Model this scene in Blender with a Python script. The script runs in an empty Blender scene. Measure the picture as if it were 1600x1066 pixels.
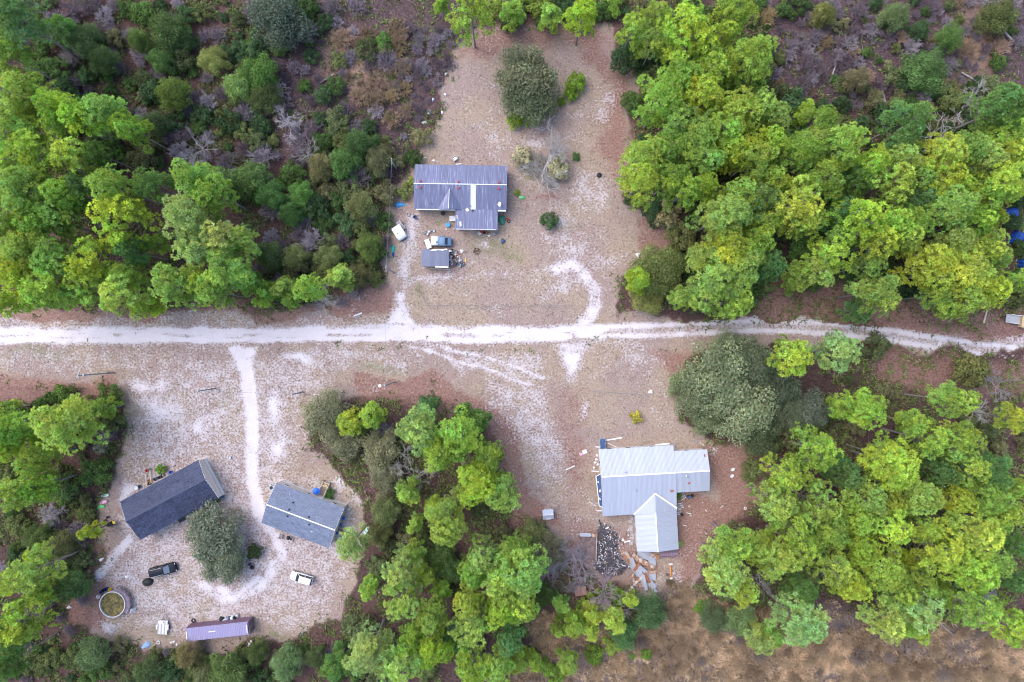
import bpy, bmesh, math, random
import numpy as np
from mathutils import Vector, Matrix
R = math.radians
random.seed(7)
rng = np.random.default_rng(11)
scene = bpy.context.scene
COL = scene.collection

# ------------------------------------------------------------------ camera
CAM_H = 130.0                 # drone height; 24 mm equivalent lens, straight down
PXM = 8.2                     # photograph pixels per metre on the ground
cam_data = bpy.data.cameras.new('camera')
cam_data.sensor_width = 36.0
cam_data.lens = 36.0 * CAM_H / (1600 / PXM)
cam_data.clip_start = 1.0
cam_data.clip_end = 3000.0
cam = bpy.data.objects.new('camera', cam_data)
cam.location = (0, 0, CAM_H)
cam.rotation_euler = (0, 0, 0)
COL.objects.link(cam)
scene.camera = cam

# ------------------------------------------------------------------ sky and sun
SUN_EL, SUN_AZ = 55.0, 150.0     # azimuth measured counter-clockwise from +X: light from the upper left
world = bpy.data.worlds.new('World')
scene.world = world
world.use_nodes = True
wn = world.node_tree
for n in list(wn.nodes): wn.nodes.remove(n)
sky = wn.nodes.new('ShaderNodeTexSky')
sky.sky_type = 'NISHITA'
sky.sun_disc = False
sky.sun_elevation = R(SUN_EL)
sky.sun_rotation = R(90 - SUN_AZ)
sky.air_density = 1.0
sky.dust_density = 2.2
sky.ozone_density = 1.0
bg = wn.nodes.new('ShaderNodeBackground')
bg.inputs['Strength'].default_value = 0.15
wo = wn.nodes.new('ShaderNodeOutputWorld')
wn.links.new(sky.outputs['Color'], bg.inputs['Color'])
wn.links.new(bg.outputs['Background'], wo.inputs['Surface'])
sun_data = bpy.data.lights.new('sun', 'SUN')
sun_data.energy = 0.8
sun_data.angle = R(60)
sun_data.color = (1.0, 0.96, 0.93)
sun = bpy.data.objects.new('sun', sun_data)
_sd = Vector((math.cos(R(SUN_EL)) * math.cos(R(SUN_AZ)), math.cos(R(SUN_EL)) * math.sin(R(SUN_AZ)), math.sin(R(SUN_EL))))
sun.rotation_euler = _sd.to_track_quat('Z', 'Y').to_euler()
sun.location = (0, 0, 200)
COL.objects.link(sun)
vs = scene.view_settings
vs.view_transform = 'Standard'
vs.look = 'None'
vs.gamma = 1.0
vs.exposure = 1.4
vs.use_curve_mapping = False
scene.cycles.pixel_filter_type = 'BLACKMAN_HARRIS'
scene.cycles.filter_width = 1.05
scene.cycles.max_bounces = 6
scene.cycles.diffuse_bounces = 3
scene.cycles.transmission_bounces = 3
scene.cycles.transparent_max_bounces = 6

# ------------------------------------------------------------------ helpers
def P(px, py, z=0.0):
    """world x, y of the point at height z that the photograph shows at pixel (px, py)"""
    k = (1 - z / CAM_H) / PXM
    return ((px - 800) * k, (533 - py) * k)

def link(o, parent=None):
    COL.objects.link(o)
    if parent is not None: o.parent = parent
    return o

def tag(o, label=None, cat=None, group=None, kind=None):
    if label: o['label'] = label
    if cat: o['category'] = cat
    if group: o['group'] = group
    if kind: o['kind'] = kind
    return o

def empty(name, loc, rz=0.0, label=None, cat=None, group=None):
    o = bpy.data.objects.new(name, None)
    o.empty_display_size = 0.3
    o.location = loc if len(loc) == 3 else (loc[0], loc[1], 0.0)
    o.rotation_euler = (0, 0, rz)
    link(o)
    return tag(o, label, cat, group)

def np_mesh(name, verts, tris, mats=(), mat_idx=None, col=None, smooth=False):
    """mesh from numpy arrays of vertices and triangles (or quads)"""
    verts = np.ascontiguousarray(verts, dtype=np.float32)
    tris = np.ascontiguousarray(tris, dtype=np.int32)
    me = bpy.data.meshes.new(name)
    n, k = tris.shape
    me.vertices.add(len(verts)); me.vertices.foreach_set('co', verts.ravel())
    me.loops.add(n * k); me.loops.foreach_set('vertex_index', tris.ravel())
    me.polygons.add(n)
    me.polygons.foreach_set('loop_start', np.arange(0, n * k, k, dtype=np.int32))
    me.polygons.foreach_set('loop_total', np.full(n, k, dtype=np.int32))
    for m in mats: me.materials.append(m)
    if mat_idx is not None: me.polygons.foreach_set('material_index', np.asarray(mat_idx, dtype=np.int32))
    if smooth: me.polygons.foreach_set('use_smooth', np.ones(n, dtype=bool))
    me.update(calc_edges=True)
    if col is not None:
        a = me.attributes.new('tone', 'FLOAT_COLOR', 'POINT')
        c = np.ones((len(verts), 4), dtype=np.float32); c[:, :col.shape[1]] = col
        a.data.foreach_set('color', c.ravel())
    return me

class MB:
    """collects simple solids, builds ONE mesh object"""
    def __init__(self): self.v = []; self.f = []; self.m = []
    def _add(self, vs, fs, mi=0, M=None):
        b = len(self.v)
        for p in vs:
            p = Vector(p)
            self.v.append(tuple(M @ p) if M is not None else tuple(p))
        for q in fs: self.f.append(tuple(b + i for i in q)); self.m.append(mi)
        return self
    def box(self, c, s, M=None, mi=0, taper=1.0):
        x, y, z = s[0] / 2, s[1] / 2, s[2] / 2
        vs = []
        for sz in (-1, 1):
            t = taper if sz > 0 else 1.0
            for sx, sy in ((-1, -1), (1, -1), (1, 1), (-1, 1)):
                vs.append((c[0] + sx * x * t, c[1] + sy * y * t, c[2] + sz * z))
        fs = [(3, 2, 1, 0), (4, 5, 6, 7), (0, 1, 5, 4), (1, 2, 6, 5), (2, 3, 7, 6), (3, 0, 4, 7)]
        return self._add(vs, fs, mi, M)
    def bar(self, a, b, w, h=None, mi=0):
        """square bar between two points"""
        a = Vector(a); b = Vector(b); d = b - a
        L = d.length
        if L < 1e-6: return self
        q = d.to_track_quat('X', 'Z').to_matrix().to_4x4()
        M = Matrix.Translation((a + b) / 2) @ q
        return self.box((0, 0, 0), (L, w, h or w), M, mi)
    def tube(self, a, b, r0, r1=None, n=8, mi=0, cap=True):
        a = Vector(a); b = Vector(b); d = b - a
        if d.length < 1e-6: return self
        r1 = r0 if r1 is None else r1
        q = d.to_track_quat('Z', 'Y').to_matrix()
        vs = []
        for p, r in ((a, r0), (b, r1)):
            for i in range(n):
                t = 2 * math.pi * i / n
                vs.append(p + q @ Vector((r * math.cos(t), r * math.sin(t), 0)))
        fs = [(i, (i + 1) % n, n + (i + 1) % n, n + i) for i in range(n)]
        if cap: fs += [tuple(range(n - 1, -1, -1)), tuple(range(n, 2 * n))]
        return self._add(vs, fs, mi)
    def lathe(self, prof, n=20, c=(0, 0, 0), mi=0, sx=1, sy=1):
        vs = []; fs = []
        for r, z in prof:
            for i in range(n):
                t = 2 * math.pi * i / n
                vs.append((c[0] + sx * r * math.cos(t), c[1] + sy * r * math.sin(t), c[2] + z))
        for k in range(len(prof) - 1):
            for i in range(n):
                j = (i + 1) % n
                fs.append((k * n + i, k * n + j, (k + 1) * n + j, (k + 1) * n + i))
        return self._add(vs, fs, mi)
    def poly(self, pts, mi=0): return self._add(pts, [tuple(range(len(pts)))], mi)
    def prism(self, pts, z0, z1, mi=0):
        n = len(pts)
        vs = [(p[0], p[1], z0) for p in pts] + [(p[0], p[1], z1) for p in pts]
        fs = [tuple(range(n - 1, -1, -1)), tuple(range(n, 2 * n))] + [(i, (i + 1) % n, n + (i + 1) % n, n + i) for i in range(n)]
        return self._add(vs, fs, mi)
    def loft(self, rings, mi=0, cap=True):
        n = len(rings[0]); vs = [p for r in rings for p in r]; fs = []
        for k in range(len(rings) - 1):
            for i in range(n):
                j = (i + 1) % n
                fs.append((k * n + i, k * n + j, (k + 1) * n + j, (k + 1) * n + i))
        if cap:
            fs.append(tuple(range(n - 1, -1, -1)))
            b = (len(rings) - 1) * n
            fs.append(tuple(range(b, b + n)))
        return self._add(vs, fs, mi)
    def mesh(self, name, mats, smooth=False, bevel=0):
        me = bpy.data.meshes.new(name)
        me.from_pydata(self.v, [], self.f)
        for m in (mats if isinstance(mats, (list, tuple)) else [mats]): me.materials.append(m)
        me.polygons.foreach_set('material_index', self.m)
        if smooth: me.polygons.foreach_set('use_smooth', [True] * len(self.f))
        me.update()
        return me
    def build(self, name, mats, parent=None, smooth=False, loc=None, rz=None):
        o = bpy.data.objects.new(name, self.mesh(name, mats, smooth))
        if loc is not None: o.location = loc if len(loc) == 3 else (loc[0], loc[1], 0)
        if rz is not None: o.rotation_euler = (0, 0, rz)
        return link(o, parent)

def child(name, me, parent, loc=(0, 0, 0), rot=(0, 0, 0), scale=None):
    o = bpy.data.objects.new(name, me)
    o.location = loc; o.rotation_euler = rot
    if scale: o.scale = scale
    return link(o, parent)

# ------------------------------------------------------------------ materials
class NT:
    def __init__(self, name):
        self.m = bpy.data.materials.new(name); self.m.use_nodes = True
        self.t = self.m.node_tree
        for n in list(self.t.nodes): self.t.nodes.remove(n)
        self.out = self.t.nodes.new('ShaderNodeOutputMaterial')
    def n(self, typ, **kw):
        nd = self.t.nodes.new(typ)
        for k, v in kw.items(): setattr(nd, k, v)
        return nd
    def l(self, a, b): self.t.links.new(a, b)
    def val(self, sock, x):
        if isinstance(x, (int, float)): sock.default_value = x
        elif isinstance(x, (tuple, list)): sock.default_value = (*x, 1.0) if len(x) == 3 and len(sock.default_value) == 4 else x
        else: self.l(x, sock)
    def math(self, op, a, b=0.0, c=None, clamp=False):
        nd = self.n('ShaderNodeMath', operation=op, use_clamp=clamp)
        self.val(nd.inputs[0], a); self.val(nd.inputs[1], b)
        if c is not None: self.val(nd.inputs[2], c)
        return nd.outputs[0]
    def mix(self, f, a, b, blend='MIX'):
        nd = self.n('ShaderNodeMix', data_type='RGBA', blend_type=blend)
        self.val(nd.inputs[0], f); self.val(nd.inputs[6], a); self.val(nd.inputs[7], b)
        return nd.outputs[2]
    def step(self, x, lo, hi, smooth=True):
        nd = self.n('ShaderNodeMapRange', interpolation_type='SMOOTHSTEP' if smooth else 'LINEAR')
        self.val(nd.inputs[0], x); nd.inputs[1].default_value = lo; nd.inputs[2].default_value = hi
        return nd.outputs[0]
    def noise(self, scale, detail=3.0, rough=0.55, vec=None, dist=0.0):
        nd = self.n('ShaderNodeTexNoise')
        nd.inputs['Scale'].default_value = scale; nd.inputs['Detail'].default_value = detail
        nd.inputs['Roughness'].default_value = rough; nd.inputs['Distortion'].default_value = dist
        if vec is not None: self.l(vec, nd.inputs['Vector'])
        return nd.outputs['Fac']
    def coord(self, kind='Object'): return self.n('ShaderNodeTexCoord').outputs[kind]
    def attr(self, name, typ='GEOMETRY'):
        nd = self.n('ShaderNodeAttribute', attribute_type=typ); nd.attribute_name = name
        return nd
    def sep(self, c):
        nd = self.n('ShaderNodeSeparateColor'); self.l(c, nd.inputs[0]); return nd.outputs
    def bump(self, h, strength=0.5, dist=0.05):
        nd = self.n('ShaderNodeBump'); nd.inputs['Strength'].default_value = strength; nd.inputs['Distance'].default_value = dist
        self.l(h, nd.inputs['Height']); return nd.outputs[0]
    def principled(self, color, rough=0.7, metal=0.0, spec=0.3, normal=None):
        b = self.n('ShaderNodeBsdfPrincipled')
        self.val(b.inputs['Base Color'], color); self.val(b.inputs['Roughness'], rough)
        self.val(b.inputs['Metallic'], metal)
        b.inputs['Specular IOR Level'].default_value = spec
        if normal is not None: self.l(normal, b.inputs['Normal'])
        self.l(b.outputs[0], self.out.inputs['Surface'])
        return b

_plain = {}
def plain(name, c, rough=0.65, metal=0.0, spec=0.3, var=0.22, scale=3.0):
    """painted or bare surface with uneven tone and grime"""
    if name in _plain: return _plain[name]
    t = NT(name); co = t.coord()
    f = t.noise(scale, 4, 0.6, co)
    k = t.step(f, 0.3, 0.72)
    a = tuple(x * (1 - var) for x in c); b = tuple(min(1, x * (1 + var)) for x in c)
    nz = t.noise(scale * 9, 2, 0.6, co)
    t.principled(t.mix(k, a, b), rough, metal, spec, t.bump(nz, 0.15, 0.02))
    _plain[name] = t.m
    return t.m

def foliage(name, trans=0.35, tip=0.35):
    """leaf material: colour from the object's own colour times the tone painted on each leaf"""
    t = NT(name)
    oi = t.n('ShaderNodeObjectInfo')
    tone = t.attr('tone').outputs['Color']
    c = t.mix(1.0, oi.outputs['Color'], tone, 'MULTIPLY')
    d = t.n('ShaderNodeBsdfDiffuse'); t.l(c, d.inputs['Color'])
    tr = t.n('ShaderNodeBsdfTranslucent')
    t.l(t.mix(1.0, c, (1.15, 1.2, 0.6), 'MULTIPLY'), tr.inputs['Color'])
    mx = t.n('ShaderNodeMixShader'); mx.inputs[0].default_value = trans
    t.l(d.outputs[0], mx.inputs[1]); t.l(tr.outputs[0], mx.inputs[2])
    t.l(mx.outputs[0], t.out.inputs['Surface'])
    return t.m

M_NEEDLE = foliage('needles', 0.5)
M_LEAF = foliage('leaves', 0.3)
def bark(name, tinted=False, c=(0.2, 0.17, 0.165)):
    t = NT(name); co = t.coord()
    f = t.noise(6, 4, 0.6, co)
    k = t.mix(f, tuple(x * 0.6 for x in c), tuple(x * 1.35 for x in c))
    if tinted:
        oi = t.n('ShaderNodeObjectInfo')
        k = t.mix(1.0, t.mix(f, (0.65, 0.65, 0.65), (1.25, 1.25, 1.25)), oi.outputs['Color'], 'MULTIPLY')
    t.principled(k, 0.9, 0, 0.1, t.bump(f, 0.4, 0.05))
    return t.m
M_BARK = bark('pine_bark', c=(0.235, 0.2, 0.2))
M_OAKBARK = bark('oak_bark', c=(0.17, 0.145, 0.13))
M_TWIG = bark('bare_twigs', True)
def stuffmat(name):
    t = NT(name)
    tone = t.attr('tone').outputs['Color']
    d = t.n('ShaderNodeBsdfDiffuse'); t.l(tone, d.inputs['Color'])
    t.l(d.outputs[0], t.out.inputs['Surface'])
    return t.m
M_STUFF = stuffmat('dry_blades')

# ------------------------------------------------------------------ ground
def vnoise(x, y, seed=0):
    """smooth value noise, numpy"""
    r = np.random.default_rng(seed).random((256, 256))
    xi = np.floor(x).astype(int); yi = np.floor(y).astype(int)
    fx = x - xi; fy = y - yi
    fx = fx * fx * (3 - 2 * fx); fy = fy * fy * (3 - 2 * fy)
    a = r[xi % 256, yi % 256]; b = r[(xi + 1) % 256, yi % 256]
    c = r[xi % 256, (yi + 1) % 256]; d = r[(xi + 1) % 256, (yi + 1) % 256]
    return (a * (1 - fx) + b * fx) * (1 - fy) + (c * (1 - fx) + d * fx) * fy

def seg_dist(px, py, a, b):
    dx, dy = b[0] - a[0], b[1] - a[1]
    L = dx * dx + dy * dy + 1e-9
    t = np.clip(((px - a[0]) * dx + (py - a[1]) * dy) / L, 0, 1)
    return np.hypot(px - a[0] - t * dx, py - a[1] - t * dy)

def poly_sd(px, py, pts):
    """signed distance to a polygon, negative inside"""
    d = np.full(px.shape, 1e9); ins = np.zeros(px.shape, bool)
    n = len(pts)
    for i in range(n):
        a, b = pts[i], pts[(i + 1) % n]
        d = np.minimum(d, seg_dist(px, py, a, b))
        c = ((a[1] > py) != (b[1] > py))
        xx = (b[0] - a[0]) * (py - a[1]) / ((b[1] - a[1]) if b[1] != a[1] else 1e-9) + a[0]
        ins ^= c & (px < xx)
    return np.where(ins, -d, d)

def sstep(e0, e1, x):
    t = np.clip((x - e0) / (e1 - e0), 0, 1)
    return t * t * (3 - 2 * t)

def m_poly(px, py, pts, soft=10): return 1 - sstep(-soft, soft, poly_sd(px, py, pts))
def m_line(px, py, pts, w, soft=6):
    d = np.full(px.shape, 1e9)
    for a, b in zip(pts[:-1], pts[1:]): d = np.minimum(d, seg_dist(px, py, a, b))
    return 1 - sstep(w / 2 - soft / 2, w / 2 + soft, d)
def m_blob(px, py, x, y, rx, ry=None):
    ry = ry or rx
    return np.exp(-(((px - x) / rx) ** 2 + ((py - y) / ry) ** 2))

N_CLEAR = [(712, 62), (760, 40), (955, 38), (985, 110), (995, 180), (985, 300), (1035, 330), (1060, 400), (965, 430), (955, 490), (1190, 500), (1600, 520), (1700, 530), (1700, 545), (-100, 545), (-100, 470), (120, 478), (300, 492), (420, 488), (540, 470), (605, 440), (612, 300), (650, 250), (680, 180)]
S_CLEAR = [(-100, 520), (1090, 535), (1065, 600), (1060, 655), (1120, 690), (1200, 700), (1195, 780), (1110, 830), (1060, 930), (1010, 960), (960, 900), (860, 870), (850, 830), (800, 815), (805, 740), (760, 650), (690, 612), (560, 625), (480, 630), (478, 700), (560, 770), (575, 830), (550, 900), (540, 960), (450, 1000), (250, 1015), (140, 990), (130, 920), (170, 870), (150, 790), (190, 720), (200, 640), (180, 600), (-100, 610)]
EAST_ROAD = [(925, 519), (1010, 517), (1090, 512), (1200, 509), (1300, 514), (1400, 526), (1500, 541), (1600, 552), (1720, 566)]

def ground_masks(gx, gy):
    """material masks at world positions: sand, litter, green | forest, marsh, ash | mauve, grass-tuft probability"""
    px = 800 + gx * PXM; py = 533 - gy * PXM
    w1 = (vnoise(px / 45, py / 45, 1) - 0.5) * 30 + (vnoise(px / 9, py / 9, 2) - 0.5) * 8
    w2 = (vnoise(px / 45, py / 45, 3) - 0.5) * 30 + (vnoise(px / 9, py / 9, 4) - 0.5) * 8
    qx, qy = px + w1, py + w2                     # ragged edges
    rx, ry = px + w1 * 0.16, py + w2 * 0.16       # tracks: cleaner edges
    clear = np.maximum(m_poly(qx, qy, N_CLEAR, 15), m_poly(qx, qy, S_CLEAR, 15))
    forest = 1 - clear
    sand = 0.15 + 0.34 * (vnoise(px / 70, py / 70, 7) - 0.5) + 0.3 * (vnoise(px / 22, py / 22, 8) - 0.5)
    def S(m, v): np.maximum(sand, m * v, out=sand)
    # graded sand road and its branches
    S(m_poly(rx, ry, [(-200, 509), (200, 509), (420, 511), (600, 506), (760, 508), (900, 507), (960, 513), (930, 530), (800, 537), (500, 536), (200, 539), (-200, 541)], 8), 0.98)
    S(m_poly(qx, qy, [(-200, 488), (400, 496), (600, 500), (600, 545), (-200, 548)], 8), 0.40)
    off = 7.5
    for s in (-1, 1):
        S(m_line(px + w1 * .1, py + w2 * .1, [(x, y + s * off) for x, y in EAST_ROAD], 8, 7), 0.8)
    S(m_line(rx, ry, EAST_ROAD, 24, 12), 0.52)
    S(m_line(rx, ry, [(1160, 497), (1230, 495), (1330, 512)], 5, 6), 0.6)
    S(m_line(rx, ry, [(1225, 496), (1226, 480)], 3, 4), 0.62); S(m_line(rx, ry, [(1240, 494), (1241, 478)], 3, 4), 0.62)
    S(m_line(rx, ry, [(1468, 536), (1466, 560)], 6, 6), 0.8)
    S(m_poly(qx, qy, [(1540, 520), (1610, 505), (1750, 500), (1750, 590), (1560, 570)], 16), 0.52)
    S(m_line(rx, ry, [(372, 545), (384, 580), (392, 640), (393, 700), (397, 760), (405, 800)], 20, 16), 0.92)
    S(m_poly(rx, ry, [(352, 538), (405, 538), (392, 590), (372, 585)], 12), 0.9)
    S(m_line(rx, ry, [(400, 790), (428, 835), (440, 865), (425, 895), (400, 925), (372, 930), (345, 935), (318, 915)], 20, 18), 0.74)
    S(m_line(rx, ry, [(405, 900), (372, 930)], 12, 14), 0.8); S(m_blob(qx, qy, 345, 918, 26, 16), 0.85)
    S(m_line(rx, ry, [(155, 900), (185, 860), (205, 840)], 14, 10), 0.7)
    S(m_poly(rx, ry, [(596, 512), (616, 478), (618, 455), (634, 452), (634, 478), (652, 512)], 10), 0.88)
    S(m_line(rx, ry, [(622, 470), (630, 447), (650, 436), (700, 432)], 7, 12), 0.62)
    S(m_line(rx, ry, [(690, 432), (760, 430), (830, 424), (880, 418)], 8, 18), 0.44)
    S(m_line(rx, ry, [(645, 345), (640, 400), (632, 430)], 22, 20), 0.56)
    S(m_line(rx, ry, [(868, 422), (893, 412), (915, 428), (926, 452), (928, 478), (918, 500), (905, 515)], 17, 16), 0.72)
    S(m_line(rx, ry, [(906, 424), (921, 452), (922, 478), (910, 500)], 3, 4), 0.8); S(m_line(rx, ry, [(915, 420), (934, 452), (935, 478), (924, 502)], 3, 4), 0.78)
    S(m_poly(rx, ry, [(862, 530), (932, 530), (908, 570), (897, 602), (888, 596), (878, 565)], 14), 0.76)
    for pl in ([(640, 541), (690, 556), (750, 574), (800, 592), (835, 602)], [(680, 541), (740, 552), (800, 570), (850, 590)]):
        S(m_line(rx, ry, pl, 4, 9), 0.82)
    S(m_poly(qx, qy, [(-100, 540), (700, 540), (640, 585), (480, 600), (200, 590), (-100, 575)], 16), 0.40)
    S(m_poly(qx, qy, [(470, 540), (860, 540), (860, 600), (760, 585), (640, 560), (470, 575)], 14), 0.50)
    # bare sandy yards
    S(m_poly(qx, qy, [(205, 590), (300, 548), (480, 548), (560, 580), (480, 625), (470, 740), (560, 770), (565, 850), (540, 900), (515, 985), (400, 985), (230, 995), (150, 930), (190, 850), (180, 790), (200, 690)], 34), 0.50)
    for b in ((250, 640, 50, 40), (235, 605, 40, 20), (320, 670, 40, 30), (440, 690, 28, 50), (570, 780, 20, 30), (190, 770, 15, 25), (540, 760, 25, 20), (430, 640, 26, 40), (465, 560, 60, 14), (180, 975, 25, 14)):
        S(m_blob(qx, qy, *b), 0.74)
    S(m_poly(qx, qy, [(760, 590), (870, 585), (872, 640), (900, 700), (880, 765), (840, 760), (806, 690), (750, 622)], 30), 0.52)
    for b in ((1000, 560, 50, 16), (860, 720, 22, 40), (815, 600, 40, 14), (910, 640, 12, 20), (1122, 700, 14, 14), (1028, 640, 10, 14), (890, 380, 60, 45), (925, 300, 30, 50), (845, 195, 22, 20), (880, 345, 40, 30), (835, 222, 40, 22), (1020, 355, 12, 8), (945, 160, 25, 40), (870, 440, 60, 30), (750, 388, 16, 14), (690, 445, 70, 8), (945, 400, 40, 25), (960, 540, 90, 16), (705, 95, 14, 10)):
        S(m_blob(qx, qy, *b), 0.50)
    sand = sand * (0.85 + 0.3 * vnoise(px / 14, py / 14, 9))
    for yy, ww, kk in ((513, 3, 0.22), (524, 6, 0.36), (535, 3, 0.22)):
        sand = sand - kk * m_line(px, py + (w2 * 0.12), [(-200, yy + 2), (300, yy), (600, yy), (900, yy - 2)], ww, 4) * sstep(0.35, 0.65, vnoise(px / 26, py / 4, 12))
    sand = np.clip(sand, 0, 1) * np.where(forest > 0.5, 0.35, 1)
    litter = np.zeros_like(px)
    def Lt(m, v): np.maximum(litter, m * v, out=litter)
    Lt(m_poly(qx, qy, [(740, 40), (960, 38), (1000, 190), (980, 300), (930, 240), (930, 110), (880, 70), (700, 90)], 42), 0.8)
    Lt(m_poly(qx, qy, [(1065, 690), (1210, 690), (1200, 800), (1120, 840), (1060, 900), (1062, 780), (1110, 770), (1110, 700)], 18), 1.0)
    Lt(m_poly(qx, qy, [(560, 590), (700, 590), (800, 650), (830, 760), (880, 830), (800, 830), (760, 650), (560, 630)], 14), 0.95)
    Lt(m_poly(qx, qy, [(-100, 585), (200, 590), (190, 640), (-100, 640)], 14), 0.85)
    Lt(m_poly(qx, qy, [(540, 455), (610, 440), (605, 500), (530, 500)], 12), 0.8)
    Lt(m_poly(qx, qy, [(-100, 470), (540, 480), (540, 500), (-100, 498)], 8), 0.7)
    Lt(m_poly(qx, qy, [(1180, 430), (1600, 480), (1700, 480), (1700, 540), (1450, 525), (1300, 505), (1180, 497)], 14), 0.9)
    Lt(m_poly(qx, qy, [(1360, 545), (1600, 570), (1700, 580), (1700, 640), (1550, 620), (1380, 590)], 14), 0.75)
    Lt(m_poly(qx, qy, [(130, 840), (175, 850), (170, 980), (110, 990), (80, 920)], 12), 0.8)
    Lt(m_poly(qx, qy, [(1000, 320), (1065, 340), (1050, 410), (990, 400)], 14), 0.7)
    Lt(m_blob(qx, qy, 860, 318, 24, 7), 1.0)
    Lt(m_blob(qx, qy, 400, 865, 20, 22), 0.9)
    Lt(m_poly(qx, qy, [(890, 800), (1000, 830), (1060, 900), (960, 960), (860, 960), (850, 860)], 16), 0.55)
    Lt(m_poly(qx, qy, [(850, 600), (930, 590), (935, 690), (930, 800), (870, 830), (880, 720)], 30), 0.5)
    Lt(m_poly(qx, qy, [(1010, 540), (1100, 530), (1070, 640), (1040, 600)], 20), 0.65)
    litter = litter + 0.22 * (vnoise(px / 60, py / 60, 14) - 0.35)
    litter = np.clip(litter, 0, 1)
    green = np.zeros_like(px)
    for b in ((320, 735, 16, 9), (345, 750, 8, 20), (495, 765, 20, 12), (215, 648, 10, 16), (275, 660, 14, 8), (525, 770, 10, 10), (690, 350, 10, 10), (640, 430, 14, 30), (660, 455, 16, 20), (790, 405, 40, 14), (650, 385, 14, 50), (1010, 692, 22, 5), (345, 960, 30, 8), (310, 968, 14, 12), (880, 350, 40, 20), (830, 250, 30, 40), (255, 975, 30, 30), (760, 390, 70, 30), (600, 575, 60, 14), (60, 555, 90, 14), (340, 640, 16, 16), (450, 990, 50, 14)):
        np.maximum(green, m_blob(qx, qy, *b) * 0.62, out=green)
    marsh = m_poly(qx, qy, [(830, 960), (1040, 960), (1060, 905), (1090, 940), (1200, 950), (1330, 960), (1500, 975), (1700, 960), (1700, 1300), (700, 1300), (820, 1010)], 14)
    ash = m_poly(qx * 0.6 + px * 0.4, qy * 0.6 + py * 0.4, [(932, 812), (948, 822), (966, 836), (969, 866), (988, 893), (958, 898), (936, 886), (929, 850)], 9)
    for b in ((1325, 984, 24, 11), (1412, 1014, 10, 15), (1352, 1003, 16, 8), (1375, 990, 10, 6), (1130, 1000, 10, 5)):
        np.maximum(ash, m_blob(qx, qy, *b) * 0.75, out=ash)
    mauve = m_poly(qx, qy, [(400, -50), (720, -50), (715, 90), (640, 260), (430, 260), (390, 120)], 30) * 0.8
    mauve = np.maximum(mauve, m_poly(qx, qy, [(1180, -60), (1700, -60), (1700, 120), (1480, 180), (1330, 180), (1210, 150)], 30))
    tan = np.maximum(m_blob(qx, qy, 560, 95, 45, 45), m_blob(qx, qy, 1530, 70, 40, 60))
    return sand, litter, green, forest, marsh, ash, mauve, tan

def axis_coords(half, step, far):
    c = list(np.arange(-half, half + 1e-6, step))
    e = []; d = step
    x = half
    while x < far:
        d *= 1.35; x += d; e.append(x)
    return np.array([-v for v in reversed(e)] + c + e)

gxs = axis_coords(104, 0.32, 900); gys = axis_coords(72, 0.32, 900)
GX, GY = np.meshgrid(gxs, gys)
fx, fy = GX.ravel(), GY.ravel()
SAND, LITTER, GREEN, FOREST, MARSH, ASH, MAUVE, TAN = ground_masks(fx, fy)
gz = (vnoise(fx / 6, fy / 6, 21) - 0.5) * 0.12 + (vnoise(fx / 1.3, fy / 1.3, 22) - 0.5) * 0.05
gz = gz + FOREST * (vnoise(fx / 2.2, fy / 2.2, 23)) * 0.18 - sstep(0.7, 0.95, SAND) * 0.05
gz = gz - MARSH * 0.15
nx, ny = len(gxs), len(gys)
ii = (np.arange(ny - 1)[:, None] * nx + np.arange(nx - 1)[None, :]).ravel()
quads = np.stack([ii, ii + 1, ii + nx + 1, ii + nx], 1)
qc_x = (GX[:-1, :-1] + GX[1:, 1:]).ravel() / 2; qc_y = (GY[:-1, :-1] + GY[1:, 1:]).ravel() / 2
_qx = 800 + qc_x * PXM + (vnoise(qc_x * 2, qc_y * 2, 5) - 0.5) * 8; _qy = 533 - qc_y * PXM + (vnoise(qc_x * 2, qc_y * 2, 6) - 0.5) * 8
road_m = (m_poly(_qx, _qy, [(-8000, 508), (600, 506), (930, 507), (1090, 502), (1200, 499), (1300, 503), (1400, 514), (1500, 529), (1600, 540), (8000, 1400), (8000, 1450), (1600, 565), (1500, 553), (1400, 538), (1300, 525), (1090, 524), (930, 531), (700, 539), (-8000, 541)], 1) > 0.5)
drive_m = np.maximum(m_line(_qx, _qy, [(376, 540), (384, 580), (392, 640), (393, 700), (397, 760), (405, 800), (428, 835), (440, 865), (425, 895), (400, 925)], 17, 1), m_line(_qx, _qy, [(622, 512), (622, 470), (630, 447), (650, 436), (700, 432)], 14, 1)) > 0.5
drive_m = np.maximum(drive_m, m_line(_qx, _qy, [(868, 422), (893, 412), (915, 428), (926, 452), (928, 478), (918, 500), (905, 515)], 22, 1) > 0.5) & ~road_m
GROUND_MESHES = []
def ground_piece(name, sel):
    q = quads[sel]; used = np.unique(q)
    remap = np.zeros(len(fx), np.int64); remap[used] = np.arange(len(used))
    me = np_mesh(name, np.stack([fx, fy, gz], 1)[used], remap[q], smooth=True)
    for nm, ch in (('mask_a', (SAND, LITTER, GREEN)), ('mask_b', (FOREST, MARSH, ASH)), ('mask_c', (MAUVE, TAN, TAN * 0))):
        a = me.attributes.new(nm, 'FLOAT_COLOR', 'POINT')
        c = np.ones((len(used), 4), np.float32)
        for k in range(3): c[:, k] = ch[k][used]
        a.data.foreach_set('color', c.ravel())
    GROUND_MESHES.append(me)
    return link(bpy.data.objects.new(name, me))
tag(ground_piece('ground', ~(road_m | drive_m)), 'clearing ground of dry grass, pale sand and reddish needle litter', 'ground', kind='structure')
tag(ground_piece('sand_road', road_m), 'straight white sand road turning into two ruts at one end', 'road', kind='structure')
tag(ground_piece('driveway', drive_m), 'pale sandy driveway tracks leaving the road for the yards', 'driveway', kind='structure')

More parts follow.
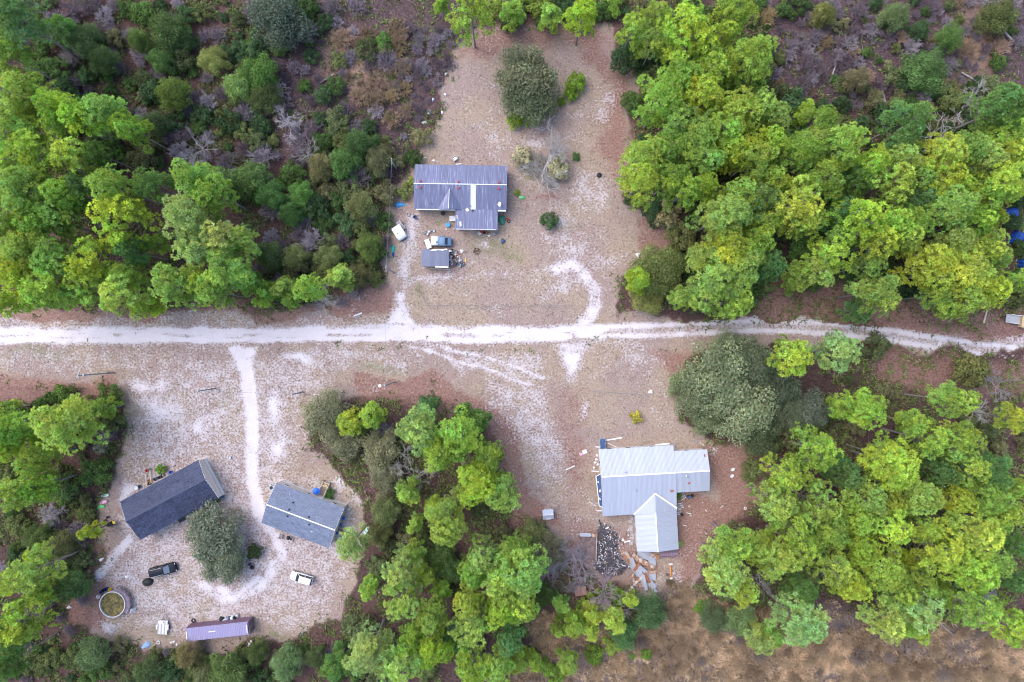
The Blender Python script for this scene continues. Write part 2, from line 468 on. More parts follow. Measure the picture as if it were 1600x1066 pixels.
def ground_z(x, y):
    x = np.asarray(x, float); y = np.asarray(y, float)
    s, l_, g, f, m, a, mv, tn = ground_masks(np.atleast_1d(x), np.atleast_1d(y))
    x = np.atleast_1d(x); y = np.atleast_1d(y)
    z = (vnoise(x / 6, y / 6, 21) - 0.5) * 0.12 + (vnoise(x / 1.3, y / 1.3, 22) - 0.5) * 0.05
    return z + f * vnoise(x / 2.2, y / 2.2, 23) * 0.18 - sstep(0.7, 0.95, s) * 0.05 - m * 0.15

def make_ground_material():
    t = NT('ground_soil')
    co = t.coord('Object')
    a = t.sep(t.attr('mask_a').outputs['Color']); b = t.sep(t.attr('mask_b').outputs['Color']); c = t.sep(t.attr('mask_c').outputs['Color'])
    n_f = t.noise(2.7, 1.6, 0.5, co)            # tuft-size grain
    n_ff = t.noise(11.0, 2, 0.6, co)
    n_m = t.noise(0.55, 4, 0.6, co)
    n_l = t.noise(0.09, 3, 0.5, co)
    fine = t.step(t.math('ADD', t.math('MULTIPLY', n_f, 0.5), t.math('MULTIPLY', n_ff, 0.5)), 0.36, 0.64, False)
    # dry grass
    g1 = t.mix(t.step(n_ff, 0.3, 0.7), (0.19, 0.13, 0.115), (0.39, 0.29, 0.262))
    g2 = t.mix(t.step(n_m, 0.35, 0.65), g1, t.mix(fine, (0.2, 0.148, 0.122), (0.385, 0.305, 0.27)))
    base = t.mix(t.math('MULTIPLY', t.step(n_l, 0.42, 0.6), 0.6), g2, t.mix(fine, (0.25, 0.185, 0.13), (0.42, 0.335, 0.245)))
    # needle litter
    lit = t.mix(fine, (0.15, 0.078, 0.064), (0.335, 0.2, 0.165))
    lf = t.step(t.math('ADD', a[1], t.math('MULTIPLY', t.math('SUBTRACT', n_m, 0.5), 0.9)), 0.3, 0.75)
    base = t.mix(t.math('MULTIPLY', lf, 0.9), base, lit)
    # weeds
    gf = t.step(t.math('ADD', a[2], t.math('MULTIPLY', t.math('SUBTRACT', n_f, 0.5), 1.3)), 0.42, 0.7)
    base = t.mix(t.math('MULTIPLY', gf, 0.8), base, t.mix(n_ff, (0.11, 0.125, 0.05), (0.2, 0.2, 0.09)))
    # forest floor
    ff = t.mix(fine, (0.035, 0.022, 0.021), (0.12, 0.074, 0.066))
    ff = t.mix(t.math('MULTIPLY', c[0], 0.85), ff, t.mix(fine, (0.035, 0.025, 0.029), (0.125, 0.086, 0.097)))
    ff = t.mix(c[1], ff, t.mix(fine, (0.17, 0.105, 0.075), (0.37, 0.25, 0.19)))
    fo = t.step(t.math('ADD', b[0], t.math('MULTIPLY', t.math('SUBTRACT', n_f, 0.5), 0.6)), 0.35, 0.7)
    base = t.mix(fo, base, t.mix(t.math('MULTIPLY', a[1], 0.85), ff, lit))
    # marsh mud
    mud = t.mix(fine, (0.06, 0.046, 0.043), (0.25, 0.185, 0.15))
    base = t.mix(b[1], base, mud)
    # sand
    sm = t.math('ADD', a[0], t.math('ADD', t.math('MULTIPLY', t.math('SUBTRACT', n_f, 0.5), 1.05), t.math('MULTIPLY', t.math('SUBTRACT', n_m, 0.5), 0.75)))
    sf = t.math('MULTIPLY', t.step(sm, 0.28, 0.74), 0.97)
    sandc = t.mix(n_m, (0.52, 0.465, 0.49), (0.66, 0.615, 0.645))
    sandc = t.mix(t.math('MULTIPLY', t.step(n_ff, 0.45, 0.75), 0.25), sandc, (0.45, 0.385, 0.4))
    sandc = t.mix(t.step(a[0], 0.5, 0.85), t.mix(n_ff, (0.42, 0.365, 0.375), (0.54, 0.485, 0.5)), sandc)
    base = t.mix(sf, base, sandc)
    # ash
    af = t.step(t.math('ADD', b[2], t.math('ADD', t.math('MULTIPLY', t.math('SUBTRACT', n_f, 0.5), 1.2), t.math('MULTIPLY', t.math('SUBTRACT', n_m, 0.5), 0.8))), 0.3, 0.7)
    base = t.mix(af, base, t.mix(fine, (0.035, 0.031, 0.036), (0.12, 0.108, 0.118)))
    h = t.math('ADD', n_f, t.math('MULTIPLY', n_ff, 0.4))
    t.principled(base, 0.95, 0, 0.08, t.bump(h, 0.35, 0.12))
    return t.m
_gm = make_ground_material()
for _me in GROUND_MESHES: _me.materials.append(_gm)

# ------------------------------------------------------------------ vegetation meshes
def unit(v): return v / (np.linalg.norm(v, axis=-1, keepdims=True) + 1e-9)
def frame(a):
    h = np.where(np.abs(a[:, 2:3]) < 0.9, np.array([[0, 0, 1.0]]), np.array([[1.0, 0, 0]]))
    u = unit(np.cross(a, h)); return u, np.cross(a, u)

def blades(c, axis, n, lmin, lmax, w, th0, th1, g, tone, tone_tip):
    """n pointed blades fanning out round each axis; returns verts, tris, tone"""
    N = len(c); c = np.repeat(c, n, 0); a = np.repeat(axis, n, 0)
    u, v = frame(a)
    th = np.radians(g.uniform(th0, th1, N * n))[:, None]; ph = g.uniform(0, 2 * np.pi, N * n)[:, None]
    d = np.cos(th) * a + np.sin(th) * (np.cos(ph) * u + np.sin(ph) * v)
    L = g.uniform(lmin, lmax, N * n)[:, None]
    side = unit(np.cross(d, unit(g.normal(size=d.shape) + a))) * (w * 0.5)
    mid = c + d * L * 0.45
    tip = c + d * L + np.array([[0, 0, -0.05]]) * L
    V = np.stack([c + d * L * 0.08, mid + side, tip, mid - side], 1).reshape(-1, 3)
    T = np.arange(N * n * 4).reshape(-1, 4)
    k = np.repeat(tone, n, 0)
    k = k * g.uniform(0.82, 1.18, (N * n, 1))
    C = np.stack([k * 0.8, k, k * tone_tip, k], 1).reshape(-1, 3)  # blade base painted darker, for twig and for shade in the rosette's heart
    return V, T, C

def tubes(segs, n=4):
    """tapered n-sided limbs from rows (p0, p1, r0, r1)"""
    p0 = np.array([s[0] for s in segs], float); p1 = np.array([s[1] for s in segs], float)
    r0 = np.array([s[2] for s in segs], float)[:, None]; r1 = np.array([s[3] for s in segs], float)[:, None]
    d = unit(p1 - p0); u, v = frame(d)
    rows = []
    for p, r in ((p0, r0), (p1, r1)):
        for i in range(n):
            t = 2 * np.pi * i / n
            rows.append(p + r * (math.cos(t) * u + math.sin(t) * v))
    V = np.stack(rows, 1).reshape(-1, 3)
    b = (np.arange(len(segs)) * 2 * n)[:, None]
    Q = []
    for i in range(n):
        j = (i + 1) % n
        Q.append(np.concatenate([b + i, b + j, b + n + j, b + n + i], 1))
    return V, np.stack(Q, 1).reshape(-1, 4)

def limb(segs, a, b, r0, r1, g, k=4, wob=0.12, sag=0.0):
    """crooked limb from a to b in k pieces"""
    a = np.array(a, float); b = np.array(b, float); L = np.linalg.norm(b - a); prev = a
    for i in range(1, k + 1):
        t = i / k
        q = a + (b - a) * t + (g.normal(size=3) * wob * L * 0.3 * math.sin(math.pi * t)) + np.array([0, 0, -sag * L * math.sin(math.pi * t)])
        segs.append((prev, q, r0 + (r1 - r0) * (t - 1 / k), r0 + (r1 - r0) * t)); prev = q

def make_pine(seed, H=17.0, Rc=4.4, nl=17, base=0.5, dense=1.0):
    """trunk and crown meshes of a pine: limbs ending in domed lobes of needle rosettes"""
    g = np.random.default_rng(seed)
    segs = []
    lean = g.normal(size=2) * 0.25
    def tp(z): return np.array([lean[0] * (z / H) ** 2, lean[1] * (z / H) ** 2, z])
    zs = np.linspace(-0.25, H * 0.97, 9)
    for i in range(8):
        r = lambda z: 0.05 + 0.2 * (1 - max(z, 0) / H) ** 0.9 + (0.06 if z < 0.4 else 0)
        segs.append((tp(zs[i]), tp(zs[i + 1]), r(zs[i]), r(zs[i + 1])))
    trunk_n = len(segs)
    lobes = []
    ang = g.uniform(0, 6.28)
    for i in range(nl):
        f = i / (nl - 1)                      # 0 low .. 1 top
        z = H * (base + (0.97 - base) * f ** 0.85) + g.normal() * 0.3
        prof = math.sqrt(max(0.02, 1 - ((f - 0.25) / 0.8) ** 2))
        rr = Rc * prof * 0.8 * (g.uniform(0.12, 1.0) ** 0.5) if f < 0.97 else 0.1
        ang += 2.4 + g.normal() * 0.35
        size = g.uniform(0.2, 0.37) * Rc * (0.85 + 0.3 * f)
        c = tp(z) + np.array([rr * math.cos(ang), rr * math.sin(ang), g.uniform(0, 0.5)])
        lobes.append((c, size))
        zb = max(H * 0.35, z - g.uniform(0.6, 1.6) - rr * 0.15)
        s0 = len(segs)
        limb(segs, tp(zb), c, 0.075, 0.03, g, 4, 0.15, 0.05)
        for _ in range(4):
            d = unit(g.normal(size=3) + np.array([0, 0, 0.3]))
            limb(segs, c - np.array([0, 0, 0.2]), c + d * size * 0.8, 0.028, 0.012, g, 2)
    for _ in range(9):                        # dead stubs under the crown
        z = g.uniform(0.3, 0.6) * H; t = g.uniform(0, 6.28); L = g.uniform(0.5, 2.2)
        limb(segs, tp(z), tp(z) + np.array([math.cos(t) * L, math.sin(t) * L, g.uniform(-0.2, 0.5)]), 0.035, 0.01, g, 2)
    cs, ax, tn, wm = [], [], [], []
    for c, s in lobes:
        n = int(15 * dense * (s / 1.5) ** 1.5) + 4
        d = unit(g.normal(size=(n * 3, 3)) + np.array([[0, 0, 0.42]]))
        d = d[d[:, 2] > -0.35][:n]
        # spread the rosettes apart
        for _ in range(5):
            diff = d[:, None, :] - d[None, :, :]; q = (diff ** 2).sum(-1) + np.eye(len(d))
            d = unit(d + 0.03 * (diff / q[..., None] ** 1.2).mean(1) * 2)
        cs.append(c + d * np.array([[s, s, s * 0.72]]) * g.uniform(0.74, 1.1, (len(d), 1)))
        ax.append(unit(d + np.array([[0, 0, 0.8]])))
        tn.append(np.full((len(d), 1), g.uniform(0.78, 1.2)) * g.uniform(0.8, 1.2, (len(d), 1))); wm.append(np.full((len(d), 1), g.uniform(0.88, 1.1)))
    cs = np.concatenate(cs); ax = np.concatenate(ax); tn = np.concatenate(tn)
    tone = tn * np.array([[1.0, 1.0, 1.0]])
    warm = np.concatenate(wm) * g.uniform(0.93, 1.07, (len(cs), 1))
    tone = tone * np.concatenate([warm, np.ones_like(warm), 2 - warm], 1)
    V, T, C = blades(cs, ax, 30, 0.44, 0.62, 0.125, 42, 88, g, tone, np.array([[1.28, 1.2, 0.8]]))
    crown = np_mesh('crown', V, T, [M_NEEDLE], col=C)
    TV, TT = tubes(segs, 5)
    trunk = np_mesh('trunk', TV, TT, [M_BARK])
    return trunk, crown

def leaf_quads(c, nrm, size, g, tone):
    u, v = frame(nrm)
    ph = g.uniform(0, 6.28, len(c))[:, None]
    a = (np.cos(ph) * u + np.sin(ph) * v) * size; b = (-np.sin(ph) * u + np.cos(ph) * v) * size * 0.5
    V = np.stack([c - a, c + b, c + a, c - b], 1).reshape(-1, 3)
    return V, np.arange(len(c) * 4).reshape(-1, 4), np.repeat(tone, 4, 0)

def make_broadleaf(seed, Rc=4.5, H=8.0, nl=26, per=420, leaf=0.15, trunk_r=0.28, low=0.25, spiky=0.3):
    """oak or shrub: forked limbs and lobes filled with single leaves"""
    g = np.random.default_rng(seed)
    segs = []; Vs, Ts, Cs = [], [], []; off = 0
    top = H - Rc * 0.25
    fork = np.array([0, 0, H * low])
    limb(segs, (0, 0, -0.2), fork, trunk_r, trunk_r * 0.8, g, 3, 0.08)
    for i in range(nl):
        f = (i + 0.5) / nl
        el = math.asin(min(1, 0.02 + f * 0.98)); az = i * 2.399 + g.normal() * 0.3
        k = g.uniform(0.55, 0.92)
        zc = H * 0.42
        c = np.array([Rc * k * math.cos(el) * math.cos(az), Rc * k * math.cos(el) * math.sin(az), zc + (H - zc) * k * math.sin(el) * 0.95])
        if f < 0.35: c[2] -= g.uniform(0, 0.25) * H * 0.5
        s = Rc * g.uniform(0.2, 0.36)
        limb(segs, fork, c, trunk_r * 0.42, 0.03, g, 4, 0.22, -0.04)
        for _ in range(5):
            limb(segs, c, c + unit(g.normal(size=3) + np.array([0, 0, .3])) * s, 0.03, 0.008, g, 2)
        n = int(per * (s / (Rc * 0.28)) ** 2)
        d = unit(g.normal(size=(n, 3)) + np.array([[0, 0, 0.25]]))
        rad = s * (g.uniform(0.45, 1.0, (n, 1)) ** 0.6) * (1 + spiky * (vnoise(d[:, 0] * 4 + 9 + i, d[:, 1] * 4 + 9 + d[:, 2] * 3, seed) - 0.3))[:, None]
        p = c + d * rad * np.array([[1, 1, 0.8]])
        lobe_t = g.uniform(0.7, 1.3)
        tone = np.full((n, 3), lobe_t) * g.uniform(0.7, 1.3, (n, 1)) * np.array([[1, 1, 1.0]])
        tone[:, 0] *= g.uniform(0.85, 1.2, n)
        nr = unit(d + g.normal(size=(n, 3)) * 0.6 + np.array([[0, 0, 0.4]]))
        V, T, C = leaf_quads(p, nr, g.uniform(0.7, 1.3, (n, 1)) * leaf, g, tone)
        Vs.append(V); Ts.append(T + off); Cs.append(C); off += len(V)
    TV, TT = tubes(segs, 4)
    return np_mesh('trunk', TV, TT, [M_OAKBARK]), np_mesh('crown', np.concatenate(Vs), np.concatenate(Ts), [M_LEAF], col=np.concatenate(Cs))

def shrub_mesh(seed, **kw):
    """trunk and crown of a small shrub joined into one mesh"""
    a, b = make_broadleaf(seed, **kw)
    va = np.empty(len(a.vertices) * 3, np.float32); a.vertices.foreach_get('co', va); va = va.reshape(-1, 3)
    vb = np.empty(len(b.vertices) * 3, np.float32); b.vertices.foreach_get('co', vb); vb = vb.reshape(-1, 3)
    fa = np.empty(len(a.loops), np.int32); a.loops.foreach_get('vertex_index', fa); fa = fa.reshape(-1, 4)
    fb = np.empty(len(b.loops), np.int32); b.loops.foreach_get('vertex_index', fb); fb = fb.reshape(-1, 4)
    cb = np.empty(len(b.vertices) * 4, np.float32); b.attributes['tone'].data.foreach_get('color', cb); cb = cb.reshape(-1, 4)[:, :3]
    me = np_mesh('shrub', np.concatenate([va, vb]), np.concatenate([fa, fb + len(va)]), [M_OAKBARK, M_LEAF],
                 np.concatenate([np.zeros(len(fa)), np.ones(len(fb))]), np.concatenate([np.ones_like(va) * 0.5, cb]))
    bpy.data.meshes.remove(a); bpy.data.meshes.remove(b)
    return me

def make_bare(seed, H=6.0, spread=0.55, depth=5, kids=3, r0=0.12, stems=1, rmin=0.014):
    """leafless tree or bush, recursive forking"""
    g = np.random.default_rng(seed); segs = []
    def grow(p, d, L, r, lv):
        q = p + d * L * g.uniform(0.75, 1.2)
        m = (p + q) / 2 + g.normal(size=3) * L * 0.06
        segs.append((p, m, r, r * 0.85)); segs.append((m, q, r * 0.85, max(rmin * 0.7, r * 0.62)))
        if lv == 0: return
        for i in range(kids + (g.random() < 0.4)):
            nd = unit(d + g.normal(size=3) * spread + np.array([0, 0, 0.08]))
            grow(p + (q - p) * g.uniform(0.55, 1.0), nd, L * g.uniform(0.6, 0.85), max(rmin, r * 0.6), lv - 1)
    for s in range(stems):
        t = s * 2.4 + g.normal() * 0.3
        out = 0.0 if stems == 1 else g.uniform(0.25, 1.0)
        d = unit(np.array([math.cos(t) * out, math.sin(t) * out, 1.0]))
        grow(np.array([math.cos(t) * 0.1 * (stems > 1), math.sin(t) * 0.1 * (stems > 1), -0.1]), d, H * 0.3, r0, depth)
    V, T = tubes(segs, 3)
    return np_mesh('bare_limbs', V, T, [M_TWIG])

PINES = [make_pine(100 + i, H=17, Rc=4.3 + 0.35 * (i % 3), nl=20 + 3 * (i % 4), base=(0.5, 0.58, 0.45, 0.54)[i % 4], dense=(1.0, 1.15, 0.85)[i % 3]) for i in range(11)]
YOUNG = [make_pine(300 + i, H=8.5, Rc=2.5, nl=18, base=0.3, dense=1.7) for i in range(4)]
OAKS = [make_broadleaf(400 + i, Rc=5.0, H=8.5, nl=40, per=230, leaf=0.19, spiky=0.7) for i in range(4)]
SHRUBS = [shrub_mesh(500 + i, Rc=2.2, H=2.9, nl=15, per=150, leaf=0.155, spiky=0.6, trunk_r=0.06, low=0.1) for i in range(6)]
BARE = [make_bare(600 + i, H=7.0, depth=5, kids=3, spread=0.5) for i in range(3)]
BRUSH = [make_bare(650 + i, H=2.6 + 0.5 * (i % 2), depth=3, kids=3, spread=0.42, r0=0.05, stems=15, rmin=0.02) for i in range(5)]

# ------------------------------------------------------------------ placing
PLACED = []      # x, y, r of trunks
def zone_of(px, py):
    if py < 520:
        if px < 610: return 'the wood west of the long grey-roofed house'
        if px < 970: return 'the tree line behind the long grey-roofed house'
        if py < 170 and px > 1200: return 'the dead brush beyond the eastern pine stand'
        return 'the pine stand east of the grassy clearing'
    if px < 470: return 'the wood around the swimming pool yard' if py < 1000 else 'the thicket behind the shipping container'
    if px < 850: return 'the wood between the two southern yards'
    if py > 915 and px < 1060: return 'the thicket behind the white-roofed house'
    if py > 960: return 'the marsh edge beyond the white-roofed house'
    return 'the wood east of the white-roofed house'

LANDMARKS = [(30, 30, 'corner of the wood with long bare trunks'), (178, 582, 'transformer pole'), (304, 232, 'silvery leafless tree'), (450, 190, 'pale lilac leafless tree'), (490, 240, 'grey-brown leafless tree'), (430, 28, 'large grey-green oak of the dark wood'), (110, 80, 'fine-twigged leafless tree'), (556, 492, 'pale board beside the sand road'), (510, 465, 'whitish roadside leafless tree'), (670, 110, 'lilac dead thicket'), (560, 95, 'tan brush patch'), (822, 112, 'rear clearing oak'), (1042, 336, 'straw-coloured dry bush'), (1030, 424, 'bushy corner oak'), (1232, 487, 'white tyre marks off the rutted road'), (1470, 215, 'bleached dead tree'), (1520, 160, 'whitish leafless tree'), (1240, 190, 'small pale leafless tree'), (1578, 340, 'deep blue tarp shelter'), (1590, 500, 'tan plywood crate'), (1538, 494, 'pale cut log'), (985, 180, 'red litter edge of the clearing'), (152, 737, 'big round dark green bush'), (164, 784, 'pink toy lounger'), (175, 945, 'round pool'), (230, 1008, 'pale blue crumpled tarp'), (340, 987, 'shipping container'), (473, 990, 'fallen bicycle'), (550, 850, 'grey-roofed home'), (508, 650, 'olive-grey oak'), (620, 715, 'lichen-white leafless tree'), (617, 597, 'lamp pole'), (745, 752, 'sandy strip before the white-roofed house'), (856, 804, 'white well house'), (907, 925, 'rusty little shed'), (1000, 890, 'sheet-metal heap'), (1118, 588, 'broad sage-green oak'), (1190, 676, 'dark corner oak'), (1143, 738, 'oval white dishes'), (1512, 580, 'olive roadside bush'), (1562, 597, 'grey leafless roadside tree'), (1530, 645, 'white-twigged small tree'), (1158, 970, 'small bright marsh oak'), (1520, 935, 'leafless tree of the marsh edge'), (1476, 981, 'bleached trunk in the marsh grass'), (1300, 105, 'thin fallen trunk'), (1570, 57, 'grey fallen trunk in the tan brush'), (1476, 17, 'bleached trunk in the dead brush'), (1380, 155, 'brown fallen trunk')]
def near(px, py): return min(LANDMARKS, key=lambda a: (a[0] - px) ** 2 + (a[1] - py) ** 2)[2]
PINE_TINT = {'y': (0.45, 0.56, 0.135), 'g': (0.37, 0.505, 0.15), 'd': (0.185, 0.32, 0.14), 'p': (0.42, 0.54, 0.225)}
PINE_WORD = {'y': 'yellow-green', 'g': 'mid-green', 'd': 'deep green', 'p': 'pale green'}
_r = random.Random(5)

def place_pine(px, py, r, t):
    young = r < 24
    if young:
        h = 4.5 + r * 0.2
        trunk, crown = _r.choice(YOUNG); H0, R0 = 8.5, 2.75
    else:
        h = min(20.5, 11.5 + r * 0.17) * _r.uniform(0.94, 1.06)
        trunk, crown = _r.choice(PINES); H0, R0 = 17.0, 4.6
    x, y = P(px, py, h * 0.84)
    rad = r / PXM * (1 - h * 0.84 / CAM_H)
    sxy = rad / R0 * 1.08; sz = h / H0
    z = float(ground_z(x, y)[0])
    size = 'young' if young else ('slender' if r < 33 else 'tall broad')
    zn = zone_of(px, py)
    e = empty('pine_tree', (x, y, z), _r.uniform(0, 6.28), f'{size} {PINE_WORD[t]} pine nearest the {near(px, py)}', 'tree', f'pines nearest the {near(px, py)}')
    e.scale = (sxy, sxy, sz)
    child('trunk', trunk, e); c = child('crown', crown, e)
    k = _r.uniform(0.9, 1.1); b = PINE_TINT[t]
    c.color = (b[0] * k * _r.uniform(0.86, 1.08), b[1] * k, b[2] * k * _r.uniform(0.8, 1.2), 1)
    PLACED.append((x, y, 0.5))

PINE_LIST = """
30,30,46,d 95,38,20,d 8,82,34,g 40,150,38,g 85,168,34,g 125,178,32,y 165,176,34,g 198,198,28,g 18,192,40,g 58,238,40,y 110,246,34,g 152,238,24,d 6,250,34,g
30,300,44,g 72,288,34,g 12,360,36,g 60,340,38,g 40,388,38,g 88,402,38,g 28,425,38,y 74,440,36,g 106,458,24,g 100,302,30,g 186,342,40,y 176,290,36,g 132,292,26,d 240,288,30,d 298,280,34,g 332,300,34,g 290,334,40,p 336,376,34,p 300,388,38,p 356,420,38,g 270,440,36,g 312,446,28,g 142,405,34,y 140,446,30,g 196,430,26,g 188,462,36,g 226,474,22,y 240,378,18,p 205,392,24,d 88,332,30,g 375,376,24,p 12,475,24,y 60,465,24,g 330,455,26,g 385,440,22,g
413,456,19,g 442,450,20,g 478,450,24,g 530,434,23,g 410,470,14,g 455,470,14,g
735,14,34,y 800,14,20,g 862,22,20,g 912,14,28,y 690,6,14,g 
990,38,26,g 1026,24,24,g 1072,40,42,y 1024,62,24,g 1078,68,38,y 998,76,15,g 1150,14,36,g 1132,56,24,y 1172,92,42,g 1112,112,34,g 1147,128,20,d 1062,120,36,g 1034,156,42,g 1100,152,36,y 1062,186,34,g 1154,172,38,y 1188,170,32,g 1126,202,38,g 1088,216,36,g 1050,226,34,g 1012,246,36,y 1100,246,36,g 1150,232,36,y 1182,246,32,g
1004,280,36,y 1050,276,30,g 1070,300,30,g 1100,294,28,y 1132,336,42,g 1162,306,34,g 1188,318,30,d 1145,388,40,y 1178,380,30,g 1100,402,28,g 1125,432,44,g 1162,420,34,g 1108,462,30,g 1145,470,28,g 1068,466,20,g 1000,436,22,y 1195,350,28,g 1200,415,26,d
1210,282,30,g 1242,316,42,y 1262,342,30,g 1282,280,34,g 1325,298,20,g 1388,288,36,y 1345,278,28,d 1465,280,34,y 1495,292,24,y 1437,282,26,g 1350,342,42,y 1396,350,32,y 1425,346,32,g 1482,326,42,g 1570,288,38,y 1545,310,34,g 1556,336,20,y 1300,398,36,g 1312,372,24,g 1375,380,36,y 1412,370,28,g 1492,376,30,p 1545,372,24,g 1455,416,42,y 1512,422,44,y 1540,392,26,y 1250,430,22,g 1282,426,28,g 1245,442,18,g 1355,416,24,g 1375,456,34,g 1465,462,24,g 1508,472,32,g 1545,454,32,y 1585,438,24,g 1566,404,20,g 1487,486,17,g 1345,484,20,d 1320,330,28,d 1440,310,26,d 1525,345,26,g
1210,188,30,g 1205,226,30,y 1282,188,26,g 1260,176,18,g 1250,238,34,g 1318,226,38,g 1282,222,28,p 1418,186,36,d 1572,164,44,d 1547,192,12,y 1588,202,34,y 1475,240,38,y 1508,236,32,g 1575,240,30,y 1412,252,34,g 1362,254,30,y 1540,250,30,p 1600,262,26,g
10,672,30,g 95,660,46,g 156,640,17,g 50,718,28,g 12,700,26,g 25,768,34,g 55,762,24,g 130,655,18,g 70,690,22,y 5,640,20,g
42,900,38,g 14,912,26,y 25,970,34,g 137,834,13,y 60,870,20,y 10,1040,26,d 62,930,20,g 5,990,30,d
550,850,25,p 695,822,38,g 648,822,15,g 625,892,30,p 645,871,20,g 625,940,34,g 575,918,18,g 673,964,28,g 690,924,17,g 733,942,25,y 757,872,30,p 740,894,24,g 785,908,38,g 780,954,30,y 737,984,36,g 575,1024,40,p 625,1036,38,p 675,1019,28,y 640,1004,24,g 742,1049,32,g 780,1045,26,g 525,1039,22,d 700,1000,20,d 795,870,26,g 660,900,20,g
545,660,21,y 577,652,21,g 657,670,40,p 717,682,42,g 687,707,34,y 725,647,18,d 745,752,38,y 763,712,24,g 637,770,22,g 785,777,32,g 676,796,18,g 710,785,18,p 668,640,20,d 748,660,20,d
1242,557,34,y 1315,549,36,p 1355,637,32,y 1322,640,20,g 1282,707,38,g 1232,740,34,g 1450,687,36,y 1400,727,42,y 1378,712,24,g 1492,627,32,g 1500,682,30,g 1517,732,32,g 1550,737,34,d 1585,762,25,g 1543,777,32,g 1440,777,34,g 1355,782,32,g 1388,785,26,y 1275,785,34,g 1215,787,34,g 1588,655,24,y 1495,782,24,y 1480,700,26,g 1330,750,24,d 1470,740,26,d 1310,730,22,d 1570,800,24,g 1425,660,22,g
1215,866,38,g 1300,829,30,g 1350,856,30,y 1340,811,30,g 1395,821,34,y 1305,889,34,g 1330,914,28,y 1380,891,38,y 1417,876,20,y 1465,859,46,y 1445,826,24,g 1525,831,40,y 1522,886,40,y 1552,874,30,g 1562,806,24,g 1587,849,24,d 1405,921,30,g 1442,909,24,g 1250,859,34,g 1237,824,34,g 1255,919,24,d 1250,974,42,p 1382,969,34,p 1435,954,38,p 1425,979,24,y 1525,954,40,g 1588,979,34,y 1205,994,18,g 1480,930,22,g 1575,905,24,d 1270,840,26,g
815,898,42,g 815,940,34,g 806,862,24,g 962,970,22,y 985,940,13,y 925,962,16,y 895,975,19,g 925,986,17,g 875,946,15,g 887,1036,17,g 836,1036,14,g 808,1030,20,g 874,985,15,g 800,1000,24,d
1150,850,32,g 1137,892,38,p 1162,925,26,y 1178,858,28,g 1190,1000,22,p 1130,860,22,p
"""
for tok in PINE_LIST.split():
    a = tok.split(',')
    place_pine(float(a[0]), float(a[1]), float(a[2]), a[3])

# young pines and single bushes standing in the open
def place_oak(px, py, r, color, label, h=None, sq=1.0, mi=None, group=None, name='oak_tree'):
    h = h or (3.5 + r * 0.085)
    trunk, crown = OAKS[_r.randrange(4) if mi is None else mi]
    x, y = P(px, py, h * 0.7); rad = r / PXM * (1 - h * 0.7 / CAM_H)
    e = empty(name, (x, y, float(ground_z(x, y)[0])), _r.uniform(0, 6.28), label, 'tree', group)
    e.scale = (rad / 5.0, rad / 5.0 * sq, h / 8.5)
    child('trunk', trunk, e); c = child('crown', crown, e)
    c.color = (*color, 1)
    PLACED.append((x, y, rad * 0.55))
    return e
GREY = (0.165, 0.185, 0.115); OLIVE = (0.21, 0.20, 0.10); DARKG = (0.1, 0.15, 0.075); SAGE = (0.26, 0.31, 0.175)
place_oak(822, 112, 48, (0.2, 0.22, 0.13), 'large grey-green oak standing in the grass behind the long grey-roofed house', 9.0, mi=0)
place_oak(830, 150, 42, (0.165, 0.20, 0.115), 'dark grey-green oak beside the larger oak in the rear clearing', 7.5, mi=1)
place_oak(1118, 588, 56, SAGE, 'broad sage-green oak beside the sand road, opposite the eastern pine stand', 9.5, mi=2)
place_oak(1160, 640, 52, SAGE, 'sage-green oak between the road oak and the white-roofed house', 9.0, mi=0)
place_oak(1092, 615, 40, (0.2, 0.235, 0.13), 'smaller sage-green oak on the yard side of the road oak', 6.5, mi=3)
place_oak(1172, 572, 44, (0.17, 0.21, 0.125), 'sage-green oak where the road narrows to two ruts', 8.0, mi=1)
place_oak(1212, 610, 40, (0.13, 0.165, 0.105), 'shaded grey-green oak under the pale roadside pine', 7.5, mi=2)
place_oak(1066, 600, 24, (0.24, 0.29, 0.15), 'loose outlying sage-green oak at the yard edge of the road oaks', 5.0, mi=0)
place_oak(1142, 543, 28, (0.27, 0.32, 0.19), 'pale sage-green oak crown reaching toward the sand road', 6.5, mi=3)
place_oak(1236, 650, 28, (0.17, 0.21, 0.13), 'dull grey-green oak merging into the shaded wood behind the road oaks', 6.0, mi=1)
place_oak(1105, 655, 24, (0.23, 0.28, 0.15), 'low sage-green oak nearest the side roof of the white-roofed house', 4.8, mi=2)
place_oak(1190, 676, 34, (0.11, 0.145, 0.075), 'dark oak at the corner of the bare red yard', 6.5, mi=0)
place_oak(1272, 642, 32, (0.17, 0.205, 0.155), 'grey-green oak in the shade behind the roadside oaks', 6.5, mi=3)
place_oak(508, 650, 38, (0.29, 0.30, 0.185), 'olive-grey oak at the sandy edge of the wood between the southern yards', 7.0, mi=1)
place_oak(535, 690, 30, (0.26, 0.265, 0.165), 'lower olive-grey oak leaning on its neighbour by the sandy yard', 5.5, mi=2)
place_oak(330, 838, 46, (0.21, 0.245, 0.175), 'round silvery-green oak between the dark-roofed and grey-roofed houses', 8.0, mi=3)
place_oak(345, 880, 36, (0.19, 0.23, 0.155), 'lower silvery-green oak on the parking side of the round oak', 6.5, mi=0)
place_oak(1030, 424, 42, (0.2, 0.25, 0.085), 'bushy yellow-green oak at the road corner of the eastern pine stand', 8.0, mi=1)
place_oak(1012, 462, 28, (0.25, 0.27, 0.09), 'low yellow-green oak at the foot of the bushy corner oak', 5.0, mi=2)
place_oak(1016, 960, 29, (0.11, 0.2, 0.085), 'deep green oak behind the rusty sheet-metal heap', 7.5, mi=3)
